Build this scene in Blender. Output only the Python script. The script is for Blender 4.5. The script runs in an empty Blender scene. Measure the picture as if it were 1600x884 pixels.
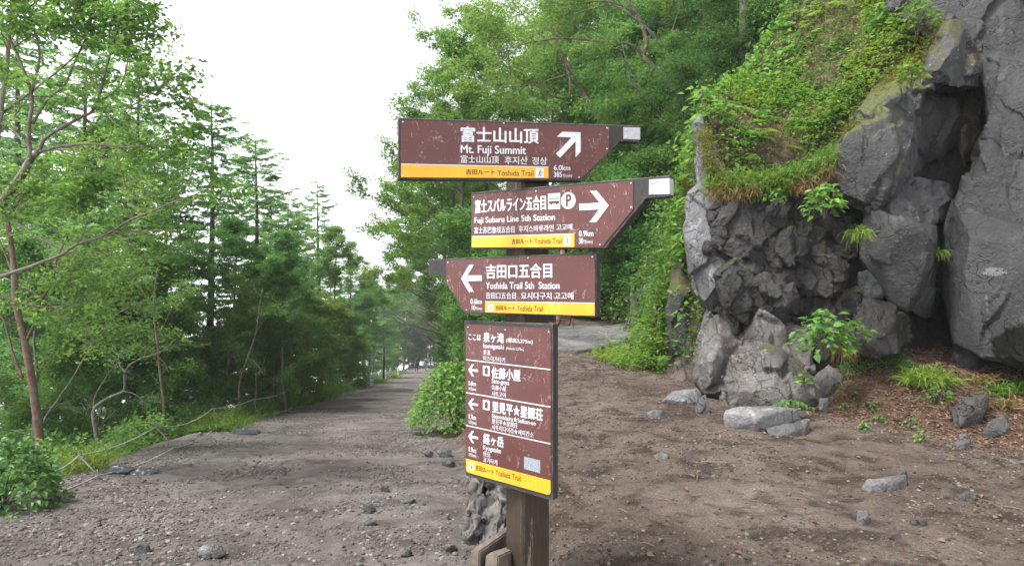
import bpy, bmesh, math, random
import numpy as np
from mathutils import Vector, Matrix

S = bpy.context.scene
COL = S.collection
PI = math.pi
R = math.radians

# ------------------------------------------------------------------ camera
F_PX = 900.0                       # focal length in pixels of a 1600 px wide frame
EYE = 1.6
PITCH = math.atan(18.0 / F_PX)
cam_d = bpy.data.cameras.new('camera')
cam_d.sensor_width = 36.0
cam_d.lens = F_PX / 1600.0 * 36.0
cam_d.clip_start = 0.05
cam_d.clip_end = 2000.0
cam = bpy.data.objects.new('camera', cam_d)
COL.objects.link(cam)
cam.location = (0, 0, EYE)
cam.rotation_euler = (PI / 2 + PITCH, 0, 0)
S.camera = cam

# ------------------------------------------------------------------ sky, sun, exposure
SUN_ELEV, SUN_AZ = R(63), R(-112)   # azimuth measured from +Y (view direction), negative = left
world = bpy.data.worlds.new('World')
S.world = world
world.use_nodes = True
wn, wl = world.node_tree.nodes, world.node_tree.links
bg = wn['Background']
sky = wn.new('ShaderNodeTexSky')
sky.sky_type = 'NISHITA'
sky.sun_disc = False
sky.sun_elevation = SUN_ELEV
sky.sun_rotation = SUN_AZ
sky.altitude = 2300
sky.dust_density = 4.0
sky.ozone_density = 0.5
tc = wn.new('ShaderNodeTexCoord')
sep = wn.new('ShaderNodeSeparateXYZ')
mx = wn.new('ShaderNodeMath'); mx.operation = 'MAXIMUM'; mx.inputs[1].default_value = 0.12
cmb = wn.new('ShaderNodeCombineXYZ')
wl.new(tc.outputs['Generated'], sep.inputs[0])
wl.new(sep.outputs[0], cmb.inputs[0]); wl.new(sep.outputs[1], cmb.inputs[1])
wl.new(sep.outputs[2], mx.inputs[0]); wl.new(mx.outputs[0], cmb.inputs[2])
wl.new(cmb.outputs[0], sky.inputs[0])
hsv = wn.new('ShaderNodeHueSaturation')
hsv.inputs['Saturation'].default_value = 0.10
hsv.inputs['Value'].default_value = 1.0
wl.new(sky.outputs[0], hsv.inputs['Color'])
wl.new(hsv.outputs[0], bg.inputs['Color'])
bg.inputs['Strength'].default_value = 0.15

sun_d = bpy.data.lights.new('sun', 'SUN')
sun_d.energy = 2.3
sun_d.angle = R(18)
sun_d.color = (1.0, 0.97, 0.92)
sun = bpy.data.objects.new('sun', sun_d)
COL.objects.link(sun)
sdir = Vector((math.sin(SUN_AZ) * math.cos(SUN_ELEV), math.cos(SUN_AZ) * math.cos(SUN_ELEV), math.sin(SUN_ELEV)))
sun.rotation_euler = sdir.to_track_quat('Z', 'Y').to_euler()
sun.location = (-20, -20, 40)

S.view_settings.view_transform = 'Standard'
S.view_settings.look = 'None'
S.view_settings.exposure = 1.7
S.view_settings.gamma = 1.0
S.view_settings.use_curve_mapping = False
S.render.engine = 'CYCLES'
cy = S.cycles
cy.max_bounces = 6
cy.diffuse_bounces = 3
cy.glossy_bounces = 2
cy.transmission_bounces = 3
cy.transparent_max_bounces = 8
cy.use_denoising = True
cy.caustics_reflective = False
cy.caustics_refractive = False
cy.volume_bounces = 0

# ------------------------------------------------------------------ pixel rays (photo pixels, 1600 x 884)
CP = np.array([0, 0, EYE])
FWD = np.array([0, math.cos(PITCH), math.sin(PITCH)])
UPV = np.array([0, -math.sin(PITCH), math.cos(PITCH)])
RGT = np.array([1.0, 0, 0])
def ray(px, py):
    return FWD + (px - 800.0) / F_PX * RGT + (442.0 - py) / F_PX * UPV
def P(px, py, Y):
    """the point seen at pixel (px, py) that lies Y metres ahead"""
    r = ray(px, py)
    return CP + r * (Y / r[1])
def V(p): return Vector((float(p[0]), float(p[1]), float(p[2])))

# ------------------------------------------------------------------ noise
def _h(i, j, k, seed):
    n = (i * 374761393 + j * 668265263 + k * 1274126177 + seed * 974634777) & 0xFFFFFFFF
    n = ((n ^ (n >> 13)) * 1274126177) & 0xFFFFFFFF
    n = n ^ (n >> 16)
    return (n & 0xFFFFFF) / float(0xFFFFFF)
def vnoise(p, seed=0):
    p = np.asarray(p, float)
    i = np.floor(p).astype(np.int64)
    f = p - i
    u = f * f * (3 - 2 * f)
    r = 0
    for dx in (0, 1):
        for dy in (0, 1):
            for dz in (0, 1):
                w = (u[..., 0] if dx else 1 - u[..., 0]) * (u[..., 1] if dy else 1 - u[..., 1]) * (u[..., 2] if dz else 1 - u[..., 2])
                r = r + w * _h(i[..., 0] + dx, i[..., 1] + dy, i[..., 2] + dz, seed)
    return r * 2 - 1
def fbm(p, octs=4, seed=0, lac=2.1, gain=0.5):
    p = np.asarray(p, float)
    a, s, t = 1.0, 0.0, 0.0
    for o in range(octs):
        s = s + a * vnoise(p, seed + o * 17)
        t += a
        a *= gain
        p = p * lac + 3.7
    return s / t
def sstep(a, b, x):
    t = np.clip((x - a) / (b - a), 0, 1)
    return t * t * (3 - 2 * t)
def xyz(x, y, z=0.0):
    x, y = np.asarray(x, float), np.asarray(y, float)
    return np.stack([x, y, np.zeros_like(x) + z], -1)

# ------------------------------------------------------------------ object helpers
def tag(o, label=None, cat=None, group=None, kind=None):
    if label: o['label'] = label
    if cat: o['category'] = cat
    if group: o['group'] = group
    if kind: o['kind'] = kind
    return o
def empty(name, loc, label, cat, group=None, rz=0.0):
    o = bpy.data.objects.new(name, None)
    o.empty_display_size = 0.1
    COL.objects.link(o)
    o.location = (float(loc[0]), float(loc[1]), float(loc[2]))
    o.rotation_euler = (0, 0, rz)
    return tag(o, label, cat, group)
def mk(name, Vs, tris=None, quads=None, polys=None, mat=None, parent=None, smooth=False, origin=None, matidx=None, attr=None):
    """one mesh object; Vs in world coordinates unless parent/origin given, then they are relative to it"""
    Vs = np.asarray(Vs, np.float32).reshape(-1, 3)
    me = bpy.data.meshes.new(name)
    if polys is not None:
        me.from_pydata([tuple(map(float, v)) for v in Vs], [], [list(map(int, p)) for p in polys])
    else:
        T = np.zeros((0, 3), np.int32) if tris is None else np.asarray(tris, np.int32).reshape(-1, 3)
        Q = np.zeros((0, 4), np.int32) if quads is None else np.asarray(quads, np.int32).reshape(-1, 4)
        me.vertices.add(len(Vs)); me.vertices.foreach_set('co', Vs.ravel())
        me.loops.add(T.size + Q.size)
        me.loops.foreach_set('vertex_index', np.concatenate([T.ravel(), Q.ravel()]))
        me.polygons.add(len(T) + len(Q))
        st = np.concatenate([np.arange(len(T)) * 3, T.size + np.arange(len(Q)) * 4]).astype(np.int32)
        me.polygons.foreach_set('loop_start', st)
        me.update(calc_edges=True)
    if matidx is not None:
        me.polygons.foreach_set('material_index', np.asarray(matidx, np.int32))
    me.polygons.foreach_set('use_smooth', np.full(len(me.polygons), bool(smooth)))
    if attr is not None:
        for an, av in attr.items():
            a = me.color_attributes.new(an, 'FLOAT_COLOR', 'POINT')
            av = np.asarray(av, np.float32)
            c = np.ones((len(Vs), 4), np.float32); c[:, :av.shape[1]] = av
            a.data.foreach_set('color', c.ravel())
    me.validate()
    o = bpy.data.objects.new(name, me)
    COL.objects.link(o)
    for m in (mat if isinstance(mat, (list, tuple)) else [mat]):
        if m: me.materials.append(m)
    if parent is not None: o.parent = parent
    if origin is not None: o.location = origin
    return o
def copy_tree(o, parent=None):
    c = o.copy(); COL.objects.link(c)
    if parent is not None: c.parent = parent
    for ch in list(o.children): copy_tree(ch, c)
    return c
class Acc:
    """collects vertices and faces for one mesh"""
    def __init__(s): s.v, s.q, s.t, s.n = [], [], [], 0
    def add(s, v, q=None, t=None):
        v = np.asarray(v, float).reshape(-1, 3)
        if q is not None and len(q): s.q.append(np.asarray(q).reshape(-1, 4) + s.n)
        if t is not None and len(t): s.t.append(np.asarray(t).reshape(-1, 3) + s.n)
        s.v.append(v); s.n += len(v)
    def tube(s, pts, rad, n=7, cap=True):
        pts = np.asarray(pts, float); m = len(pts)
        rad = np.broadcast_to(np.asarray(rad, float), (m,))
        tan = np.gradient(pts, axis=0); tan /= np.linalg.norm(tan, axis=1)[:, None] + 1e-9
        ref = np.array([0.31, 0.17, 0.93]) if abs(tan[:, 2]).mean() < 0.8 else np.array([0.95, 0.2, 0.1])
        a = np.cross(tan, ref); a /= np.linalg.norm(a, axis=1)[:, None] + 1e-9
        b = np.cross(tan, a)
        th = np.arange(n) * 2 * PI / n
        ring = pts[:, None] + rad[:, None, None] * (np.cos(th)[None, :, None] * a[:, None] + np.sin(th)[None, :, None] * b[:, None])
        v = ring.reshape(-1, 3)
        i = np.arange(m - 1)[:, None] * n; j = np.arange(n)[None]; k = (j + 1) % n
        q = np.stack([i + j, i + k, i + n + k, i + n + j], -1).reshape(-1, 4)
        t = None
        if cap:
            v = np.vstack([v, pts[:1], pts[-1:]])
            c0, c1 = m * n, m * n + 1
            jj = np.arange(n); kk = (jj + 1) % n
            t = np.vstack([np.stack([kk, jj, np.full(n, c0)], -1), np.stack([(m - 1) * n + jj, (m - 1) * n + kk, np.full(n, c1)], -1)])
        s.add(v, q, t)
    def box(s, c, size, rot=None):
        c = np.asarray(c, float); h = np.asarray(size, float) / 2
        v = np.array([[x, y, z] for x in (-1, 1) for y in (-1, 1) for z in (-1, 1)]) * h
        if rot is not None: v = v @ np.array(rot.to_3x3() if hasattr(rot, 'to_3x3') else rot).T
        s.add(v + c, [[0, 1, 3, 2], [4, 6, 7, 5], [0, 4, 5, 1], [2, 3, 7, 6], [0, 2, 6, 4], [1, 5, 7, 3]])
    def obj(s, name, mat, parent=None, smooth=False, origin=None):
        v = np.vstack(s.v) if s.v else np.zeros((0, 3))
        return mk(name, v, np.vstack(s.t) if s.t else None, np.vstack(s.q) if s.q else None, mat=mat, parent=parent, smooth=smooth, origin=origin)
def spline(pts, n):
    """Catmull-Rom through pts, n samples"""
    p = np.asarray(pts, float)
    if len(p) == 2: 
        t = np.linspace(0, 1, n)[:, None]
        return p[0] * (1 - t) + p[1] * t
    p = np.vstack([2 * p[0] - p[1], p, 2 * p[-1] - p[-2]])
    m = len(p) - 3
    u = np.linspace(0, m - 1e-6, n); i = u.astype(int); f = (u - i)[:, None]
    a, b, c, d = p[i], p[i + 1], p[i + 2], p[i + 3]
    return 0.5 * (2 * b + (c - a) * f + (2 * a - 5 * b + 4 * c - d) * f ** 2 + (3 * b - a - 3 * c + d) * f ** 3)

# ------------------------------------------------------------------ materials
def new_mat(name):
    m = bpy.data.materials.new(name); m.use_nodes = True
    nt = m.node_tree
    return m, nt.nodes, nt.links, nt.nodes['Principled BSDF']
def noise_node(n, l, vec, scale, detail=4, rough=0.55, dist=0.0):
    t = n.new('ShaderNodeTexNoise')
    t.inputs['Scale'].default_value = scale; t.inputs['Detail'].default_value = detail
    t.inputs['Roughness'].default_value = rough; t.inputs['Distortion'].default_value = dist
    if vec is not None: l.new(vec, t.inputs['Vector'])
    return t.outputs['Fac']
def ramp(n, l, fac, stops, interp='LINEAR'):
    r = n.new('ShaderNodeValToRGB'); r.color_ramp.interpolation = interp
    e = r.color_ramp.elements
    while len(e) < len(stops): e.new(0.5)
    for k, (p, c) in enumerate(stops):
        e[k].position = p
        e[k].color = (c, c, c, 1) if isinstance(c, (int, float)) else (*c, 1)
    l.new(fac, r.inputs[0])
    return r.outputs[0]
def mixc(n, l, fac, a, b, blend='MIX'):
    m = n.new('ShaderNodeMix'); m.data_type = 'RGBA'; m.blend_type = blend
    for sock, val in ((m.inputs[0], fac), (m.inputs[6], a), (m.inputs[7], b)):
        if hasattr(val, 'links'): l.new(val, sock)
        elif isinstance(val, (int, float)): sock.default_value = val if sock.type == 'VALUE' else (val, val, val, 1)
        else: sock.default_value = (*val, 1)
    return m.outputs[2]
def mathn(n, l, op, a, b=0.0, clamp=False):
    m = n.new('ShaderNodeMath'); m.operation = op; m.use_clamp = clamp
    for i, val in enumerate((a, b)):
        if hasattr(val, 'links'): l.new(val, m.inputs[i])
        else: m.inputs[i].default_value = val
    return m.outputs[0]
def bump(n, l, bsdf, h, strength=0.5, dist=0.02, prev=None):
    b = n.new('ShaderNodeBump'); b.inputs['Strength'].default_value = strength; b.inputs['Distance'].default_value = dist
    l.new(h, b.inputs['Height'])
    if prev is not None: l.new(prev, b.inputs['Normal'])
    if bsdf is not None: l.new(b.outputs[0], bsdf.inputs['Normal'])
    return b.outputs[0]
def objvec(n): return n.new('ShaderNodeTexCoord').outputs['Object']
def geovec(n): return n.new('ShaderNodeNewGeometry').outputs['Position']

def mat_leaf(name, cols, trans=0.35, rough=0.5, patch=None):
    m, n, l, b = new_mat(name)
    g = n.new('ShaderNodeNewGeometry')
    stops = [((i + 0.5) / len(cols), c) for i, c in enumerate(cols)]
    c = ramp(n, l, g.outputs['Random Per Island'], stops)
    oi = n.new('ShaderNodeObjectInfo')
    hs = n.new('ShaderNodeHueSaturation')
    l.new(c, hs.inputs['Color'])
    l.new(mathn(n, l, 'ADD', mathn(n, l, 'MULTIPLY', oi.outputs['Random'], 0.035), 0.4825), hs.inputs['Hue'])
    l.new(mathn(n, l, 'ADD', mathn(n, l, 'MULTIPLY', oi.outputs['Random'], -0.25), 1.12), hs.inputs['Value'])
    c = hs.outputs[0]
    if patch:                                # clumps of a second leaf colour
        pn = noise_node(n, l, geovec(n), patch[1], 2)
        c = mixc(n, l, ramp(n, l, pn, [(0.45, 0.0), (0.62, 1.0)]), c, patch[0])
    l.new(c, b.inputs['Base Color'])
    b.inputs['Roughness'].default_value = rough
    b.inputs['Specular IOR Level'].default_value = 0.35
    tr = n.new('ShaderNodeBsdfTranslucent')
    l.new(mixc(n, l, 0.5, c, (0.20, 0.30, 0.03), 'SCREEN') if False else c, tr.inputs['Color'])
    hs2 = n.new('ShaderNodeHueSaturation'); hs2.inputs['Value'].default_value = 1.9; hs2.inputs['Hue'].default_value = 0.485
    l.new(c, hs2.inputs['Color']); l.new(hs2.outputs[0], tr.inputs['Color'])
    ms = n.new('ShaderNodeMixShader'); ms.inputs[0].default_value = trans
    l.new(b.outputs[0], ms.inputs[1]); l.new(tr.outputs[0], ms.inputs[2])
    l.new(ms.outputs[0], n['Material Output'].inputs['Surface'])
    return m
def mat_bark(name, c1, c2, c3=None, scale=9.0, stretch=(1, 1, 0.25), bstr=0.6, lichen=None):
    m, n, l, b = new_mat(name)
    mp = n.new('ShaderNodeMapping'); mp.inputs['Scale'].default_value = stretch
    l.new(objvec(n), mp.inputs['Vector'])
    a = noise_node(n, l, mp.outputs[0], scale, 6, 0.65)
    c = ramp(n, l, a, [(0.3, c1), (0.68, c2)])
    if c3:
        a2 = noise_node(n, l, mp.outputs[0], scale * 0.35, 4, 0.6)
        c = mixc(n, l, ramp(n, l, a2, [(0.5, 0.0), (0.6, 1.0)]), c, c3)
    if lichen:
        a3 = noise_node(n, l, objvec(n), 14, 5, 0.7)
        c = mixc(n, l, ramp(n, l, a3, [(0.57, 0.0), (0.63, 1.0)]), c, lichen)
    l.new(c, b.inputs['Base Color'])
    b.inputs['Roughness'].default_value = 0.9
    b.inputs['Specular IOR Level'].default_value = 0.2
    bump(n, l, b, noise_node(n, l, mp.outputs[0], scale * 2, 6, 0.7), bstr, 0.02)
    return m
def mat_plain(name, col, rough=0.6, var=0.15, scale=20, metal=0.0, spec=0.4):
    m, n, l, b = new_mat(name)
    a = noise_node(n, l, objvec(n), scale, 4, 0.6)
    c = mixc(n, l, ramp(n, l, a, [(0.3, 0.0), (0.7, 1.0)]), tuple(x * (1 - var) for x in col), tuple(min(1, x * (1 + var)) for x in col))
    l.new(c, b.inputs['Base Color'])
    b.inputs['Roughness'].default_value = rough; b.inputs['Metallic'].default_value = metal
    b.inputs['Specular IOR Level'].default_value = spec
    return m
# ------------------------------------------------------------------ terrain
def x_div(y):  return np.interp(y, [-10, 0, 3, 6, 9, 12, 20, 35, 76, 120], [-0.1, -0.1, -0.12, -0.3, -0.75, -1.3, -2.6, -5.0, -10.0, -12.0])
def x_left(y): return np.interp(y, [-20, 0, 6.2, 15.8, 46, 76, 130], [-5.0, -5.0, -5.6, -7.1, -9.8, -14.0, -22.0])
def x_right(y): return np.interp(y, [3, 7, 9, 11, 14, 20, 60], [2.6, 2.2, 1.9, 2.5, 2.3, 2.2, 2.0])
def y_cliff(x): return np.interp(x, [2.2, 3.5, 5, 7, 12, 30], [7.3, 6.95, 6.9, 6.8, 6.6, 6.0])
def terr(x, y):
    x, y = np.asarray(x, float), np.asarray(y, float)
    zL = -0.11 * y
    zR = 0.072 * y + 0.05 * np.maximum(y - 14, 0)
    w = 0.5 + 0.25 * np.maximum(y - 8, 0)
    t = sstep(0.0, 1.0, (x - x_div(y)) / w)
    z = zL * (1 - t) + zR * t
    s = np.maximum(x_left(y) - x, 0)
    z = z - (np.sqrt(s * s + 0.5) - 0.7071) * 0.62 * np.clip(1 - s / 900, 0.3, 1)
    # low earth ridge along the fork
    z = z + 0.13 * np.exp(-((x - x_div(y) - 0.34) / 0.20) ** 2) * sstep(3.1, 4.0, y) * (1 - sstep(9, 11, y))
    # vegetated hillside to the right, steep at first
    hs = np.maximum(x - x_right(y), 0)
    side = np.interp(y, [7.0, 8.0, 9.2], [8.0, 6.0, 0.0]) * np.clip(x - 2.22, 0, 0.5) + 2.2 * np.minimum(hs, 2.6) + 0.75 * np.maximum(hs - 2.6, 0)
    side = np.minimum(side, 10 + 0.35 * hs)
    top = np.interp(x, [2, 2.3, 3.0, 3.7, 4.5, 6, 9, 20, 60], [3.75, 3.6, 3.2, 3.2, 4.1, 6, 8, 14, 22]) + 0.9 * np.minimum(y - 6.9, 7) + 0.4 * np.maximum(y - 13.9, 0)
    hill = np.minimum(z + side, np.maximum(top, z))
    yt = np.interp(x, [2.5, 3.0, 3.6, 4.5, 6, 10], [6.5, 6.0, 5.2, 4.5, 4.0, 3.0])
    yc = y_cliff(x)
    bank = 0.5 * sstep(0, 1, (y - yt) / np.maximum(yc - yt, 0.3)) * sstep(2.4, 3.2, x)
    q = sstep(0, 0.35, y - yc)
    q = np.where(x < 2.2, sstep(7.0, 7.6, y), q)
    z = np.where(x > x_right(np.maximum(y, 3)) - 0.5, (z + bank) * (1 - q) + hill * q, z)
    return z

def axis(lo, hi, step, far_lo, far_hi, g=1.13):
    a = list(np.arange(lo, hi + 1e-6, step))
    d = step; x = hi
    while x < far_hi: d *= g; x += d; a.append(x)
    d = step; x = lo; pre = []
    while x > far_lo: d *= g; x -= d; pre.append(x)
    return np.array(pre[::-1] + a)
gx = axis(-7.5, 6.0, 0.035, -170, 170, 1.09)
gy = axis(2.6, 9.5, 0.035, -14, 190, 1.05)
GX, GY = np.meshgrid(gx, gy)
GZ = terr(GX, GY)
near = np.clip(1.6 - np.hypot(GX, GY - 4) / 18, 0.25, 1)
onp = sstep(0, 1.0, GX - x_left(GY))           # on the paths
rgt = sstep(0.0, 0.6, GX - x_div(GY))
dis = 0.05 * fbm(xyz(GX * 0.5, GY * 0.5), 3, 1) + 0.035 * fbm(xyz(GX * 1.8, GY * 1.8), 4, 5) + 0.016 * fbm(xyz(GX * 7, GY * 7), 3, 9) * near
ruts = np.abs(fbm(xyz(GX * 5.0, GY * 3.0), 3, 31))
dis += 0.02 * ruts * near * (1 - rgt)
bankz = sstep(0, 0.2, GX - x_div(GY)) * (1 - sstep(0.35, 1.0, (GX - x_div(GY))))
dis += bankz * 0.10 * fbm(xyz(GX * 3, GY * 3), 4, 77)
dis += 0.05 * sstep(2.6, 3.6, GX) * fbm(xyz(GX * 4, GY * 4), 4, 55)
GZ = GZ + dis
def ground_z(x, y):
    """height of the finished ground by bilinear lookup"""
    x, y = np.atleast_1d(np.asarray(x, float)), np.atleast_1d(np.asarray(y, float))
    i = np.clip(np.searchsorted(gx, x) - 1, 0, len(gx) - 2); j = np.clip(np.searchsorted(gy, y) - 1, 0, len(gy) - 2)
    u = np.clip((x - gx[i]) / (gx[i + 1] - gx[i]), 0, 1); v = np.clip((y - gy[j]) / (gy[j + 1] - gy[j]), 0, 1)
    return GZ[j, i] * (1 - u) * (1 - v) + GZ[j, i + 1] * u * (1 - v) + GZ[j + 1, i] * (1 - u) * v + GZ[j + 1, i + 1] * u * v
def gz(x, y): return float(ground_z(x, y)[0])

def mat_ground():
    m, n, l, b = new_mat('volcanic trail soil')
    pos = geovec(n)
    at = n.new('ShaderNodeAttribute'); at.attribute_name = 'zone'
    sp = n.new('ShaderNodeSeparateColor'); l.new(at.outputs['Color'], sp.inputs[0])
    zr, zl, zf = sp.outputs[0], sp.outputs[1], sp.outputs[2]
    big = noise_node(n, l, pos, 0.9, 5, 0.6)
    mid = noise_node(n, l, pos, 6, 6, 0.65)
    fine = noise_node(n, l, pos, 60, 5, 0.75)
    grit = noise_node(n, l, pos, 170, 3, 0.7)
    grey = ramp(n, l, big, [(0.32, (0.098, 0.083, 0.075)), (0.5, (0.142, 0.126, 0.117)), (0.7, (0.190, 0.174, 0.164))])
    brown = ramp(n, l, big, [(0.3, (0.083, 0.063, 0.051)), (0.5, (0.119, 0.092, 0.077)), (0.7, (0.159, 0.128, 0.109))])
    litter = ramp(n, l, mid, [(0.3, (0.048, 0.027, 0.019)), (0.52, (0.104, 0.062, 0.041)), (0.72, (0.188, 0.126, 0.092))])
    forest = ramp(n, l, mid, [(0.35, (0.020, 0.018, 0.010)), (0.55, (0.045, 0.045, 0.018)), (0.7, (0.05, 0.075, 0.02))])
    # damp dark soil blotches on the right-hand path
    mp = n.new('ShaderNodeMapping'); mp.inputs['Scale'].default_value = (1.0, 1.5, 1.0); l.new(pos, mp.inputs[0])
    blot = noise_node(n, l, mp.outputs[0], 3.2, 7, 0.66, 0.3)
    brown = mixc(n, l, ramp(n, l, blot, [(0.49, 0.0), (0.60, 0.75)]), brown, (0.030, 0.021, 0.016))
    blot2 = noise_node(n, l, mp.outputs[0], 1.5, 7, 0.62, 0.2)
    grey = mixc(n, l, ramp(n, l, blot2, [(0.50, 0.0), (0.66, 0.65)]), grey, (0.042, 0.031, 0.026))
    c = mixc(n, l, zr, grey, brown)
    c = mixc(n, l, zl, c, litter)
    c = mixc(n, l, zf, c, forest)
    c = mixc(n, l, 0.8, c, ramp(n, l, mid, [(0.25, 0.62), (0.75, 1.35)]), 'MULTIPLY')
    c = mixc(n, l, 0.85, c, ramp(n, l, fine, [(0.25, 0.45), (0.5, 0.95), (0.75, 1.5)]), 'MULTIPLY')
    c = mixc(n, l, 0.7, c, ramp(n, l, grit, [(0.3, 0.55), (0.5, 1.0), (0.68, 1.65)]), 'MULTIPLY')
    vo = n.new('ShaderNodeTexVoronoi'); vo.inputs['Scale'].default_value = 60; l.new(pos, vo.inputs['Vector'])
    spk = ramp(n, l, vo.outputs['Distance'], [(0.12, 1.0), (0.22, 0.0)])
    vs = n.new('ShaderNodeSeparateColor'); l.new(vo.outputs['Color'], vs.inputs[0])
    gate = ramp(n, l, vs.outputs[0], [(0.74, 0.0), (0.78, 1.0)])
    c = mixc(n, l, mathn(n, l, 'MULTIPLY', mathn(n, l, 'MULTIPLY', spk, gate), mathn(n, l, 'SUBTRACT', 1.0, zf)), c, (0.24, 0.22, 0.20))
    l.new(c, b.inputs['Base Color'])
    b.inputs['Roughness'].default_value = 0.95; b.inputs['Specular IOR Level'].default_value = 0.15
    b1 = bump(n, l, None, mid, 0.5, 0.06)
    b2 = bump(n, l, None, fine, 0.8, 0.02, b1)
    bump(n, l, b, grit, 0.7, 0.008, b2)
    return m
M_GROUND = mat_ground()
nj, ni = GX.shape
VV = np.stack([GX, GY, GZ], -1).reshape(-1, 3)
wob = 0.25 * fbm(xyz(GX * 1.3, GY * 1.3), 4, 3)
zone_r = sstep(-0.15, 0.5, GX - x_div(GY) + wob * 0.6)
yt_g = np.interp(GX, [2.5, 3.0, 3.6, 4.5, 6, 10], [6.5, 6.0, 5.2, 4.5, 4.0, 3.0])
zone_l = sstep(-0.55, 0.25, GY - yt_g + wob * 1.6) * sstep(2.3, 3.0, GX + wob) * (1 - sstep(-0.1, 0.3, GY - y_cliff(GX)))
bnk = sstep(-0.05, 0.12, GX - x_div(GY) + wob * 0.3) * (1 - sstep(0.35, 0.8, GX - x_div(GY) + wob)) * sstep(3, 5, GY)
zone_l = np.maximum(zone_l, bnk * 0.65)
zone_f = np.maximum(sstep(0.0, 0.7, x_left(GY) - GX + wob - 0.2), sstep(0.1, 0.8, GX - x_right(GY)) * sstep(7.0, 7.6, GY))
zone_f = np.maximum(zone_f, sstep(0.7, 1.6, GX - x_div(GY)) * sstep(14.5, 17, GY))
zone_f = np.maximum(zone_f, sstep(0.1, 0.6, GX - x_div(GY)) * sstep(10, 12, GY) * (1 - sstep(0.7, 1.3, (GX - x_div(GY)))))
hl = sstep(0.1, 0.6, GX - x_right(GY)) * sstep(0.1, 0.4, GY - y_cliff(GX)) * (1 - sstep(9.5, 11, GY))
zone_f = zone_f * (1 - .8 * hl); zone_l = np.maximum(zone_l, hl)
zone = np.stack([zone_r, zone_l, zone_f], -1).reshape(-1, 3)
ii = np.arange(ni - 1)[None] + np.arange(nj - 1)[:, None] * ni
quads = np.stack([ii, ii + 1, ii + ni + 1, ii + ni], -1).reshape(-1, 4)
cx_, cy_ = VV[quads].mean(1)[:, 0], VV[quads].mean(1)[:, 1]
isL = (cx_ > x_left(cy_)) & (cx_ < x_div(cy_)) & (cy_ < 110)
isR = (cx_ >= x_div(cy_) + 0.4) & (cx_ < np.where(cy_ < 7, np.interp(cy_, [3, 4.0, 4.5, 5.2, 6, 6.5], [9, 6, 4.5, 3.6, 3.0, 2.5]), x_right(cy_))) & (cy_ < 16)
for nm, sel in (('gravel_path', isL), ('dirt_path', isR), ('ground', ~(isL | isR))):
    qs = quads[sel]
    used = np.unique(qs)
    rm = np.zeros(len(VV), np.int64); rm[used] = np.arange(len(used))
    o = mk(nm, VV[used], quads=rm[qs], mat=M_GROUND, smooth=True, attr={'zone': zone[used]})
    tag(o, {'gravel_path': 'wide grey gravel trail running downhill beside the rope fence', 'dirt_path': 'brown dirt path rising past the cliff foot',
            'ground': 'forest floor and slopes beside the two trails'}[nm], {'gravel_path': 'path', 'dirt_path': 'path', 'ground': 'ground'}[nm], kind='structure')
# ------------------------------------------------------------------ the signpost
def mat_sign_wood(name, c1, c2, grain=(1, 1, 12), wear=(0.42, 0.38, 0.33), wr=0.006, crack=False):
    m, n, l, b = new_mat(name)
    mp = n.new('ShaderNodeMapping'); mp.inputs['Scale'].default_value = grain; l.new(objvec(n), mp.inputs[0])
    a = noise_node(n, l, mp.outputs[0], 22, 6, 0.7)
    c = ramp(n, l, a, [(0.3, c1), (0.7, c2)])
    fl = noise_node(n, l, objvec(n), 60, 6, 0.75)
    c = mixc(n, l, ramp(n, l, fl, [(0.66, 0.0), (0.72, 0.8)]), c, wear)
    # paint worn off the edges
    bv = n.new('ShaderNodeBevel'); bv.inputs['Radius'].default_value = wr; bv.samples = 4
    g = n.new('ShaderNodeNewGeometry')
    d = n.new('ShaderNodeVectorMath'); d.operation = 'DOT_PRODUCT'
    l.new(bv.outputs[0], d.inputs[0]); l.new(g.outputs['True Normal'], d.inputs[1])
    e = ramp(n, l, d.outputs['Value'], [(0.80, 1.0), (0.97, 0.0)])
    ee = mathn(n, l, 'MULTIPLY', e, ramp(n, l, noise_node(n, l, objvec(n), 26, 5, 0.7), [(0.42, 0.0), (0.58, 0.85)]))
    c = mixc(n, l, ee, c, wear)
    if crack:
        mpc = n.new('ShaderNodeMapping'); mpc.inputs['Scale'].default_value = (1, 1, 0.05); l.new(objvec(n), mpc.inputs[0])
        ck = noise_node(n, l, mpc.outputs[0], 34, 4, 0.6)
        c = mixc(n, l, ramp(n, l, ck, [(0.645, 0.0), (0.66, 0.85), (0.675, 0.0)]), c, (0.33, 0.28, 0.22))
    l.new(c, b.inputs['Base Color'])
    b.inputs['Roughness'].default_value = 0.75; b.inputs['Specular IOR Level'].default_value = 0.25
    bump(n, l, b, a, 0.35, 0.004)
    return m
M_BOARD = mat_sign_wood('dark stained sign timber', (0.030, 0.027, 0.027), (0.060, 0.055, 0.056), (12, 12, 1.5))
M_POST = mat_sign_wood('dark brown post timber', (0.030, 0.020, 0.014), (0.066, 0.048, 0.035), (6, 6, 0.5), (0.22, 0.19, 0.155), 0.008, crack=True)
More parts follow.
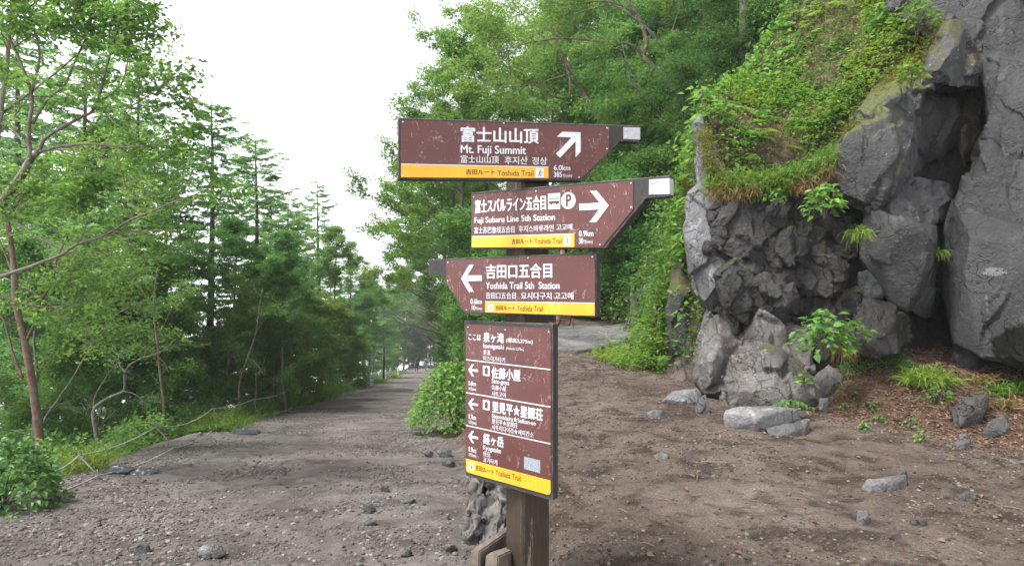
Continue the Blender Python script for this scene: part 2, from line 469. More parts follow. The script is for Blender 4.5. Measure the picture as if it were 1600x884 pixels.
def mat_enamel(name, col, chip, amount=0.0, rough=0.45, dark=None):
    """printed sign plate with small chips and scratches of the coating"""
    m, n, l, b = new_mat(name)
    p = geovec(n)
    v = noise_node(n, l, p, 5, 4, 0.6)
    c = mixc(n, l, ramp(n, l, v, [(0.3, 0.0), (0.7, 1.0)]), tuple(x * 0.90 for x in col), tuple(min(1, x * 1.12) for x in col))
    fd = ramp(n, l, noise_node(n, l, p, 2.2, 4, 0.6), [(0.45, 0.0), (0.72, 0.35)])
    c = mixc(n, l, fd, c, tuple(min(1, x * 1.25 + 0.035) for x in col))
    gate = ramp(n, l, noise_node(n, l, p, 7, 3, 0.6), [(0.42, 0.0), (0.58, 1.0)])
    fl = ramp(n, l, noise_node(n, l, p, 150, 4, 0.7), [(0.645 - amount, 0.0), (0.675 - amount, 1.0)])
    c = mixc(n, l, mathn(n, l, 'MULTIPLY', fl, gate), c, chip)
    # hair-thin scratches: warped ridges kept in patches
    mp = n.new('ShaderNodeMapping'); mp.inputs['Scale'].default_value = (1, 1, 0.35); mp.inputs['Rotation'].default_value = (0, 0.5, 0); l.new(p, mp.inputs[0])
    sc = noise_node(n, l, mp.outputs[0], 13, 5, 0.6, 1.2)
    rid = mathn(n, l, 'ABSOLUTE', mathn(n, l, 'SUBTRACT', sc, 0.5))
    line = ramp(n, l, rid, [(0.0, 1.0), (0.010, 0.0)])
    g2 = ramp(n, l, noise_node(n, l, p, 16, 4, 0.7), [(0.50, 0.0), (0.56, 0.9)])
    c = mixc(n, l, mathn(n, l, 'MULTIPLY', line, g2), c, chip)
    if dark:
        d1 = ramp(n, l, noise_node(n, l, p, 110, 4, 0.75), [(0.69, 0.0), (0.72, 0.8)])
        c = mixc(n, l, d1, c, dark)
    l.new(c, b.inputs['Base Color'])
    b.inputs['Roughness'].default_value = rough; b.inputs['Specular IOR Level'].default_value = 0.4
    return m
M_MAROON = mat_enamel('maroon sign plate', (0.094, 0.027, 0.024), (0.36, 0.26, 0.23))
M_YELLOW = mat_enamel('yellow sign band', (0.70, 0.36, 0.016), (0.75, 0.55, 0.22), -0.02, 0.45, (0.16, 0.08, 0.02))
M_WHITE = mat_enamel('white sign print', (0.62, 0.62, 0.645), (0.28, 0.17, 0.16), 0.03)
M_DARKTXT = mat_plain('dark brown print', (0.075, 0.045, 0.012), 0.5, 0.2, 60)
M_STEEL = mat_plain('worn aluminium', (0.52, 0.52, 0.54), 0.42, 0.25, 35, 0.35)
M_REFL = mat_plain('pale reflective plate', (0.40, 0.41, 0.43), 0.45, 0.12, 45, 0.0)
M_STICK = mat_plain('pale sticker', (0.26, 0.29, 0.33), 0.5, 0.35, 150)
M_SCREW = mat_plain('screw head', (0.62, 0.60, 0.58), 0.4, 0.2, 60, 0.3)

class Board:
    def __init__(s, xl, ytl, ybl, xr, ytr, ybr, Y0, x0=825.0):
        def kz(px, y1, y2): return (P(px, y1, 1.0) - P(px, y2, 1.0))[2]
        kl, kr = kz(xl, ytl, ybl), kz(xr, ytr, ybr)
        H = 0.3
        for _ in range(6):
            YL, YR = H / kl, H / kr
            O, Rr = P(xl, ytl, YL), P(xr, ytr, YR)
            s.O, u = O, Rr - O
            s.L = np.linalg.norm(u); s.u = u / s.L
            s.v = np.array([0, 0, 1.0])
            n = np.cross(s.u, s.v); n /= np.linalg.norm(n)
            s.n = n if n[1] < 0 else -n
            H *= Y0 / s.pt(x0, (ytl + ybl) / 2)[1]
        s.H = H
    def ab(s, px, py):
        r = ray(px, py)
        M = np.stack([s.u, s.v, -r], 1)
        a, b, _ = np.linalg.solve(M, CP - s.O)
        return np.array([a, b])
    def w(s, ab, off=0.0):
        ab = np.asarray(ab, float)
        return s.O + ab[..., :1] * s.u + ab[..., 1:2] * s.v + s.n * off
    def pt(s, px, py, off=0.0): return s.w(s.ab(px, py), off)
    def poly(s, pxs): return np.array([s.ab(*p) for p in pxs])
def prism(bd, ab, f, bk):
    """a plate with outline ab from offset bk to offset f in front of the board plane"""
    n = len(ab)
    v = np.vstack([bd.w(ab, f), bd.w(ab, bk)])
    a = ab; area = 0.5 * np.sum(a[:, 0] * np.roll(a[:, 1], -1) - np.roll(a[:, 0], -1) * a[:, 1])
    idx = list(range(n)) if area > 0 else list(range(n - 1, -1, -1))
    k = [i + n for i in idx]
    # front normal must be along n: u x v = +-n
    flip = np.dot(np.cross(bd.u, bd.v), bd.n) < 0
    front = idx[::-1] if flip else idx
    fs = [front, [i + n for i in front[::-1]]]
    for q in range(n):
        i, j = front[q], front[(q + 1) % n]
        fs.append([i, i + n, j + n, j])
    return v, fs
def plate(bd, name, ab, f, bk, mat, parent):
    v, fs = prism(bd, ab, f, bk)
    return mk(name, v, polys=fs, mat=mat, parent=parent)
def rounded(ab, r, which=None, seg=6):
    out = []; n = len(ab)
    for i in range(n):
        p, a, c = ab[i], ab[i - 1], ab[(i + 1) % n]
        if which is not None and i not in which: out.append(p); continue
        d1 = (a - p) / np.linalg.norm(a - p); d2 = (c - p) / np.linalg.norm(c - p)
        for t in np.linspace(0, 1, seg):
            out.append((1 - t) ** 2 * (p + d1 * r) + 2 * t * (1 - t) * p + t * t * (p + d2 * r))
    return np.array(out)
# text: every line is set as type, turned into faces and fitted to the box measured on the board
_txt = {}
def glyphs(body, bold):
    key = (body, bold)
    if key in _txt: return _txt[key]
    cu = bpy.data.curves.new('t', 'FONT'); cu.body = body; cu.size = 1.0; cu.resolution_u = 4; cu.offset = bold; cu.fill_mode = 'FRONT'
    ob = bpy.data.objects.new('t', cu); COL.objects.link(ob)
    dg = bpy.context.evaluated_depsgraph_get(); dg.update()
    me = bpy.data.meshes.new_from_object(ob.evaluated_get(dg))
    v = np.array([tuple(q.co) for q in me.vertices]).reshape(-1, 3)[:, :2]
    f = [list(p.vertices) for p in me.polygons]
    bpy.data.objects.remove(ob); bpy.data.curves.remove(cu); bpy.data.meshes.remove(me)
    lo, hi = v.min(0), v.max(0)
    _txt[key] = ((v - lo) / (hi - lo), f)
    return _txt[key]
class Print:
    """all the printing of one colour on one board, joined into one mesh"""
    def __init__(s, bd, off): s.bd, s.off, s.v, s.f, s.n = bd, off, [], [], 0
    def add2(s, ab, faces):
        s.v.append(s.bd.w(ab, s.off)); flip = np.dot(np.cross(s.bd.u, s.bd.v), s.bd.n) < 0
        s.f += [[i + s.n for i in (q[::-1] if flip else q)] for q in faces]; s.n += len(ab)
    def text(s, body, xl, xr, yt, yb, bold=0.02):
        v, f = glyphs(body, 0.0)
        a0, b1 = s.bd.ab(xl, yt); _, b0 = s.bd.ab(xl, yb); a1 = s.bd.ab(xr, (yt + yb) / 2)[0]
        # weight: the line is printed several times, shifted by a hair, each pass just above the last
        hgt = b1 - b0; d = bold * hgt * 0.9
        base = s.off
        for q, (dx, dy) in enumerate(((0, 0), (d, 0), (-d, 0), (0, d * 0.7), (0, -d * 0.7))[:1 if bold < 0.01 else 3 if bold < 0.02 else 5]):
            s.off = base + q * 0.00004
            s.add2(np.array([a0 + d + dx, b0 + dy]) + v * np.array([a1 - a0 - 2 * d, hgt]), f)
        s.off = base
    def poly(s, pxs): 
        ab = s.bd.poly(pxs)
        ar = 0.5 * np.sum(ab[:, 0] * np.roll(ab[:, 1], -1) - np.roll(ab[:, 0], -1) * ab[:, 1])
        s.add2(ab, [list(range(len(ab))) if ar > 0 else list(range(len(ab)))[::-1]])
    def rect(s, xl, xr, yt, yb):
        a0, b1 = s.bd.ab(xl, yt); b0 = s.bd.ab(xl, yb)[1]; a1 = s.bd.ab(xr, yt)[0]
        s.add2(np.array([[a0, b0], [a1, b0], [a1, b1], [a0, b1]]), [[0, 1, 2, 3]])
    def ab_poly(s, ab): s.add2(np.asarray(ab, float), [list(range(len(ab)))])
    def disc(s, px, py, r_px):
        c = s.bd.ab(px, py); r = abs(s.bd.ab(px, py - r_px)[1] - c[1])
        t = np.arange(28) * 2 * PI / 28
        s.add2(c + r * np.stack([np.cos(t), np.sin(t)], -1), [list(range(28))])
    def obj(s, name, mat, parent): return mk(name, np.vstack(s.v), polys=s.f, mat=mat, parent=parent)
def box_ab(bd, xl, xr, yt, yb):
    a0, b1 = bd.ab(xl, yt); b0 = bd.ab(xl, yb)[1]; a1 = bd.ab(xr, yt)[0]
    return a0, a1, b0, b1
def hiker_icon(bd, parent, a0, a1, b0, b1):
    """small walking figure: head, leaning trunk, two legs, stick"""
    pr_dark = Print(bd, OFF3)
    def q(*pts): return np.array([[a0 + x * (a1 - a0), b0 + y * (b1 - b0)] for x, y in pts])
    t = np.arange(10) * 2 * PI / 10
    pr_dark.ab_poly(q(*[(0.58 + 0.07 * math.cos(x), 0.80 + 0.08 * math.sin(x)) for x in t]))
    for pts in (((0.44, 0.45), (0.56, 0.45), (0.62, 0.70), (0.48, 0.70)), ((0.30, 0.14), (0.38, 0.14), (0.55, 0.44), (0.45, 0.46)),
                ((0.60, 0.14), (0.68, 0.14), (0.58, 0.42), (0.49, 0.44)), ((0.60, 0.62), (0.76, 0.50), (0.78, 0.55), (0.61, 0.69)), ((0.76, 0.16), (0.79, 0.16), (0.79, 0.58), (0.76, 0.58))):
        pr_dark.ab_poly(q(*pts))
    pr_dark.obj('hiker_icon', M_DARKTXT, parent)
def screws(bd, parent, pxs):
    for px, py in pxs:
        a = Acc(); c = bd.ab(px, py)
        t = np.arange(8) * 2 * PI / 8
        ring = c + 0.0042 * np.stack([np.cos(t), np.sin(t)], -1)
        v = np.vstack([bd.w(ring, 0.0025), bd.w(ring * 0.6 + c * 0.4, 0.0062)])
        q = [[i, (i + 1) % 8, 8 + (i + 1) % 8, 8 + i] for i in range(8)]
        v = np.vstack([v, bd.w(c[None], 0.0066)])
        a.add(v, q, [[8 + i, 8 + (i + 1) % 8, 16] for i in range(8)])
        a.obj('screw', M_SCREW, parent)

PX, PY_ = P(824, 460, 2.80)[0], 2.80
POST = empty('signpost', (PX, PY_, gz(PX, PY_)), 'dark timber signpost carrying four maroon trail boards at the fork of the paths', 'signpost')
INV = Matrix.Translation(-POST.location)
def rel(o):
    o.data.transform(INV) if o.parent is POST else None
    return o

def make_board(name, bd, outline, face, thick, label, face_round=None):
    v, fs = prism(bd, bd.poly(outline), 0.0, -thick)
    o = mk(name, v, polys=fs, mat=M_BOARD, parent=POST)
    bm = bmesh.new(); bm.from_mesh(o.data)
    bmesh.ops.bevel(bm, geom=list(bm.edges), offset=0.0022, segments=1, affect='EDGES')
    bm.to_mesh(o.data); bm.free()
    o['label'] = label
    fab = bd.poly(face)
    if face_round: fab = rounded(fab, *face_round)
    plate(bd, 'face_plate', fab, 0.0028, -0.003, M_MAROON, o)
    return o
OFF1, OFF2, OFF3 = 0.0036, 0.0042, 0.0048

# --- board 1
b1 = Board(624, 184, 279.5, 909, 193.5, 281.5, 2.66)
o1 = make_board('sign_board', b1, [(622, 184), (999, 196.5), (999, 222), (968, 221), (911, 282.5), (622, 280)],
                [(626, 188), (951.6, 198), (951.6, 236.5), (907, 280), (626, 278)], 0.045, 'topmost board for Mt. Fuji Summit with a pale end plate')
plate(b1, 'yellow_band', b1.poly([(626.6, 256.6), (856.6, 261.6), (856.6, 278.8), (626.6, 277.2)]), OFF1, 0.001, M_YELLOW, o1)
w = Print(b1, OFF2)
w.text('富士山山頂', 719.4, 841.5, 198, 222, 0.034)
w.text('Mt. Fuji Summit', 719.4, 821.5, 227, 243.4, 0.028)
w.text('富士山山顶', 719.5, 779, 242.8, 255, 0.016)
w.text('후지산', 788, 824, 244.5, 257, 0.016); w.text('정상', 831, 854.5, 245.8, 257.6, 0.016)
w.poly([(869.5, 214.1), (878.3, 206.4), (906.6, 207.3), (906.8, 237.8), (898.7, 246), (899, 221.3), (874.5, 246.9), (868.2, 240.6), (892.6, 215.5)])
w.text('6.0km', 864.8, 890.6, 258.4, 266.4, 0.026); w.text('385', 864.8, 877.7, 268.9, 277, 0.026); w.text('分(min)', 878.3, 893.3, 271.8, 278, 0.014)
w.rect(836.5, 849, 263.4, 277.6)
w.poly([(626.6, 256.0), (856.6, 260.9), (856.6, 262.1), (626.6, 257.2)])
w.obj('lettering', M_WHITE, o1)
k = Print(b1, OFF3)
k.text('吉田ルート', 727.5, 773, 264.6, 273.2, 0.02); k.text('Yoshida Trail', 776.5, 833, 266, 275, 0.008)
hiker_icon(b1, o1, *box_ab(b1, 836.5, 849, 263.4, 277.6))
k.obj('route_lettering', M_DARKTXT, o1)
plate(b1, 'end_plate', b1.poly([(974, 199), (1000, 199.8), (1000, 218.5), (974, 217.5)]), 0.0022, -0.002, M_REFL, o1)
screws(b1, o1, [(629.5, 191), (629.5, 275), (948, 200.5), (948, 233), (904.5, 277.5), (787, 193), (978, 203), (978, 214)])

# --- board 2
b2 = Board(737, 301, 389, 944, 284.2, 388, 2.66)
o2 = make_board('sign_board', b2, [(736, 301.2), (1046, 274), (1046, 307), (1009, 310), (945, 388.4), (735.4, 389.2)],
                [(738.3, 304.6), (990, 283), (989.6, 327), (941, 386), (737.6, 387)], 0.045, 'second board for the Subaru Line station with bus and parking symbols')
plate(b2, 'yellow_band', b2.poly([(738, 369.6), (898, 365.6), (898, 386), (737.6, 386.4)]), OFF1, 0.001, M_YELLOW, o2)
w = Print(b2, OFF2)
w.text('富士スバルライン五合目', 743, 854, 312.6, 333.6, 0.034)
w.rect(857, 876, 303, 327.6)
w.disc(888.7, 313.7, 13.2)
w.text('Fuji Subaru Line 5th Station', 742.3, 868, 340, 351.8, 0.028)
w.text('富士苏巴鲁线五合目', 742, 804.7, 355, 365.2, 0.016); w.text('후지스바루라인', 811.3, 865.8, 352.8, 362.8, 0.016); w.text('고고메', 870, 895, 350.6, 360.2, 0.016)
w.poly([(922.7, 298.3), (933.1, 298.3), (951.8, 321.2), (932.2, 347.4), (921.5, 347.4), (936.8, 327.3), (906, 329.1), (905.6, 318.7), (937.7, 316.9)])
w.text('0.9km', 905.2, 928, 360.6, 369.6, 0.026); w.text('30', 905.2, 912, 372.2, 381, 0.026); w.text('分(min)', 912.6, 926.6, 374.4, 381.4, 0.014)
w.rect(882, 892, 369.6, 383)
w.poly([(738, 369), (898, 365), (898, 366.2), (738, 370.2)])
w.obj('lettering', M_WHITE, o2)
m_ = Print(b2, OFF3)
pp = Print(b2, OFF3)
pp.text('P', 885.0, 893.6, 304.5, 322.8, 0.05)
a0, a1, bb0, bb1 = box_ab(b2, 857, 876, 303, 327.6)      # bus: body with windows left white, wheels
def br(x0, x1, y0, y1): m_.ab_poly([(a0 + x0 * (a1 - a0), bb0 + y0 * (bb1 - bb0)), (a0 + x1 * (a1 - a0), bb0 + y0 * (bb1 - bb0)), (a0 + x1 * (a1 - a0), bb0 + y1 * (bb1 - bb0)), (a0 + x0 * (a1 - a0), bb0 + y1 * (bb1 - bb0))])
br(0.08, 0.94, 0.36, 0.50); br(0.08, 0.94, 0.66, 0.71)
for q in range(7): br(0.08 + q * 0.137, 0.115 + q * 0.137, 0.50, 0.66)
for cxw in (0.28, 0.72):
    t = np.arange(12) * 2 * PI / 12
    m_.ab_poly([(a0 + (cxw + 0.085 * math.cos(x)) * (a1 - a0), bb0 + (0.345 + 0.068 * math.sin(x)) * (bb1 - bb0)) for x in t])
m_.obj('bus_symbol', M_MAROON, o2); pp.obj('parking_symbol', M_MAROON, o2)
k = Print(b2, OFF3)
k.text('吉田ルート', 800.3, 833, 373.4, 381.4, 0.02); k.text('Yoshida Trail', 835.6, 879.2, 372.6, 380.9, 0.008)
hiker_icon(b2, o2, *box_ab(b2, 882, 892, 369.6, 383))
k.obj('route_lettering', M_DARKTXT, o2)
v1, f1 = prism(b2, b2.poly([(1014.5, 280.6), (1046.5, 278.4), (1046.5, 303.5), (1014.2, 304.4)]), 0.0022, -0.002)
ae = b2.ab(1046, 290)[0]
aa = Acc(); pl = b2.poly([(1046, 278.4), (1046, 303.5)])
e_ab = np.array([[ae, pl[0][1]], [ae + 0.002, pl[0][1]], [ae + 0.002, pl[1][1]], [ae, pl[1][1]]])
v2, f2 = prism(b2, e_ab, 0.0, -0.038)
mk('end_plate', np.vstack([v1, v2]), polys=f1 + [[i + len(v1) for i in q] for q in f2], mat=M_REFL, parent=o2)
screws(b2, o2, [(741, 308), (740.5, 383.5), (986.5, 286.5), (986.5, 324), (938, 382.5), (838, 299), (1019, 286), (1019, 301)])

# --- board 3
b3 = Board(727, 402, 488.5, 931.3, 394.5, 494.3, 2.66)
o3 = make_board('sign_board', b3, [(669.5, 405.4), (931.7, 394.5), (931.2, 495.4), (725.5, 488.8), (688, 428.8), (670, 428.6)],
                [(698, 406.6), (929.6, 398), (930, 493.4), (727, 487.4), (697.8, 441.4)], 0.045, 'third board for Yoshida Trail 5th Station pointing downhill')
plate(b3, 'yellow_band', b3.poly([(758.8, 471), (929.6, 473.2), (929.6, 493), (758.8, 487.8)]), OFF1, 0.001, M_YELLOW, o3)
w = Print(b3, OFF2)
w.poly([(734, 413.9), (741, 413.9), (730.9, 430.2), (753.7, 430.2), (753.7, 438.6), (730.9, 439), (741, 455.6), (733.3, 455.9), (721.1, 435.2)])
w.text('0.6km', 736, 753.7, 466.5, 474.6, 0.026); w.text('10', 738, 743.6, 476.8, 484, 0.026); w.text('分(min)', 744, 754, 479, 484.6, 0.014)
w.text('吉田口五合目', 759.8, 863.5, 413.6, 435.2, 0.034)
w.text('Yoshida Trail 5th  Station', 759.8, 875, 441, 451.2, 0.028)
w.text('吉田口五合目', 759.8, 807, 456.4, 466.6, 0.016); w.text('요시다구치', 814.7, 862.4, 456.3, 467.4, 0.016); w.text('고고메', 866.5, 896.6, 456.4, 467.6, 0.016)
w.rect(763.9, 771.3, 475.2, 485.2)
w.poly([(758.8, 470.4), (929.6, 472.6), (929.6, 473.8), (758.8, 471.6)])
w.obj('lettering', M_WHITE, o3)
k = Print(b3, OFF3)
k.text('吉田ルート', 774.7, 805.7, 477, 484.2, 0.02); k.text('Yoshida Trail', 808.4, 849, 477.2, 485.8, 0.008)
hiker_icon(b3, o3, *box_ab(b3, 763.9, 771.3, 475.2, 485.2))
k.obj('route_lettering', M_DARKTXT, o3)
screws(b3, o3, [(700.3, 410), (700.3, 438.8), (729.5, 484), (926, 401.5), (926, 489.5), (826, 403)])

# --- board 4
b4 = Board(726.5, 500.8, 742.5, 863.4, 505.8, 781.5, 2.64)
o4 = make_board('sign_board', b4, [(725.2, 500.7), (863.6, 505.7), (863.3, 781.8), (727.6, 742.6)],
                [(728.4, 506), (861.2, 513.3), (861.0, 773.2), (729.2, 736.6)], 0.042, 'tall lowest board naming Izumigataki and three huts', (0.018,))
plate(b4, 'yellow_band', rounded(b4.poly([(729.0, 715.6), (860.9, 750), (861.0, 773.2), (729.2, 736.6)]), 0.018, {2, 3}), OFF1, 0.001, M_YELLOW, o4)
w = Print(b4, OFF2)
w.text('ここは', 733, 752.4, 521.3, 530.3, 0.026); w.text('泉ヶ滝', 756, 788.4, 518.6, 533.8, 0.034); w.text('(標高2,275m)', 791.6, 833.5, 527.4, 535.4, 0.026)
w.text('Izumigataki', 756, 788, 536, 545.2, 0.022); w.text('(Altitude 2,275m)', 791.8, 819.2, 541.4, 546.8, 0.012)
w.text('泉泷', 756, 767, 545.6, 553.6, 0.016); w.text('이즈미가타키', 756, 790, 555.2, 563.2, 0.016)
def hut(prw, prm, xl, xr, yt, yb):
    prw.rect(xl, xr, yt, yb)
    c0, c1, d0, d1 = box_ab(b4, xl, xr, yt, yb)
    f = lambda x, y: (c0 + x * (c1 - c0), d0 + y * (d1 - d0))
    prm.ab_poly([f(0.26, 0.16), f(0.74, 0.16), f(0.74, 0.60), f(0.86, 0.60), f(0.66, 0.80), f(0.66, 0.90), f(0.54, 0.90), f(0.54, 0.86), f(0.5, 0.88), f(0.14, 0.60), f(0.26, 0.60)])
def arrow4(xl, xr, yt, yb):
    c0, c1, d0, d1 = box_ab(b4, xl, xr, yt, yb)
    f = lambda x, y: (c0 + x * (c1 - c0), d0 + y * (d1 - d0))
    w.ab_poly([f(0, .5), f(.38, 0), f(.60, 0), f(.30, .40), f(1, .40), f(1, .60), f(.30, .60), f(.60, 1), f(.38, 1)])
for (ya, yb_, hy0, hy1) in ((568, 586.6, 570.6, 586.2), (621, 638.3, 623.8, 639)):
    arrow4(732.6, 747.8, ya, yb_); mm = Print(b4, OFF3); hut(w, mm, 755.5, 766, hy0, hy1); mm.obj('hut_symbol', M_MAROON, o4)
arrow4(732.6, 748, 671, 690)
w.text('佐藤小屋', 768.8, 814.3, 573, 590, 0.034); w.text('Sato-goya', 769.2, 796.6, 590.7, 600, 0.022); w.text('佐藤小屋', 769.2, 791.8, 600.4, 608, 0.016); w.text('사토고야', 769.2, 791.8, 610, 617.7, 0.016)
w.text('0.6km', 733, 744.6, 594.3, 601.3, 0.02); w.text('10分(min)', 733.4, 745, 603.3, 609.8, 0.014)
w.text('里見平★星観荘', 769.8, 849.2, 626, 643.4, 0.034); w.text('Satomidaira★Seikan-so', 769.4, 838, 644, 651.8, 0.022)
w.text('里见平★星观庄', 769.4, 809.8, 652.6, 661, 0.016); w.text('사토미다이라★세이칸소', 769.4, 834.6, 662, 670.4, 0.016)
w.text('0.7km', 732.9, 744.8, 646, 653.6, 0.02); w.text('12分(min)', 733.3, 745.2, 655, 662, 0.014)
w.text('経ヶ岳', 756, 788, 675.8, 692, 0.034); w.text('Kyogatake', 756, 783.7, 694, 703.6, 0.022); w.text('经岳', 756, 767, 703.4, 711.4, 0.016); w.text('쿄가타케', 756, 778, 712.6, 721, 0.016)
w.text('0.9km', 732.9, 744.8, 696.5, 704.4, 0.02); w.text('22分(min)', 733.3, 745.2, 705.6, 712.7, 0.014)
for (ya, yb_) in ((561.5, 577), (612.8, 635.3), (663.8, 692.7)):
    w.poly([(728.9, ya - 0.8), (861, yb_ - 0.9), (861, yb_ + 0.9), (728.9, ya + 0.8)])
w.rect(733.8, 741.5, 721, 733)
w.obj('lettering', M_WHITE, o4)
k = Print(b4, OFF3)
k.text('吉田ルート', 743.8, 772.7, 725, 733.4, 0.02); k.text('Yoshida Trail', 775, 814.4, 732.2, 741, 0.008)
hiker_icon(b4, o4, *box_ab(b4, 733.8, 741.5, 721, 733))
k.obj('route_lettering', M_DARKTXT, o4)
plate(b4, 'sticker', b4.poly([(819.8, 712.6), (844.8, 718.6), (844.6, 738.6), (819.4, 731.6)]), OFF1, 0.001, M_STICK, o4)
screws(b4, o4, [(732, 511), (858, 518.5), (731.6, 732.5), (857.4, 766.5), (790, 515), (789, 748)])
for o in (o1, o2, o3, o4):
    for q in [o] + list(o.children): q.data.transform(INV)

# --- the post itself: square timber turned on its corner, chamfered top
PW = 0.158; PA = R(-31)
zt = P(824, 189, 2.72)[2]
a = Acc(); zb = POST.location.z - 0.25
h = PW / 2; c = 0.012
ring = np.array([[-h + c, -h], [h - c, -h], [h, -h + c], [h, h - c], [h - c, h], [-h + c, h], [-h, h - c], [-h, -h + c]])
ca, sa = math.cos(-PA), math.sin(-PA)
ring = ring @ np.array([[ca, sa], [-sa, ca]])
lv = [(zb, 1.0), (zt - 0.03, 1.0), (zt, 0.80)]
v = np.vstack([np.c_[ring * s_ + [PX, PY_], np.full(8, z_)] for z_, s_ in lv] + [np.array([[PX, PY_, zt]])])
v -= np.array(POST.location)
q = [[i * 8 + j, i * 8 + (j + 1) % 8, (i + 1) * 8 + (j + 1) % 8, (i + 1) * 8 + j] for i in range(2) for j in range(8)]
a.add(v, q, [[16 + j, 16 + (j + 1) % 8, 24] for j in range(8)])
a.obj('post', M_POST, POST)
# bolts that carry the boards on the post, hidden brackets behind each board
for bd, ys in ((b1, (205, 262)), (b2, (312, 372)), (b3, (415, 472)), (b4, (540, 690))):
    for y in ys:
        p = bd.pt(824, y, -0.02); d = np.array([PX, PY_, p[2]]) - p
        br_ = Acc(); br_.tube([p - POST.location, p + d * 0.9 - POST.location], 0.012, 8)
        br_.obj('bracket', M_STEEL, POST)

# --- timber step ends leaning at the post foot
M_TIMB = mat_bark('weathered edging timber', (0.10, 0.078, 0.062), (0.20, 0.165, 0.14), (0.15, 0.105, 0.065), 12, (1, 0.15, 1), 0.4)
def plank(name, A, B, wid, hei, mat, label, cat='timber', group=None, up=(0, 0, 1)):
    A, B = np.asarray(A, float), np.asarray(B, float)
    d = B - A; L = np.linalg.norm(d); d /= L
    s_ = np.cross(d, up); s_ /= np.linalg.norm(s_); u_ = np.cross(s_, d)
    bm = bmesh.new(); bmesh.ops.create_cube(bm, size=1.0)
    for v_ in bm.verts:
        v_.co = V(s_ * v_.co.x * wid + d * v_.co.y * L + u_ * v_.co.z * hei)
    bmesh.ops.bevel(bm, geom=list(bm.edges), offset=0.006, segments=2, affect='EDGES')
    bmesh.ops.subdivide_edges(bm, edges=[e for e in bm.edges if e.calc_length() > L * 0.6], cuts=5)
    me = bpy.data.meshes.new(name); bm.to_mesh(me); bm.free()
    n3 = np.array([tuple(v_.co) for v_ in me.vertices]); n3 = n3 + 0.004 * np.stack([fbm(n3 * 14 + 9 * k_, 3, k_) for k_ in range(3)], -1)
    me.vertices.foreach_set('co', n3.astype(np.float32).ravel()); me.materials.append(mat); me.update()
    o = bpy.data.objects.new(name, me); COL.objects.link(o); o.location = V((A + B) / 2)
    return tag(o, label, cat, group)
plank('edging_timber', P(742, 878, 2.60), P(800, 835, 3.15), 0.045, 0.10, M_TIMB, 'upper weathered plank slanting against the signpost foot')
plank('edging_timber', P(768, 882, 2.58), P(812, 862, 3.0), 0.06, 0.08, M_TIMB, 'short thick block beside the signpost foot')
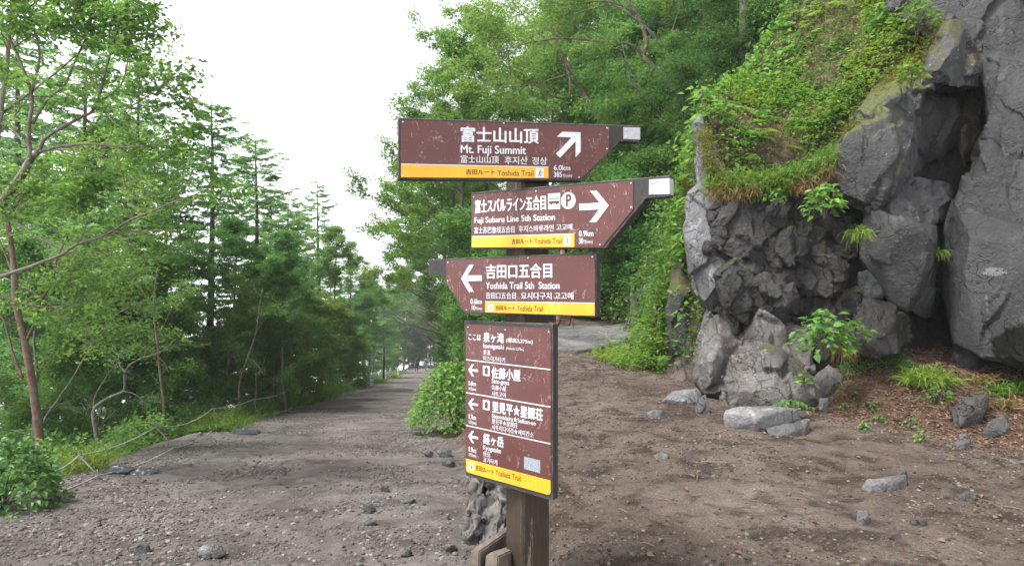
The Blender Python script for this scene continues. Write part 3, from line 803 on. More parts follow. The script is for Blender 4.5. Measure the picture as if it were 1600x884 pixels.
# ------------------------------------------------------------------ rocks
def mat_rock(name, dark, light, moss=0.0, moss_col=((0.045, 0.05, 0.008), (0.10, 0.115, 0.012)), lichen=0.0, lich_col=(0.42, 0.42, 0.40), stain=None, fine=1.0, warm=None):
    m, n, l, b = new_mat(name)
    p = geovec(n)
    a = noise_node(n, l, p, 1.6, 6, 0.62, 0.4)
    c = ramp(n, l, a, [(0.30, dark), (0.72, light)])
    if warm:
        c = mixc(n, l, ramp(n, l, noise_node(n, l, p, 2.3, 5, 0.65), [(0.52, 0.0), (0.66, 0.7)]), c, warm)
    f = noise_node(n, l, p, 34, 6, 0.72)
    c = mixc(n, l, 0.8, c, ramp(n, l, f, [(0.25, 0.45), (0.5, 1.0), (0.75, 1.65)]), 'MULTIPLY')
    bl = noise_node(n, l, p, 0.75, 4, 0.6, 0.5)
    c = mixc(n, l, 0.9, c, ramp(n, l, bl, [(0.32, 0.55), (0.5, 1.0), (0.68, 1.75)]), 'MULTIPLY')
    # weathering streaks that run down the face
    mp = n.new('ShaderNodeMapping'); mp.inputs['Scale'].default_value = (1, 1, 0.12); l.new(p, mp.inputs[0])
    st = noise_node(n, l, mp.outputs[0], 7, 5, 0.6)
    c = mixc(n, l, ramp(n, l, st, [(0.56, 0.0), (0.72, 0.55)]), c, tuple(min(1, x * 2.6) for x in light))
    # hairline cracks
    v = n.new('ShaderNodeTexVoronoi'); v.feature = 'DISTANCE_TO_EDGE'; v.inputs['Scale'].default_value = 2.6
    wv = n.new('ShaderNodeVectorMath'); wv.operation = 'ADD'
    nz = n.new('ShaderNodeTexNoise'); nz.inputs['Scale'].default_value = 2.2; nz.inputs['Detail'].default_value = 5; l.new(p, nz.inputs['Vector'])
    l.new(p, wv.inputs[0]); l.new(nz.outputs['Color'], wv.inputs[1]); l.new(wv.outputs[0], v.inputs['Vector'])
    ck = ramp(n, l, v.outputs['Distance'], [(0.0, 1.0), (0.022, 0.0)])
    cg = ramp(n, l, noise_node(n, l, p, 1.7, 3), [(0.42, 0.0), (0.54, 0.95)])
    ckk = mathn(n, l, 'MULTIPLY', ck, cg)
    c = mixc(n, l, ckk, c, tuple(x * 0.35 for x in dark))
    # gas pits of the lava and dusty pale blooms
    pits = ramp(n, l, noise_node(n, l, p, 75, 3, 0.6), [(0.33, 1.0), (0.40, 0.0)])
    c = mixc(n, l, mathn(n, l, 'MULTIPLY', pits, 0.7), c, tuple(x * 0.4 for x in dark))
    blo = ramp(n, l, noise_node(n, l, p, 3.4, 7, 0.72, 0.3), [(0.60, 0.0), (0.66, 0.55)])
    c = mixc(n, l, blo, c, tuple(min(1, x * 2.4 + 0.01) for x in light))
    if lichen > 0:
        lf = noise_node(n, l, p, 42, 4, 0.65); lg = noise_node(n, l, p, 4.5, 4, 0.6)
        c = mixc(n, l, mathn(n, l, 'MULTIPLY', ramp(n, l, lf, [(0.60, 0.0), (0.64, 0.9)]), ramp(n, l, lg, [(0.60 - lichen, 0.0), (0.70 - lichen, 1.0)])), c, lich_col)
        c = mixc(n, l, ramp(n, l, noise_node(n, l, p, 2.8, 6, 0.7), [(0.735 - lichen * 0.2, 0.0), (0.75 - lichen * 0.2, 0.85)]), c, lich_col)
    if stain:
        c = mixc(n, l, ramp(n, l, noise_node(n, l, mp.outputs[0], 5, 4, 0.6), [(0.46, 0.0), (0.60, 0.85)]), c, stain)
    hmoss = None
    if moss > 0:
        g = n.new('ShaderNodeNewGeometry'); sz = n.new('ShaderNodeSeparateXYZ'); l.new(g.outputs['Normal'], sz.inputs[0])
        mn = noise_node(n, l, p, 5.5, 6, 0.7)
        mk_ = ramp(n, l, mathn(n, l, 'ADD', mathn(n, l, 'MULTIPLY', sz.outputs[2], 0.55), mn), [(1.02 - moss, 0.0), (1.12 - moss, 1.0)])
        mc = mixc(n, l, ramp(n, l, noise_node(n, l, p, 30, 4, 0.7), [(0.35, 0.0), (0.65, 1.0)]), *moss_col)
        c = mixc(n, l, mk_, c, mc); hmoss = mk_
    l.new(c, b.inputs['Base Color'])
    b.inputs['Roughness'].default_value = 0.50; b.inputs['Specular IOR Level'].default_value = 0.6
    h1 = bump(n, l, None, noise_node(n, l, p, 9, 8, 0.72, 0.2), 0.9 * fine, 0.06)
    h2 = bump(n, l, None, f, 0.9 * fine, 0.015, h1)
    h3 = bump(n, l, None, mathn(n, l, 'MULTIPLY', ckk, -1.0), 0.8, 0.02, h2)
    bump(n, l, b, mathn(n, l, 'MULTIPLY', pits, -1.0), 0.6, 0.01, h3)
    return m
M_BAS = mat_rock('grey basalt', (0.017, 0.017, 0.018), (0.038, 0.038, 0.040), 0.0, lichen=0.0)
M_BASM = mat_rock('grey basalt with moss on top', (0.013, 0.013, 0.014), (0.031, 0.031, 0.034), 0.34, lichen=0.03)
M_BASD = mat_rock('dark rough lava', (0.011, 0.010, 0.010), (0.032, 0.030, 0.030), 0.14, lichen=0.0, fine=1.5, warm=(0.049, 0.036, 0.028))
M_BASB = mat_rock('dark brown lava', (0.012, 0.011, 0.010), (0.027, 0.025, 0.023), 0.0, lichen=0.0)
M_MOSSY = mat_rock('mossy lichened lava', (0.018, 0.018, 0.018), (0.048, 0.048, 0.048), 0.42, ((0.035, 0.030, 0.006), (0.085, 0.075, 0.010)), lichen=0.16, lich_col=(0.34, 0.36, 0.34))
M_PALE = mat_rock('pale weathered rock', (0.066, 0.061, 0.058), (0.147, 0.139, 0.129), 0.05, ((0.044, 0.050, 0.012), (0.081, 0.087, 0.019)), lichen=0.05, warm=(0.081, 0.059, 0.044))
M_SLAB = mat_rock('smooth grey cliff edge', (0.071, 0.071, 0.074), (0.161, 0.161, 0.168), 0.0, lichen=0.03)
M_RUST = mat_rock('rust stained rock', (0.049, 0.035, 0.025), (0.091, 0.070, 0.049), 0.0, stain=(0.050, 0.022, 0.010))
M_STONE = mat_rock('loose grey stone', (0.074, 0.071, 0.070), (0.147, 0.144, 0.142), 0.0, lichen=0.0)
M_PALEB = mat_rock('pale boulder', (0.105, 0.104, 0.106), (0.235, 0.235, 0.24), 0.0, lichen=0.03)
M_STONED = mat_rock('dark lava stone', (0.037, 0.034, 0.033), (0.081, 0.074, 0.071), 0.0, lichen=0.0)

# the pillar carries one pale worn patch and a chalky streak
M_BASP = M_BAS.copy(); M_BASP.name = 'grey basalt with pale patch'
_n, _l = M_BASP.node_tree.nodes, M_BASP.node_tree.links; _b = _n['Principled BSDF']
_src = _b.inputs['Base Color'].links[0].from_socket; _p = geovec(_n)
def spot(cx_, cy_, Y_, sx, sz, thr):
    mp = _n.new('ShaderNodeMapping'); q = P(cx_, cy_, Y_)
    mp.vector_type = 'POINT'; mp.inputs['Location'].default_value = (-q[0] / sx, -q[1] / 2.0, -q[2] / sz); mp.inputs['Scale'].default_value = (1 / sx, .5, 1 / sz)
    _l.new(_p, mp.inputs[0])
    ln = _n.new('ShaderNodeVectorMath'); ln.operation = 'LENGTH'; _l.new(mp.outputs[0], ln.inputs[0])
    return ramp(_n, _l, mathn(_n, _l, 'ADD', ln.outputs['Value'], mathn(_n, _l, 'MULTIPLY', noise_node(_n, _l, _p, 22, 6, .75), 1.5)), [(thr - .06, 1.0), (thr + .06, 0.0)])
_m = mathn(_n, _l, 'MAXIMUM', spot(1562, 424, 5.6, .22, .14, 1.0), mathn(_n, _l, 'MULTIPLY', spot(1543, 480, 5.7, .035, .36, 1.0), .6))
_l.new(mixc(_n, _l, mathn(_n, _l, 'MULTIPLY', _m, .75), _src, (.20, .215, .24)), _b.inputs['Base Color'])

def hull_mesh(pts):
    bm = bmesh.new()
    for p in pts: bm.verts.new(V(p))
    r = bmesh.ops.convex_hull(bm, input=list(bm.verts))
    dead = [g for g in r['geom_interior'] + r['geom_unused'] if isinstance(g, bmesh.types.BMVert)]
    bmesh.ops.delete(bm, geom=list(set(dead)), context='VERTS')
    loose = [v_ for v_ in bm.verts if not v_.link_faces]
    if loose: bmesh.ops.delete(bm, geom=loose, context='VERTS')
    return bm
def cut_hull(bm, rng, n, deep, fr):
    for _ in range(n):
        d = np.array([rng.normal() * 0.62, -1.0, rng.normal() * 0.42]) if rng.random() < fr else np.array([rng.normal(), -abs(rng.normal()) * .9 - .15, rng.normal() * .5])
        d /= np.linalg.norm(d)
        pr = np.array([np.dot(d, v_.co) for v_ in bm.verts])
        if len(pr) < 4: return
        off = pr.max() - (pr.max() - pr.min()) * rng.uniform(0.25, 1.0) * deep
        r = bmesh.ops.bisect_plane(bm, geom=list(bm.verts) + list(bm.edges) + list(bm.faces), plane_co=V(d * off), plane_no=V(d), clear_outer=True)
        bmesh.ops.convex_hull(bm, input=list(bm.verts))
def rock(name, hulls, voxel, amp, freq, seed, mat, parent=None, loc=None, facet=1.0, rough=1.0, smooth=True, cuts=0, deep=0.13, front=0.4):
    """union of convex blocks, voxel remeshed, then broken up with planar fracture facets and noise"""
    bm = bmesh.new()
    for h_ in hulls:
        hb = hull_mesh(h_)
        if cuts: cut_hull(hb, np.random.default_rng(seed * 31 + int(abs(h_[0][0]) * 1000) % 997), cuts, deep, front)
        t = bpy.data.meshes.new('t'); hb.to_mesh(t); hb.free(); bm.from_mesh(t); bpy.data.meshes.remove(t)
    me = bpy.data.meshes.new('t'); bm.to_mesh(me); bm.free()
    ob = bpy.data.objects.new('t', me); COL.objects.link(ob)
    md = ob.modifiers.new('r', 'REMESH'); md.mode = 'VOXEL'; md.voxel_size = voxel; md.use_smooth_shade = True
    dg = bpy.context.evaluated_depsgraph_get(); dg.update()
    m2 = bpy.data.meshes.new_from_object(ob.evaluated_get(dg))
    bpy.data.objects.remove(ob); bpy.data.meshes.remove(me)
    n = len(m2.vertices); co = np.zeros(n * 3, np.float32); m2.vertices.foreach_get('co', co); co = co.reshape(-1, 3).astype(float)
    no = np.zeros(n * 3, np.float32); m2.vertex_normals.foreach_get('vector', no); no = no.reshape(-1, 3)
    rng = np.random.default_rng(seed)
    d = np.zeros(n)
    lo, hi = co.min(0), co.max(0)
    for sc, am in ((1.0, 1.0), (2.1, 0.42)):
        cell = 1.0 / (freq * sc)
        cnt = int(np.clip(np.prod((hi - lo) / cell + 1), 8, 400))
        sd = lo + rng.random((cnt, 3)) * (hi - lo)
        g = rng.normal(size=(cnt, 3)) * [1, 1, .55]; g /= np.linalg.norm(g, axis=1)[:, None]
        of = rng.random(cnt) * 2 - 1
        pw = co + 0.25 * cell * np.stack([fbm(co * freq * sc * 1.2 + 11 * q, 2, seed + q) for q in range(3)], -1)
        for s0 in range(0, n, 20000):
            dd = ((pw[s0:s0 + 20000, None] - sd[None]) ** 2 * np.array([1, 1, 0.38])).sum(-1)
            i = dd.argmin(1)
            rel_ = co[s0:s0 + 20000] - sd[i]
            d[s0:s0 + 20000] += facet * am * (0.30 * amp * of[i] + np.clip((rel_ * g[i]).sum(1) * 0.55, -2.6 * amp, 2.6 * amp))
    d += rough * amp * (0.6 * fbm(co * freq * 1.2, 5, seed + 3) + 0.45 * (np.abs(fbm(co * freq * 4, 4, seed + 9)) - 0.2))
    co = co + no * d[:, None]
    if loc is not None: co -= np.asarray(loc)
    m2.vertices.foreach_set('co', co.astype(np.float32).ravel())
    m2.name = name; m2.materials.clear(); m2.materials.append(mat)
    m2.polygons.foreach_set('use_smooth', np.full(len(m2.polygons), smooth)); m2.update()
    o = bpy.data.objects.new(name, m2); COL.objects.link(o)
    if parent is not None: o.parent = parent
    if loc is not None and parent is None: o.location = V(loc)
    return o
def blk(pts, back=0.9, ex=1.12):
    cx0, cy0 = np.mean([p[0] for p in pts]), np.mean([p[1] for p in pts])
    pts = [(cx0 + (p[0] - cx0) * ex, cy0 + (p[1] - cy0) * ex, p[2]) for p in pts]
    f = [P(*p) for p in pts]
    return f + [P(p[0], p[1], p[2] + back) for p in pts]

CL = P(1300, 560, 6.6)
CLIFF = empty('rock_cliff', CL, 'dark grey lava cliff with an overhang beside the brown path', 'cliff')
def part(name, hulls, voxel, amp, freq, seed, mat, label=None, cuts=16, deep=.16, facet=.5, **k):
    o = rock(name, hulls, voxel, amp, freq, seed, mat, CLIFF, CL, cuts=cuts, deep=deep, facet=facet, front=.9, **k)
    if label: o['label'] = label
    return o
# core behind all the blocks
part('rock_core', [blk([(1115, 345, 6.9), (1150, 322, 6.72), (1300, 310, 6.66), (1345, 330, 6.66), (1345, 560, 6.42), (1130, 600, 6.6), (1300, 600, 6.38)], 0.8),
                   blk([(1340, 260, 6.92), (1420, 160, 6.95), (1540, 70, 6.95), (1540, 560, 6.7), (1420, 570, 6.6), (1335, 560, 6.6)], 0.8)], 0.03, 0.07, 2.2, 1, M_BASD, rough=1.4, cuts=0)
# upper right wall, in fracture blocks
part('rock_block', [blk([(1385, -120, 7.4), (1402, 15, 7.05), (1460, 25, 6.85), (1500, 60, 6.65), (1535, 108, 6.4), (1700, 112, 5.55), (1720, -140, 5.6), (1520, -120, 6.7)], 1.2),
    blk([(1524, 92, 6.5), (1546, 150, 6.3), (1553, 205, 6.15), (1548, 226, 6.25), (1610, 236, 5.85), (1710, 252, 5.35), (1710, 90, 5.45), (1600, 98, 5.95), (1580, 150, 6.0)], 0.9, 1.12)], 0.02, 0.045, 0.9, 3, M_BAS, rough=0.6, cuts=12, deep=.10)
part('rock_block', [blk([(1545, 214, 6.25), (1534, 262, 6.15), (1514, 286, 6.2), (1503, 320, 6.15), (1530, 336, 6.0), (1600, 362, 5.75), (1710, 400, 5.3), (1710, 235, 5.45), (1600, 230, 5.9), (1562, 262, 5.82), (1545, 310, 5.86)], 0.9, 1.09)], 0.018, 0.03, 1.3, 4, M_BAS)
part('rock_block', [blk([(1475, 388, 6.35), (1477, 450, 6.35), (1490, 500, 6.3), (1497, 328, 6.15), (1522, 345, 5.85), (1600, 372, 5.55), (1720, 412, 5.05), (1720, 575, 5.05), (1600, 553, 5.5), (1540, 546, 5.72), (1500, 527, 6.0), (1510, 430, 5.86)], 1.0)], 0.02, 0.028, 0.9, 5, M_BASP, 'smooth pillar face with a pale worn patch', rough=0.5, cuts=9, deep=.07, facet=.25)
part('rock_block', [blk([(1499, 522, 6.08), (1542, 545, 5.75), (1543, 582, 5.78), (1516, 592, 5.82), (1503, 625, 5.80), (1496, 560, 6.02)], 0.5)], 0.014, 0.02, 2.2, 6, M_BAS)
part('rock_block', [blk([(1556, 530, 5.35), (1600, 502, 5.2), (1720, 488, 4.9), (1720, 580, 4.9), (1600, 566, 5.15), (1570, 556, 5.3)], 0.6)], 0.018, 0.025, 1.6, 7, M_BAS)
# stained column and deep chimney
part('rock_block', [blk([(1512, 138, 6.62), (1530, 150, 6.5), (1538, 200, 6.42), (1522, 240, 6.42), (1507, 256, 6.5), (1500, 205, 6.62)], 0.5)], 0.014, 0.015, 2.5, 8, M_RUST, 'rust brown water-stained column')
part('rock_block', [blk([(1503, 240, 6.62), (1522, 245, 6.5), (1500, 330, 6.55), (1484, 420, 6.65), (1472, 420, 6.75), (1480, 310, 6.72)], 0.5)], 0.018, 0.015, 1.5, 9, M_BASB)
# mossy cap boulder over the overhang
part('rock_block', [blk([(1438, 126, 6.42), (1450, 86, 6.4), (1484, 37, 6.42), (1512, 52, 6.35), (1525, 82, 6.32), (1527, 130, 6.32), (1490, 134, 6.12), (1448, 131, 6.18), (1474, 86, 6.06), (1500, 92, 6.1)], 0.6)], 0.016, 0.03, 1.8, 10, M_MOSSY, 'mossy lichen-spotted cap boulder', cuts=9, deep=.08)
# great leaning overhang block
part('rock_block', [blk([(1303, 246, 6.28), (1306, 276, 6.2), (1318, 299, 6.12), (1355, 315, 6.0), (1386, 314, 5.96), (1324, 218, 6.3), (1345, 205, 6.22), (1372, 148, 6.45), (1398, 130, 6.45), (1436, 134, 6.42), (1446, 152, 6.16), (1440, 250, 5.92), (1405, 298, 5.92), (1340, 238, 6.02), (1400, 190, 6.0)], 0.8)], 0.018, 0.035, 1.2, 11, M_BASM, 'leaning overhang block with moss along its top', cuts=10, deep=.09)
part('rock_block', [blk([(1440, 140, 6.5), (1508, 178, 6.62), (1500, 215, 6.6), (1445, 250, 6.4), (1420, 275, 6.35), (1430, 180, 6.4)], 0.5)], 0.018, 0.03, 2.0, 12, M_BASB)
# middle column under the overhang
part('rock_block', [blk([(1357, 318, 6.24), (1390, 305, 6.24), (1425, 285, 6.2), (1462, 290, 6.3), (1482, 300, 6.35), (1481, 340, 6.32), (1465, 347, 6.15), (1425, 345, 6.02), (1361, 331, 6.05), (1378, 341, 6.06)], 0.6)], 0.015, 0.022, 2.0, 13, M_BAS, cuts=9, deep=.08)
part('rock_block', [blk([(1355, 353, 6.12), (1351, 400, 6.12), (1376, 443, 6.04), (1401, 468, 6.05), (1440, 486, 6.1), (1456, 488, 6.2), (1463, 354, 6.26), (1400, 350, 5.98), (1425, 372, 5.84), (1441, 400, 5.84), (1433, 442, 5.93), (1385, 348, 5.98), (1365, 336, 6.1)], 0.7)], 0.015, 0.022, 1.2, 14, M_BAS, cuts=9, deep=.08)
part('rock_block', [blk([(1344, 428, 6.18), (1358, 424, 6.06), (1380, 450, 6.0), (1375, 463, 6.05), (1350, 466, 6.1)], 0.4)], 0.012, 0.015, 3.5, 15, M_BAS, cuts=9, deep=.08)
part('rock_block', [blk([(1325, 531, 6.0), (1343, 502, 6.05), (1350, 468, 6.12), (1400, 476, 6.15), (1411, 500, 6.02), (1416, 530, 6.02), (1396, 549, 5.95), (1360, 552, 5.9), (1330, 542, 5.95), (1342, 515, 5.9)], 0.6)], 0.014, 0.02, 2.2, 16, M_BASB, 'brown lump under the hollow', cuts=9, deep=.08)
part('rock_block', [blk([(1404, 488, 6.42), (1430, 486, 6.2), (1440, 505, 6.25), (1425, 515, 6.3)], 0.4)], 0.012, 0.015, 3, 17, M_BASB)
# broken lava between the pale edge and the overhang
rngF = np.random.default_rng(5)
FR = [[(1213, 391, 6.22), (1220, 365, 6.25), (1240, 358, 6.25), (1258, 378, 6.25), (1253, 405, 6.18), (1232, 415, 6.15), (1228, 375, 6.1)],
      [(1240, 405, 6.3), (1288, 398, 6.3), (1325, 420, 6.3), (1322, 450, 6.25), (1290, 465, 6.22), (1255, 460, 6.22), (1236, 428, 6.28), (1280, 430, 6.14)],
      [(1121, 432, 6.35), (1150, 408, 6.35), (1190, 440, 6.25), (1182, 480, 6.2), (1172, 508, 6.22), (1140, 486, 6.28), (1160, 450, 6.15)],
      [(1195, 452, 6.25), (1225, 440, 6.25), (1242, 470, 6.2), (1240, 500, 6.18), (1222, 515, 6.15), (1190, 492, 6.2), (1220, 475, 6.08)],
      [(1295, 472, 6.2), (1318, 456, 6.2), (1343, 455, 6.2), (1346, 490, 6.12), (1310, 496, 6.12)],
      [(1172, 318, 6.58), (1205, 303, 6.6), (1222, 330, 6.5), (1215, 362, 6.45), (1185, 372, 6.45), (1196, 338, 6.42)],
      [(1246, 300, 6.62), (1262, 288, 6.62), (1278, 300, 6.6), (1270, 335, 6.5), (1250, 338, 6.5)],
      [(1236, 340, 6.5), (1300, 330, 6.5), (1345, 350, 6.45), (1350, 400, 6.4), (1300, 400, 6.35), (1250, 395, 6.4)]]
for _ in range(60):
    cx0, cy0 = rngF.uniform(1130, 1345), rngF.uniform(318, 515)
    r_ = rngF.uniform(14, 36); dd = 6.50 - 0.0013 * (cy0 - 310) + rngF.uniform(-.06, .10)
    FR.append([(cx0 + r_ * rngF.uniform(.6, 1.2) * math.cos(t), cy0 + r_ * rngF.uniform(.6, 1.2) * math.sin(t), dd + rngF.uniform(0, .1)) for t in np.arange(7) * 2 * PI / 7] + [(cx0, cy0, dd - 0.06)])
FR.append([(1118, 330, 6.66), (1200, 296, 6.62), (1345, 300, 6.55), (1352, 480, 6.38), (1300, 530, 6.3), (1150, 510, 6.38), (1120, 420, 6.6)])
part('broken_lava', [blk(f, 0.45, 1.08) for f in FR], 0.014, 0.042, 3.2, 18, M_BASD, 'black crumbling lava full of crevices', rough=1.3, cuts=9, deep=.2, facet=.5)
# pale smooth edge slab, left end of the cliff
part('rock_slab', [blk([(1073, 357, 6.95), (1082, 312, 6.95), (1117, 282, 6.8), (1142, 312, 6.62), (1136, 360, 6.5), (1122, 426, 6.5), (1149, 535, 6.38), (1132, 527, 6.5), (1087, 441, 6.78), (1108, 390, 6.56), (1120, 330, 6.6)], 0.7)], 0.015, 0.018, 1.0, 19, M_SLAB, 'pale grey smooth slab with white streaks', rough=0.6)
part('rock_slab', [blk([(1087, 202, 7.2), (1097, 190, 7.15), (1104, 215, 7.05), (1120, 270, 6.85), (1142, 305, 6.66), (1150, 338, 6.52), (1122, 332, 6.62), (1096, 292, 6.92), (1089, 242, 7.1)], 0.6)], 0.015, 0.018, 1.1, 20, M_SLAB)
# pale lumpy foot of the cliff
part('rock_foot', [blk([(1112, 545, 6.42), (1180, 500, 6.4), (1262, 515, 6.35), (1275, 640, 5.98), (1200, 650, 5.95), (1112, 630, 6.2), (1190, 580, 6.1)], 0.6, 1.0), blk([(1098, 545, 6.45), (1112, 498, 6.52), (1140, 525, 6.4), (1162, 570, 6.08), (1152, 618, 5.92), (1112, 622, 6.02), (1096, 585, 6.28)], 0.7, 1.22),
                   blk([(1136, 602, 5.95), (1150, 562, 6.1), (1200, 545, 6.12), (1240, 570, 5.95), (1272, 600, 5.8), (1268, 640, 5.66), (1210, 650, 5.62), (1150, 642, 5.72), (1136, 620, 5.85), (1200, 600, 5.62)], 0.8, 1.12),
                   blk([(1170, 522, 6.2), (1190, 492, 6.25), (1230, 515, 6.2), (1245, 550, 6.05), (1220, 565, 5.98), (1180, 552, 6.02)], 0.7, 1.22)],
     0.014, 0.028, 2.2, 21, M_PALE, 'pale lumpy boulder foot of the cliff', rough=1.2, cuts=11, deep=.12, facet=.5)
part('rock_foot', [blk([(1238, 530, 6.2), (1288, 500, 6.25), (1332, 522, 6.2), (1310, 585, 6.0), (1256, 590, 6.0)], 0.6)], 0.016, 0.03, 2.4, 22, M_BASD)

def px_x(px, Y): return (px - 800.0) / F_PX * Y
# ------------------------------------------------------------------ boulders and loose stones that stand alone
def hit(px, py, y0=2.0, y1=120.0):
    """first ground point along the pixel's ray"""
    ys = np.concatenate([np.arange(y0, 14, 0.02), np.arange(14, y1, 0.15)])
    r = ray(px, py); pts = CP + r[None] * (ys / r[1])[:, None]
    k = np.nonzero(pts[:, 2] < ground_z(pts[:, 0], pts[:, 1]))[0]
    return pts[k[0]] if len(k) else pts[-1]
def boulder(outline, label, mat, seed, name='boulder', depth=None, amp=None, cat='boulder', vox=None, tilt=0.0, sink=14):
    """a stone whose front outline is given in photo pixels, standing on the ground it touches"""
    xs, ys = [p[0] for p in outline], [p[1] for p in outline]
    g = hit(sum(xs) / len(xs), max(ys)); Y = g[1]
    wid = (max(xs) - min(xs)) / F_PX * Y; hgt = (max(ys) - min(ys)) / F_PX * Y
    depth = depth or 0.7 * wid
    ymax, ymin = max(ys), min(ys)
    pts = []
    for (x, y) in outline:
        f = (ymax - y) / (ymax - ymin + 1e-6)
        pts.append(P(x, y + (sink if y > ymax - 6 else 0), Y + f * depth * 0.35 + tilt * (x - xs[0]) / (max(xs) - min(xs))))
        pts.append(P(x, y + (sink if y > ymax - 6 else 0), Y + depth * (0.7 + 0.3 * f)))
    cx0, cy0 = sum(xs) / len(xs), sum(ys) / len(ys)
    pts.append(P(cx0, cy0, Y - 0.06 * depth))
    sz = max(wid, hgt)
    o = rock(name, [pts], vox or max(0.006, sz / 45), amp or 0.05 * sz, 1.3 / sz, seed, mat, None, g, facet=.2, rough=.45, cuts=10, deep=.14)
    return tag(o, label, cat)
boulder([(1131, 652), (1134, 641), (1150, 637), (1200, 635), (1262, 641), (1268, 649), (1255, 656), (1228, 664), (1185, 673), (1150, 677), (1135, 672)], 'long pale flat-topped boulder at the foot of the cliff', M_PALEB, 101, depth=0.45, amp=0.014)
boulder([(1196, 668), (1264, 655), (1268, 672), (1240, 682), (1206, 682)], 'flat grey slab lying half under the long pale boulder', M_STONE, 102, 'stone_slab', depth=0.3, amp=0.012, cat='stone')
boulder([(1036, 626), (1050, 612), (1090, 608), (1097, 618), (1085, 631), (1045, 634)], 'low pale boulder in front of the green mound', M_PALEB, 103, depth=0.35, amp=0.018)
boulder([(1087, 640), (1094, 622), (1102, 616), (1110, 635), (1105, 647), (1090, 647)], 'small pointed grey stone next to the low pale boulder', M_STONE, 104, 'stone', cat='stone')
boulder([(1098, 612), (1104, 598), (1120, 596), (1128, 610), (1120, 620), (1102, 620)], 'rounded grey stone wedged at the pale foot of the cliff', M_PALE, 105, 'stone', cat='stone')
boulder([(1012, 646), (1022, 640), (1044, 642), (1046, 651), (1030, 655), (1016, 653)], 'flat grey stone sunk in the brown path below the low pale boulder', M_STONE, 106, 'stone', cat='stone')
boulder([(1270, 592), (1295, 569), (1316, 590), (1311, 606), (1290, 624), (1274, 620)], 'upright triangular blue-grey stone at the edge of the litter bank', M_STONE, 107, depth=0.25)
boulder([(1280, 622), (1296, 622), (1292, 648), (1279, 645)], 'narrow grey stone under the triangular stone', M_STONE, 108, 'stone', cat='stone')
boulder([(1486, 640), (1506, 622), (1546, 614), (1548, 626), (1530, 662), (1500, 674), (1490, 664)], 'angular dark grey stone stuck in the litter bank', M_STONED, 109, depth=0.28)
boulder([(1493, 692), (1499, 679), (1514, 678), (1517, 692), (1508, 703), (1495, 702)], 'small grey stone just below the angular bank stone', M_STONE, 110, 'stone', cat='stone')
boulder([(1534, 680), (1545, 658), (1568, 650), (1578, 668), (1560, 686), (1540, 686)], 'slanting grey stone at the upper bank near a grass tuft', M_STONED, 111, 'stone', cat='stone')
boulder([(1345, 760), (1355, 748), (1415, 741), (1418, 752), (1412, 768), (1370, 770), (1350, 768)], 'broad flat grey stone lying on the brown path', M_STONE, 112, 'stone', cat='stone', amp=0.016)
boulder([(1388, 742), (1416, 731), (1422, 735), (1398, 746)], 'thin stone splinter behind the broad flat stone', M_STONE, 113, 'stone', cat='stone')
boulder([(1335, 815), (1341, 797), (1356, 797), (1362, 810), (1352, 820), (1337, 820)], 'pale squarish stone standing alone on the brown path', M_STONE, 114, 'stone', cat='stone')
boulder([(1422, 813), (1434, 806), (1450, 810), (1448, 820), (1430, 823)], 'low flat stone barely rising from the brown path', M_STONED, 115, 'stone', cat='stone')
boulder([(1022, 712), (1032, 706), (1044, 710), (1042, 718), (1026, 719)], 'half-buried grey stone in the middle of the brown path', M_STONE, 116, 'stone', cat='stone')
boulder([(1490, 776), (1510, 767), (1528, 772), (1520, 784), (1496, 784)], 'dark flat stone by the foot of the litter bank', M_STONED, 117, 'stone', cat='stone')
for i, (ol, lb, mt) in enumerate([
    ([(593, 766), (597, 757), (606, 757), (609, 764), (602, 769)], 'dark lava stone in the middle of the gravel trail', M_STONED),
    ([(566, 800), (570, 788), (582, 787), (588, 796), (580, 803)], 'pale grey stone on the gravel trail below the dark lava stone', M_STONE),
    ([(624, 786), (634, 778), (648, 778), (650, 784), (636, 789)], 'thin pale stone lying flat on the gravel trail', M_STONE),
    ([(682, 862), (690, 852), (710, 849), (714, 856), (700, 864)], 'light jagged stone near the timber step', M_STONE),
    ([(624, 866), (630, 858), (642, 858), (645, 866), (636, 872)], 'bluish grey stone at the lower rim of the gravel trail', M_STONE),
    ([(688, 808), (696, 802), (703, 802), (700, 811), (692, 812)], 'white-topped stone by the cut bank', M_PALE),
    ([(568, 816), (576, 810), (588, 812), (586, 822), (574, 823)], 'grey stone paired with the pale stone on the gravel trail', M_STONED),
    ([(300, 862), (320, 848), (345, 852), (352, 866), (325, 874)], 'large flat stone bedded in the gravel by the trail edge', M_STONE),
    ([(200, 858), (216, 848), (232, 850), (236, 862), (215, 868)], 'grey bedded stone among gravel farther from the signpost', M_STONE),
    ([(680, 706), (690, 700), (706, 702), (705, 712), (688, 714)], 'grey stone under the leafy bush between the trails', M_STONE),
    ([(690, 722), (702, 718), (712, 722), (708, 729), (694, 730)], 'flat pale stone lower on the bank under the leafy bush', M_PALE),
    ([(660, 708), (670, 703), (678, 707), (672, 714)], 'small brown stone left of the bank stones', M_STONED)]):
    boulder(ol, lb, mt, 140 + i, 'stone', cat='stone', sink=3)
# dark mossy rock beyond the green mound
boulder([(1041, 500), (1046, 425), (1062, 408), (1082, 418), (1096, 452), (1109, 492), (1104, 535), (1085, 560), (1050, 556)], 'dark lichen-spotted rock with moss beyond the green mound', M_MOSSY, 130, depth=0.8, amp=0.05, vox=0.018)
boulder([(1020, 552), (1022, 480), (1030, 476), (1040, 500), (1042, 552)], 'thin grey rock fin rising out of the green mound', M_STONED, 131, depth=0.3)
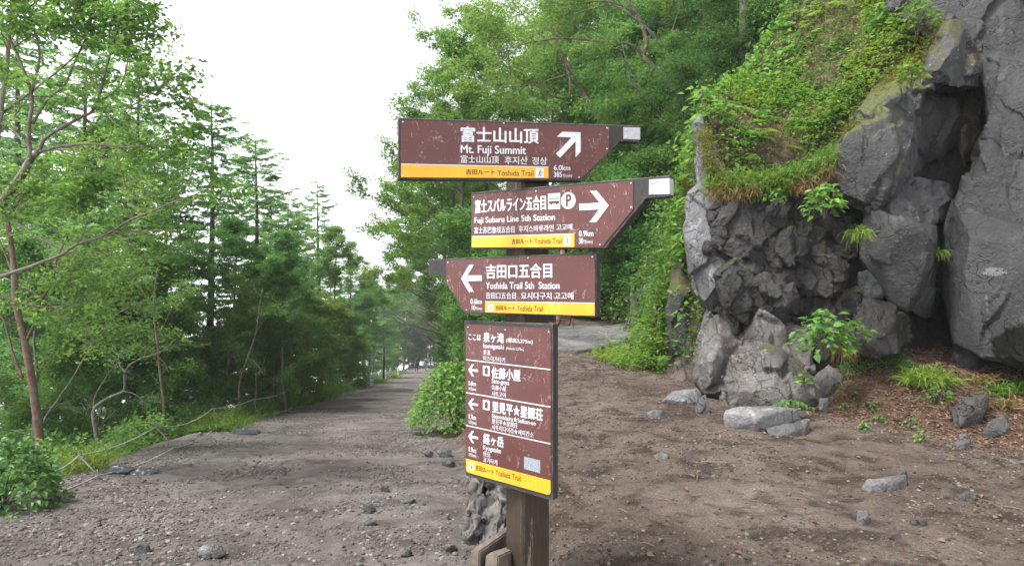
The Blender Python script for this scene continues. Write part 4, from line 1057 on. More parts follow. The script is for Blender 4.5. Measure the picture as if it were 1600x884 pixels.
# stone slabs that floor the right-hand path
for i, (ol, lb) in enumerate([([(862, 520), (880, 512), (935, 510), (960, 528), (952, 549), (900, 552), (862, 552)], 'cracked grey stone slab paving the path behind the signpost'),
                              ([(938, 512), (975, 503), (1008, 508), (1012, 522), (985, 543), (958, 548), (950, 528)], 'flat grey stone slab beside the green mound'),
                              ([(820, 516), (862, 507), (876, 514), (862, 545), (815, 545)], 'grey stone slab mostly hidden behind the lowest board')]):
    pts = []
    for x, y in ol:
        q = hit(x, y); y_ = min(q[1], 13.8); q = np.array([px_x(x, y_), y_, 0.072 * y_ + 0.07])
        pts += [q, q - [0, 0, 0.34]]
    o = rock('stone_slab', [pts], 0.022, 0.02, 1.0, 160 + i, M_STONE, None, np.mean(pts, 0), facet=.12, rough=1.0)
    tag(o, lb, 'stone slab')

# ------------------------------------------------------------------ loose stones and gravel
def blob(rng, n_pts=16):
    p = rng.normal(size=(n_pts, 3)); p /= np.linalg.norm(p, axis=1)[:, None]
    p *= np.array([1.0, rng.uniform(.6, .95), rng.uniform(.45, .75)]) * rng.uniform(.85, 1.0, (n_pts, 1))
    return p
def stone_proto(i):
    rng = np.random.default_rng(900 + i)
    bm = hull_mesh(blob(rng, 15)); bmesh.ops.bevel(bm, geom=list(bm.edges), offset=0.06, segments=1, affect='EDGES')
    me = bpy.data.meshes.new('stone'); bm.to_mesh(me); bm.free()
    me.materials.append(M_STONE if i % 3 else M_STONED)
    return me
protos = [stone_proto(i) for i in range(9)]
rng = np.random.default_rng(77)
cnt = 0
def scatter_stones(n, sampler, label, group, smin, smax):
    k = 0
    while k < n:
        x, y = sampler()
        s_ = smin * (smax / smin) ** (rng.random() ** 2.2)
        o = bpy.data.objects.new('loose_stone', protos[rng.integers(9)]); COL.objects.link(o)
        o.location = (x, y, gz(x, y) + s_ * 0.08)
        o.rotation_euler = (rng.normal() * .25, rng.normal() * .25, rng.random() * 6.28)
        o.scale = (s_, s_, s_)
        tag(o, label, 'stone', group); k += 1
def s_left():
    while True:
        y = rng.uniform(3.6, 9.5) if rng.random() < .8 else rng.uniform(9, 18)
        x = rng.uniform(x_left(y) - .1, x_div(y) + .1)
        if rng.random() < 0.35 or fbm(xyz(x * .9, y * .9), 2, 8) > 0.05: return x, y
def s_edge():
    y = rng.uniform(6.5, 14); return x_left(y) + abs(rng.normal()) * .35 - .05, y
def s_right():
    y = rng.uniform(2.8, 8.5); return rng.uniform(x_div(y) + .5, 3.6 - .25 * abs(y - 4)), y
def s_bank():
    y = rng.uniform(4.3, 6.6); return rng.uniform(2.9, 5.2), y
scatter_stones(150, s_left, 'small loose grey lava stone on the gravel trail', 'loose stones on the gravel trail', 0.016, 0.055)
scatter_stones(55, s_edge, 'rough stone heaped along the rope fence edge of the gravel trail', 'stones along the rope fence', 0.03, 0.10)
def s_ridge():
    y = rng.uniform(3.4, 9.5); return float(x_div(y)) + rng.normal() * .16 + .22, y
scatter_stones(46, s_ridge, 'stone half buried in the low earth ridge between the two trails', 'stones along the earth ridge', 0.03, 0.085)
scatter_stones(45, s_right, 'small loose stone lying on the brown dirt path', 'loose stones on the dirt path', 0.014, 0.035)
scatter_stones(30, s_bank, 'small stone in the leaf litter bank below the cliff', 'stones in the litter bank', 0.02, 0.05)

ico = None
def gravel(name, n, sampler, s0, s1, label, mats, seed):
    rng_ = np.random.default_rng(seed)
    g = (1 + 5 ** .5) / 2
    vv = np.array([[-1, g, 0], [1, g, 0], [-1, -g, 0], [1, -g, 0], [0, -1, g], [0, 1, g], [0, -1, -g], [0, 1, -g], [g, 0, -1], [g, 0, 1], [-g, 0, -1], [-g, 0, 1]]) / 1.902
    ff = np.array([[0, 11, 5], [0, 5, 1], [0, 1, 7], [0, 7, 10], [0, 10, 11], [1, 5, 9], [5, 11, 4], [11, 10, 2], [10, 7, 6], [7, 1, 8], [3, 9, 4], [3, 4, 2], [3, 2, 6], [3, 6, 8], [3, 8, 9], [4, 9, 5], [2, 4, 11], [6, 2, 10], [8, 6, 7], [9, 8, 1]])
    x, y = sampler(rng_, n); n = len(x)
    z = ground_z(x, y)
    s_ = s0 * (s1 / s0) ** (rng_.random(n) ** 2.0)
    vtx = vv[None] * rng_.uniform(.72, 1.15, (n, 12, 1)) * np.stack([np.ones(n), rng_.uniform(.6, 1, n), rng_.uniform(.4, .75, n)], -1)[:, None]
    th = rng_.random(n) * 6.283; ct, st_ = np.cos(th), np.sin(th)
    rx = vtx[..., 0] * ct[:, None] - vtx[..., 1] * st_[:, None]; ry = vtx[..., 0] * st_[:, None] + vtx[..., 1] * ct[:, None]
    vtx = np.stack([rx, ry, vtx[..., 2]], -1) * s_[:, None, None] + np.stack([x, y, z + s_ * .15], -1)[:, None]
    F = (ff[None] + (np.arange(n) * 12)[:, None, None]).reshape(-1, 3)
    return tag(mk(name, vtx.reshape(-1, 3), tris=F, mat=mats), label, 'gravel', kind='stuff')
def mat_gravel(name, cols):
    m, n, l, b = new_mat(name)
    g = n.new('ShaderNodeNewGeometry')
    c = ramp(n, l, g.outputs['Random Per Island'], [((i + .5) / len(cols), c_) for i, c_ in enumerate(cols)])
    c = mixc(n, l, 0.6, c, ramp(n, l, noise_node(n, l, geovec(n), 120, 4, .7), [(.3, .6), (.7, 1.3)]), 'MULTIPLY')
    l.new(c, b.inputs['Base Color']); b.inputs['Roughness'].default_value = .9; b.inputs['Specular IOR Level'].default_value = .2
    return m
M_GRAV = mat_gravel('mixed gravel', [(.05, .043, .039), (.09, .078, .072), (.115, .103, .097), (.13, .105, .09), (.075, .068, .064), (.22, .205, .19)])
M_GRAVB = mat_gravel('brown grit', [(.04, .03, .024), (.075, .057, .046), (.10, .083, .072), (.07, .05, .04), (.17, .15, .13)])
def gs_left(r, n):
    y = 3.4 + 15 * r.random(n) ** 2.0
    x = x_left(y) - .2 + (x_div(y) - x_left(y) + .5) * r.random(n)
    k = (fbm(xyz(x * 1.1, y * 1.1), 3, 21) * 1.6 + r.normal(size=n) * .28 > 0.08)
    return x[k], y[k]
def gs_right(r, n):
    y = 2.7 + 6 * r.random(n) ** 1.6; x = x_div(y) + .2 + 5 * r.random(n)
    k = (fbm(xyz(x * 1.1, y * 1.1), 3, 22) + r.normal(size=n) * .35 > 0.0)
    return x[k], y[k]
gravel('gravel', 110000, gs_left, 0.004, 0.028, 'fine grey lava gravel strewn over the trail', M_GRAV, 31)
gravel('gravel', 60000, gs_right, 0.003, 0.017, 'fine brown grit strewn over the dirt path', M_GRAVB, 32)
# ------------------------------------------------------------------ foliage builders
G_LARCH = mat_leaf('larch needles', [(0.094, 0.207, 0.063), (0.121, 0.247, 0.078), (0.149, 0.287, 0.090), (0.109, 0.224, 0.071)], 0.52, 0.6)
G_BROAD = mat_leaf('birch leaves', [(0.064, 0.143, 0.023), (0.097, 0.201, 0.028), (0.130, 0.246, 0.036), (0.077, 0.168, 0.031)], 0.50, 0.5)
G_BROADB = mat_leaf('alder leaves', [(0.066, 0.161, 0.035), (0.095, 0.211, 0.043), (0.124, 0.249, 0.052), (0.081, 0.183, 0.043)], 0.50, 0.5)
G_FIR = mat_leaf('fir needles', [(0.027, 0.075, 0.027), (0.043, 0.100, 0.033), (0.060, 0.125, 0.037)], 0.33, 0.55)
G_BUSH = mat_leaf('bush leaves', [(0.053, 0.150, 0.027), (0.077, 0.200, 0.035), (0.110, 0.256, 0.043), (0.138, 0.275, 0.056)], 0.43, 0.42)
G_COVER = mat_leaf('slope leaves', [(0.061, 0.154, 0.020), (0.105, 0.235, 0.025), (0.148, 0.297, 0.033), (0.087, 0.186, 0.027)], 0.46, 0.5, patch=((0.161, 0.247, 0.025), 1.4))
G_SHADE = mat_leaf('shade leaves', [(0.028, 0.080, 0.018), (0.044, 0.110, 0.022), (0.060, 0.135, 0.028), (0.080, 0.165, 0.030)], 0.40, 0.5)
G_GRASS = mat_leaf('grass blades', [(0.075, 0.150, 0.020), (0.110, 0.205, 0.028), (0.145, 0.235, 0.036)], 0.4, 0.5)
G_DRY = mat_leaf('dry grass', [(0.20, 0.125, 0.050), (0.26, 0.175, 0.075), (0.16, 0.10, 0.045)], 0.3, 0.7)
G_MOSS = mat_leaf('moss tufts', [(0.085, 0.090, 0.010), (0.125, 0.130, 0.014), (0.160, 0.170, 0.018)], 0.2, 0.8)
G_LITTER = mat_leaf('fallen leaves', [(0.13, 0.075, 0.045), (0.20, 0.125, 0.085), (0.27, 0.185, 0.135), (0.10, 0.055, 0.032)], 0.1, 0.8)
B_BIRCH = mat_bark('pale birch bark', (0.105, 0.082, 0.064), (0.22, 0.185, 0.155), (0.13, 0.080, 0.052), 11, (1, 1, 0.8), 0.9, lichen=(0.25, 0.25, 0.22))
B_RED = mat_bark('reddish peeling birch bark', (0.085, 0.050, 0.036), (0.19, 0.122, 0.092), (0.17, 0.14, 0.115), 12, (1, 1, 0.7), 1.0)
B_LARCH = mat_bark('larch bark', (0.045, 0.037, 0.032), (0.115, 0.098, 0.088), None, 10, (1, 1, 0.3), 0.9, lichen=(0.17, 0.17, 0.155))
B_GREY = mat_bark('grey bark', (0.09, 0.08, 0.07), (0.19, 0.17, 0.15), None, 9, (1, 1, 0.4), 0.6, lichen=(0.24, 0.24, 0.21))
B_TWIG = mat_bark('twig bark', (0.06, 0.045, 0.035), (0.13, 0.10, 0.08), None, 12, (1, 1, 1), 0.3)

def unit(v): return v / (np.linalg.norm(v, axis=-1, keepdims=True) + 1e-9)
def leaf_quads(p, d, nrm, size, aspect=0.55, fold=0.12, curl=0.12):
    """one kite-shaped folded leaf per point: p base, d direction, nrm rough normal"""
    d = unit(d); s = unit(np.cross(d, nrm)); nn = np.cross(s, d)
    size = np.broadcast_to(np.asarray(size, float), (len(p),))[:, None]
    a = p
    b = p + d * size * 0.45 + s * size * aspect * 0.5 + nn * size * fold
    t = p + d * size - nn * size * curl
    c = p + d * size * 0.45 - s * size * aspect * 0.5 + nn * size * fold
    return np.stack([a, b, t, c], 1).reshape(-1, 3)
def leaf_oval(p, d, nrm, size, aspect=0.62, fold=0.10, curl=0.18):
    """a broader leaf of six rim points and a midrib, for plants seen close"""
    d = unit(d); s = unit(np.cross(d, nrm)); nn = np.cross(s, d)
    sz = np.broadcast_to(np.asarray(size, float), (len(p),))[:, None]
    prof = [(0.0, 0.0, 0.0), (0.28, 0.5, 0.0), (0.62, 0.40, -0.3), (1.0, 0.0, -1.0)]
    mid = [p + d * sz * u - nn * sz * curl * u * u for u in (0.0, 0.28, 0.62, 1.0)]
    L1 = mid[1] + s * sz * aspect * .5 + nn * sz * fold; R1 = mid[1] - s * sz * aspect * .5 + nn * sz * fold
    L2 = mid[2] + s * sz * aspect * .36 + nn * sz * fold * .8; R2 = mid[2] - s * sz * aspect * .36 + nn * sz * fold * .8
    v = np.stack([mid[0], mid[1], mid[2], mid[3], L1, L2, R1, R2], 1).reshape(-1, 3)
    k = (np.arange(len(p)) * 8)[:, None]
    t = np.concatenate([k + np.array(x)[None] for x in ([0, 1, 4], [2, 3, 5], [0, 6, 1], [2, 7, 3])])
    q = np.concatenate([k + np.array(x)[None] for x in ([1, 2, 5, 4], [1, 6, 7, 2])])
    return v, t, q
def nquads(n): return np.arange(n * 4).reshape(-1, 4)
def rdir(r, n, flat=0.5, down=0.0):
    v = r.normal(size=(n, 3)); v[:, 2] = v[:, 2] * flat - down
    return unit(v)
def rnorm(r, n, tilt=0.55):
    v = r.normal(size=(n, 3)) * tilt; v[:, 2] += 1.0
    return unit(v)

def tree_obj(name, label, cat, group, crown_v, crown_mat, trunk_acc, bark, loc=(0, 0, 0)):
    t = empty(name, loc, label, cat, group)
    trunk_acc.obj('trunk', bark, t, smooth=True)
    mk('crown', crown_v, quads=nquads(len(crown_v) // 4), mat=crown_mat, parent=t)
    return t

def make_larch(seed, H=13.0, Lmax=3.0, base=0.12, nbr=95, sprig=13, dens=9, lean=0.0, mat=None, name='larch_tree', label='larch', group=None, bark=None, droop=0.10, needle=0.075):
    r = np.random.default_rng(seed)
    tr = Acc()
    zz = np.linspace(0, 1, 14)
    wob = np.cumsum(r.normal(size=(14, 2)) * 0.02 * H / 13, 0)
    axis_ = np.c_[wob + zz[:, None] * np.array([lean, 0]), zz * H]
    rad = 0.0125 * H * (1 - zz) ** 0.8 + 0.01
    rad[0] *= 1.35
    tr.tube(axis_, rad, 9)
    def ax(t): return np.array([np.interp(t, zz, axis_[:, k]) for k in range(3)])
    lp, ld, ln, ls = [], [], [], []
    for b in range(nbr):
        t = base + (0.985 - base) * (b + r.random()) / nbr
        prof = (1 - t) ** 0.68 * min(1, (t - base) * 5 + 0.45)
        L = Lmax * prof * r.uniform(0.48, 1.18) + 0.22
        az = b * 2.399 + r.normal() * .4
        out = np.array([math.cos(az), math.sin(az), 0])
        u = np.linspace(0, 1, 7)
        dz = (0.55 * (t - 0.38) + r.normal() * .15) * u * L - droop * L * np.sin(u * 2.4) + 0.10 * L * u ** 3
        p0 = ax(t)
        side = np.cross(out, [0, 0, 1.0])
        pts = p0 + out * (u * L)[:, None] + side * (np.sin(u * 2 + r.random() * 6) * 0.05 * L)[:, None] + np.array([0, 0, 1.0]) * dz[:, None]
        tr.tube(pts, np.linspace(0.016 * (0.4 + L / Lmax), 0.004, 7), 4, cap=False)
        ns = max(5, int(sprig * (0.4 + L / Lmax)))
        w = np.sort(r.uniform(0.12, 1.0, ns))
        for k in range(ns):
            q0 = np.array([np.interp(w[k], u, pts[:, c]) for c in range(3)])
            sg = 1 if (k % 2) else -1
            dirn = out * r.uniform(.45, 1.1) + side * sg * r.uniform(.5, 1.1) + np.array([0, 0, r.normal() * .16 - .03])
            dirn /= np.linalg.norm(dirn)
            sl = (0.16 + 0.34 * L / Lmax * (1.15 - w[k])) * r.uniform(.7, 1.3) * (Lmax / 3.0) ** 0.5
            nn = max(4, int(dens * sl / 0.35))
            f = np.linspace(0.05, 1, nn)
            pp = q0 + dirn * (f * sl)[:, None] + np.array([0, 0, -0.12]) * (f ** 2 * sl)[:, None]
            s2 = np.cross(dirn, [0, 0, 1.0])
            sgn = np.where(np.arange(nn) % 2, 1, -1)[:, None]
            lp.append(pp); ld.append(dirn * 0.9 + s2 * sgn * r.uniform(.3, .9, (nn, 1)) + r.normal(size=(nn, 3)) * .25)
            ln.append(rnorm(r, nn, .6)); ls.append(needle * r.uniform(.75, 1.35, nn))
    lp, ld, ln, ls = np.vstack(lp), np.vstack(ld), np.vstack(ln), np.concatenate(ls)
    v = leaf_quads(lp, ld, ln, ls, 0.34, 0.05, 0.1)
    return tree_obj(name, label, 'larch' if 'larch' in name else 'conifer', group, v, mat or G_LARCH, tr, bark or B_LARCH)

def limb(r, p, d, L, n=6, wig=0.10, up=0.0):
    pts = [np.asarray(p, float)]; d = np.asarray(d, float)
    for _ in range(n - 1):
        d = d + r.normal(size=3) * wig + np.array([0, 0, up]); d /= np.linalg.norm(d)
        pts.append(pts[-1] + d * L / (n - 1))
    return np.array(pts)
def twig_leaves(r, pts, n, spread, size, flat=0.45, down=0.15):
    """n leaves around the outer part of a twig"""
    u = r.uniform(0.15, 1.0, n) ** 0.8; m = len(pts) - 1
    i = np.minimum((u * m).astype(int), m - 1); f = (u * m - i)[:, None]
    p = pts[i] * (1 - f) + pts[i + 1] * f
    g = r.normal(size=(n, 3)) * spread; g[:, 2] *= 0.6
    d = rdir(r, n, flat, down)
    return p + g, d, rnorm(r, n, .6), size * r.uniform(.65, 1.3, n)
def grow_crown(r, tr, limbs, leaves_per_twig, size, spread=0.10, sub=5, twg=4, sublen=0.55, twlen=0.45, keep=None):
    """sub-limbs, twigs and leaves along given limbs [(points, base radius)]"""
    LP, LD, LN, LS = [], [], [], []
    for pts, r0 in limbs:
        L = np.linalg.norm(np.diff(pts, axis=0), axis=1).sum()
        for k in range(sub):
            u = 0.25 + 0.75 * (k + r.random()) / sub
            i = min(int(u * (len(pts) - 1)), len(pts) - 2); f = u * (len(pts) - 1) - i
            p = pts[i] * (1 - f) + pts[i + 1] * f
            base = unit(pts[i + 1] - pts[i])
            d = unit(base * .7 + rdir(r, 1, .55)[0] * .9)
            sp = limb(r, p, d, sublen * L * r.uniform(.5, 1.1) * (1.25 - .6 * u), 5, .16, .02)
            tr.tube(sp, np.linspace(max(r0 * .38 * (1.2 - u), .006), .004, 5), 4, cap=False)
            for q in range(twg):
                uu = 0.3 + .7 * (q + r.random()) / twg; j = min(int(uu * 4), 3)
                p2 = sp[j] + (sp[j + 1] - sp[j]) * (uu * 4 - j)
                d2 = unit(unit(sp[j + 1] - sp[j]) * .6 + rdir(r, 1, .5)[0])
                tp = limb(r, p2, d2, twlen * r.uniform(.6, 1.3), 4, .2, -.03)
                tr.tube(tp, np.linspace(.005, .0022, 4), 3, cap=False)
                a = twig_leaves(r, tp, leaves_per_twig, spread, size)
                LP.append(a[0]); LD.append(a[1]); LN.append(a[2]); LS.append(a[3])
    return np.vstack(LP), np.vstack(LD), np.vstack(LN), np.concatenate(LS)
def make_broad(seed, H=9.0, spread=2.6, r0=0.10, first=0.25, nl=11, lpt=70, size=0.065, lean=(0, 0), mat=None, bark=None, name='birch_tree', label='birch', cat='birch', group=None, sub=5, twg=4, stems=1, clear=0.0):
    r = np.random.default_rng(seed)
    tr = Acc(); limbs = []
    for s_ in range(stems):
        n = 10; u = np.linspace(0, 1, n)
        off = np.cumsum(r.normal(size=(n, 2)) * 0.045 * H / 9, 0); off -= off[0]
        sl = np.array(lean) + (r.normal(size=2) * .9 if stems > 1 else 0)
        tk = np.c_[off + u[:, None] ** 1.3 * sl, u * H * 0.92]
        tr.tube(tk, r0 * (1 - .85 * u) * (1 if stems == 1 else .75), 8)
        for k in range(nl):
            t = first + (1 - first) * (k + r.random()) / nl
            p = np.array([np.interp(t, u, tk[:, c]) for c in range(3)])
            az = k * 2.4 + r.normal() * .5
            el = r.uniform(.15, .75) + .5 * (t - .5)
            d = np.array([math.cos(az) * math.cos(el), math.sin(az) * math.cos(el), math.sin(el)])
            prof = (1.05 - t) ** .55 * (0.55 + .75 * min(1, (t - first) * 3 + .3))
            L = spread * prof * r.uniform(.7, 1.15)
            lp = limb(r, p, d, L, 6, .13, .015)
            tr.tube(lp, np.linspace(r0 * .42 * (1.15 - t), .006, 6), 5, cap=False)
            limbs.append((lp, r0 * .42 * (1.15 - t)))
        limbs.append((tk[-4:], r0 * .2))
    a = grow_crown(r, tr, limbs, lpt, size, 0.11, sub, twg)
    hi = a[0][:, 2] > clear * H
    v = leaf_quads(*[q[hi] for q in a], 0.6, 0.10, 0.15)
    return tree_obj(name, label, cat, group, v, mat or G_BROAD, tr, bark or B_GREY)

def put(proto, x, y, s=1.0, rz=0.0, label=None, group='', sz=None, first=set(), sink=0.1):
    """place the proto itself the first time, copies afterwards"""
    if proto.name not in first: first.add(proto.name); o = proto
    else: o = copy_tree(proto)
    o.location = (x, y, gz(x, y) - sink)
    o.rotation_euler = (0, 0, rz); o.scale = (s, s, sz or s)
    if label: o['label'] = label
    if group: o['group'] = group
    elif group is None and 'group' in o: del o['group']
    return o
def px_x(px, Y): return (px - 800.0) / F_PX * Y
def top_scale(px, Y, top_py, H):
    """vertical scale that brings a tree of height H at (px, Y) up to pixel row top_py"""
    z = P(px, top_py, Y)[2]
    return (z - gz(px_x(px, Y), Y)) / H

# ------------------------------------------------------------------ the forest below the gravel trail
LA = make_larch(11, 13, 4.0, .17, 112, 32, 21, needle=.115)
LB = make_larch(12, 13, 3.4, .20, 110, 28, 19, lean=.3, needle=.115)
LC = make_larch(13, 12, 4.2, .15, 108, 32, 21, needle=.115)
LD_ = make_larch(14, 13, 3.2, .20, 95, 26, 18, needle=.115)
def larch(pr, H, px, Y, top, rz, label, group=None, w=1.0):
    s = top_scale(px, Y, top, H)
    put(pr, px_x(px, Y), Y, s * w, rz, label, group, sz=s, sink=.15)
larch(LA, 13, 326, 19.0, 148, .4, 'tall feathery larch with the highest pointed top against the white sky', w=1.05)
larch(LC, 12, 398, 23.5, 205, 2.1, 'broad larch with long level branches just behind the tallest larch')
larch(LB, 13, 202, 14.5, 70, 1.0, 'thin bare-stemmed larch standing behind the near birch branches', w=.85)
larch(LB, 13, 503, 36, 283, 3.0, 'distant spire-shaped larch low above the bend of the gravel trail')
larch(LA, 13, 452, 29, 300, 4.0, 'shaggy larch filling the gap before the distant spire larch', w=1.1)
larch(LC, 12, 262, 21, 215, 5.1, 'narrower larch half covered by the tallest larch', w=.75)
rngT = np.random.default_rng(3)
gl = 'larches in the dense wood below the trail'
for i, (px, Y, top) in enumerate([(115, 17, 60), (30, 20, 20), (420, 35, 285), (548, 46, 372), (468, 42, 330), (520, 58, 395), (578, 62, 432), (545, 75, 430), (10, 36, 150), (600, 85, 470)]):
    pr = (LA, LB, LC, LD_)[(i * 7 + 2) % 4]; H = 12 if pr is LC else 13
    larch(pr, H, px, Y, top, rngT.random() * 6, 'green larch among others in the dense wood below the rope fence', gl, w=rngT.uniform(.85, 1.15))
BA = make_broad(21, 7.0, 2.3, .06, .18, 11, 120, .078, name='broadleaf_tree', cat='tree', mat=G_BROADB)
BB = make_broad(22, 5.0, 1.9, .045, .15, 10, 115, .076, name='broadleaf_tree', cat='tree', stems=2, mat=G_BROAD)
BC = make_broad(23, 9.5, 2.8, .09, .30, 13, 120, .080, (.5, 0), name='broadleaf_tree', cat='tree', mat=G_BROADB)
gb = 'young broadleaf trees in the wood below the trail'
for i, (px, Y, s) in enumerate([(60, 12, 1.05), (130, 13.5, 1.1), (190, 18, 1.25), (250, 15.5, .95), (290, 20, .85), (350, 17, .75), (395, 22, .75), (440, 25, .8), (480, 29, .9), (515, 34, .9), (545, 38, .95), (572, 46, 1.0), (330, 26, .95), (230, 26, 1.1), (100, 21, 1.4), (20, 16, 1.2), (410, 32, .9), (580, 60, 1.3), (600, 82, 1.4), (370, 18.5, .8), (160, 15, .9), (430, 19, .75), (470, 22, .8), (512, 27, .85), (398, 17, .65), (540, 32, .9), (450, 17.5, .6)]):
    pr = (BA, BB, BC)[i % 3]
    put(pr, px_x(px, Y), Y, s * rngT.uniform(.85, 1.05), rngT.random() * 6, 'slender young broadleaf tree in the shady wood below the rope fence', gb, sink=.2)
# trees that close the view where the gravel trail disappears
gf = 'pale green trees where the gravel trail bends out of sight'
for i, (px, Y, s) in enumerate([(640, 92, 1.5), (665, 98, 1.6), (690, 96, 1.5), (712, 88, 1.5), (630, 104, 2.0), (680, 110, 2.1), (610, 98, 1.8), (725, 80, 1.4), (655, 112, 2.4), (705, 112, 2.3), (622, 96, 1.7), (648, 100, 1.6), (674, 104, 1.8), (598, 90, 1.6), (590, 106, 2.2), (640, 116, 2.6), (665, 118, 2.6), (700, 118, 2.6), (615, 118, 2.6), (575, 100, 2.0), (655, 93, 1.1), (632, 94, 1.1), (683, 95, 1.1), (607, 92, 1.0)]):
    put((BA, BC, BB)[i % 3], px_x(px, Y), Y, s, rngT.random() * 6, 'pale green tree closing the view at the far bend of the gravel trail', gf, sink=.3)

# ------------------------------------------------------------------ broadleaf mass between and beyond the trails
gm = 'leafy trees on the rise between the two trails'
BD = make_broad(31, 11, 3.6, .12, .16, 16, 130, .078, name='broadleaf_tree', cat='tree', mat=G_BROAD, bark=B_GREY, clear=.36)
BE = make_broad(32, 10, 3.3, .11, .10, 16, 130, .078, (-.6, 0), name='broadleaf_tree', cat='tree', mat=G_BROADB, bark=B_GREY, clear=.36)
for i, (px, Y, s) in enumerate([(735, 17, 1.0), (705, 24, 1.05), (770, 21, 1.15), (845, 19, 1.05), (905, 23, 1.1), (705, 33, 1.15), (720, 32, 1.3), (800, 29, 1.3), (960, 21, .95), (768, 46, 1.3), (880, 32, 1.2), (770, 62, 1.4), (1010, 25, .9), (692, 27, 1.15), (712, 19.5, .95), (704, 36, 1.35)]):
    put((BD, BE)[i % 2], px_x(px, Y), Y, s, rngT.random() * 6, 'full leafy tree on the wooded rise behind the signpost', gm, sink=.3)
gs_ = 'low leafy shrubs along the far side of the trails'
BS = make_broad(33, 2.6, 1.3, .03, .05, 10, 95, .07, name='shrub', cat='shrub', stems=3, mat=G_BROADB, bark=B_TWIG)
for i, (px, Y, s) in enumerate([(775, 14, .9), (765, 18, 1.0), (740, 24, 1.2), (740, 30, 1.3), (734, 38, 1.3), (800, 15.5, 1.1), (950, 17, 1.0), (990, 15.5, .9), (915, 18, 1.1), (1030, 16.5, .9), (1060, 15.5, .8), (736, 52, 1.4), (732, 70, 1.5), (975, 13.6, 1.0), (1010, 14.2, 1.1), (1045, 14.6, 1.1), (930, 15, 1.1), (1075, 16.5, 1.2), (1000, 18, 1.5), (960, 19, 1.6), (1050, 19, 1.6), (895, 16.5, 1.2)]):
    put(BS, px_x(px, Y), Y, s, rngT.random() * 6, 'low bushy shrub at the far edge of the trails behind the signpost', gs_, sink=.1)
# shrubs that crown the slope above the cliff
BT = make_broad(34, 2.2, 1.1, .025, .05, 9, 90, .06, name='shrub', cat='shrub', stems=3, mat=G_SHADE, bark=B_TWIG)
for i, (px, Y, s) in enumerate([(1225, 10.8, .8), (1270, 11.2, .9), (1320, 11.0, .9), (1365, 10.4, .7), (1200, 12.5, 1.0), (1295, 9.8, .55), (1395, 9.6, .5), (1140, 11.5, .8), (1245, 13, 1.2)]):
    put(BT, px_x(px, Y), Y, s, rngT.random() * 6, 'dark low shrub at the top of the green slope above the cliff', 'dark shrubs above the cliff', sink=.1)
# conifers on the hillside
FA = make_larch(41, 12, 3.2, .05, 105, 24, 16, mat=G_FIR, name='fir_tree', label='fir', droop=.16, needle=.07)
gfir = 'dark conifers on the hillside above the cliff'
def fir(px, Y, base_py, s, rz, label, group=None):
    put(FA, px_x(px, Y), Y, s, rz, label, group, sink=.2)
FB = make_larch(42, 12, 2.6, .24, 80, 22, 15, mat=G_FIR, name='fir_tree', label='fir', droop=.16, needle=.09)
put(FB, px_x(1166, 10.6), 10.6, .62, .3, 'conifer with a grey bare trunk rising from the mossy slope', None, sz=1.0, sink=.2)
for px, Y, s in [(1110, 15, 1.0), (1030, 19, 1.1), (1230, 14, 1.0), (1300, 15, 1.0), (1180, 18, 1.1), (980, 24, 1.2), (1080, 23, 1.2), (1380, 14, .9)]:
    fir(px, Y, 0, s, rngT.random() * 6, 'dark conifer in the wood on the hillside above the cliff', gfir)
# ------------------------------------------------------------------ trees whose limbs can be followed in the photo
def traced_tree(name, label, cat, limbs, seed, leafmat, bark, lpt=26, size=.06, sub=4, twg=3, sublen=.45, twlen=.35, spread=.08, aspect=.58, leaf_from=0.0, bare=()):
    """limbs: (pixel polyline, [depths], base radius, tip radius); a limb in `bare` carries no leaves"""
    r = np.random.default_rng(seed); tr = Acc(); L3 = []
    for k, (pl, dep, ra, rb) in enumerate(limbs):
        dd = np.interp(np.linspace(0, 1, len(pl)), np.linspace(0, 1, len(dep)), dep)
        pts = np.array([P(p[0], p[1], y) for p, y in zip(pl, dd)])
        sp = spline(pts, max(10, 5 * len(pts)))
        sp = sp + 0.012 * np.stack([fbm(sp * 3.0 + 5 * q, 2, seed + q) for q in range(3)], -1)
        tr.tube(sp, np.linspace(ra, rb, len(sp)), 8 if ra > .03 else 5)
        if k not in bare: L3.append((sp[int(len(sp) * leaf_from):], ra))
    base = np.array([limbs[0][0][0]])
    p0 = P(*limbs[0][0][0], limbs[0][1][0])
    loc = np.array([p0[0], p0[1], p0[2]])
    a = grow_crown(r, tr, L3, lpt, size, spread, sub, twg, sublen, twlen)
    v = leaf_quads(*a, aspect, .10, .15) - loc
    tr.v = [q - loc for q in tr.v]
    return tree_obj(name, label, cat, None, v, leafmat, tr, bark, loc)
def ground_py(px, Y): 
    x = px_x(px, Y); z = gz(x, Y)
    # pixel row of the ground at this column and depth
    dz = z - EYE; s = Y
    t = math.atan2(dz, Y) - PITCH
    return 442.0 - F_PX * math.tan(t)
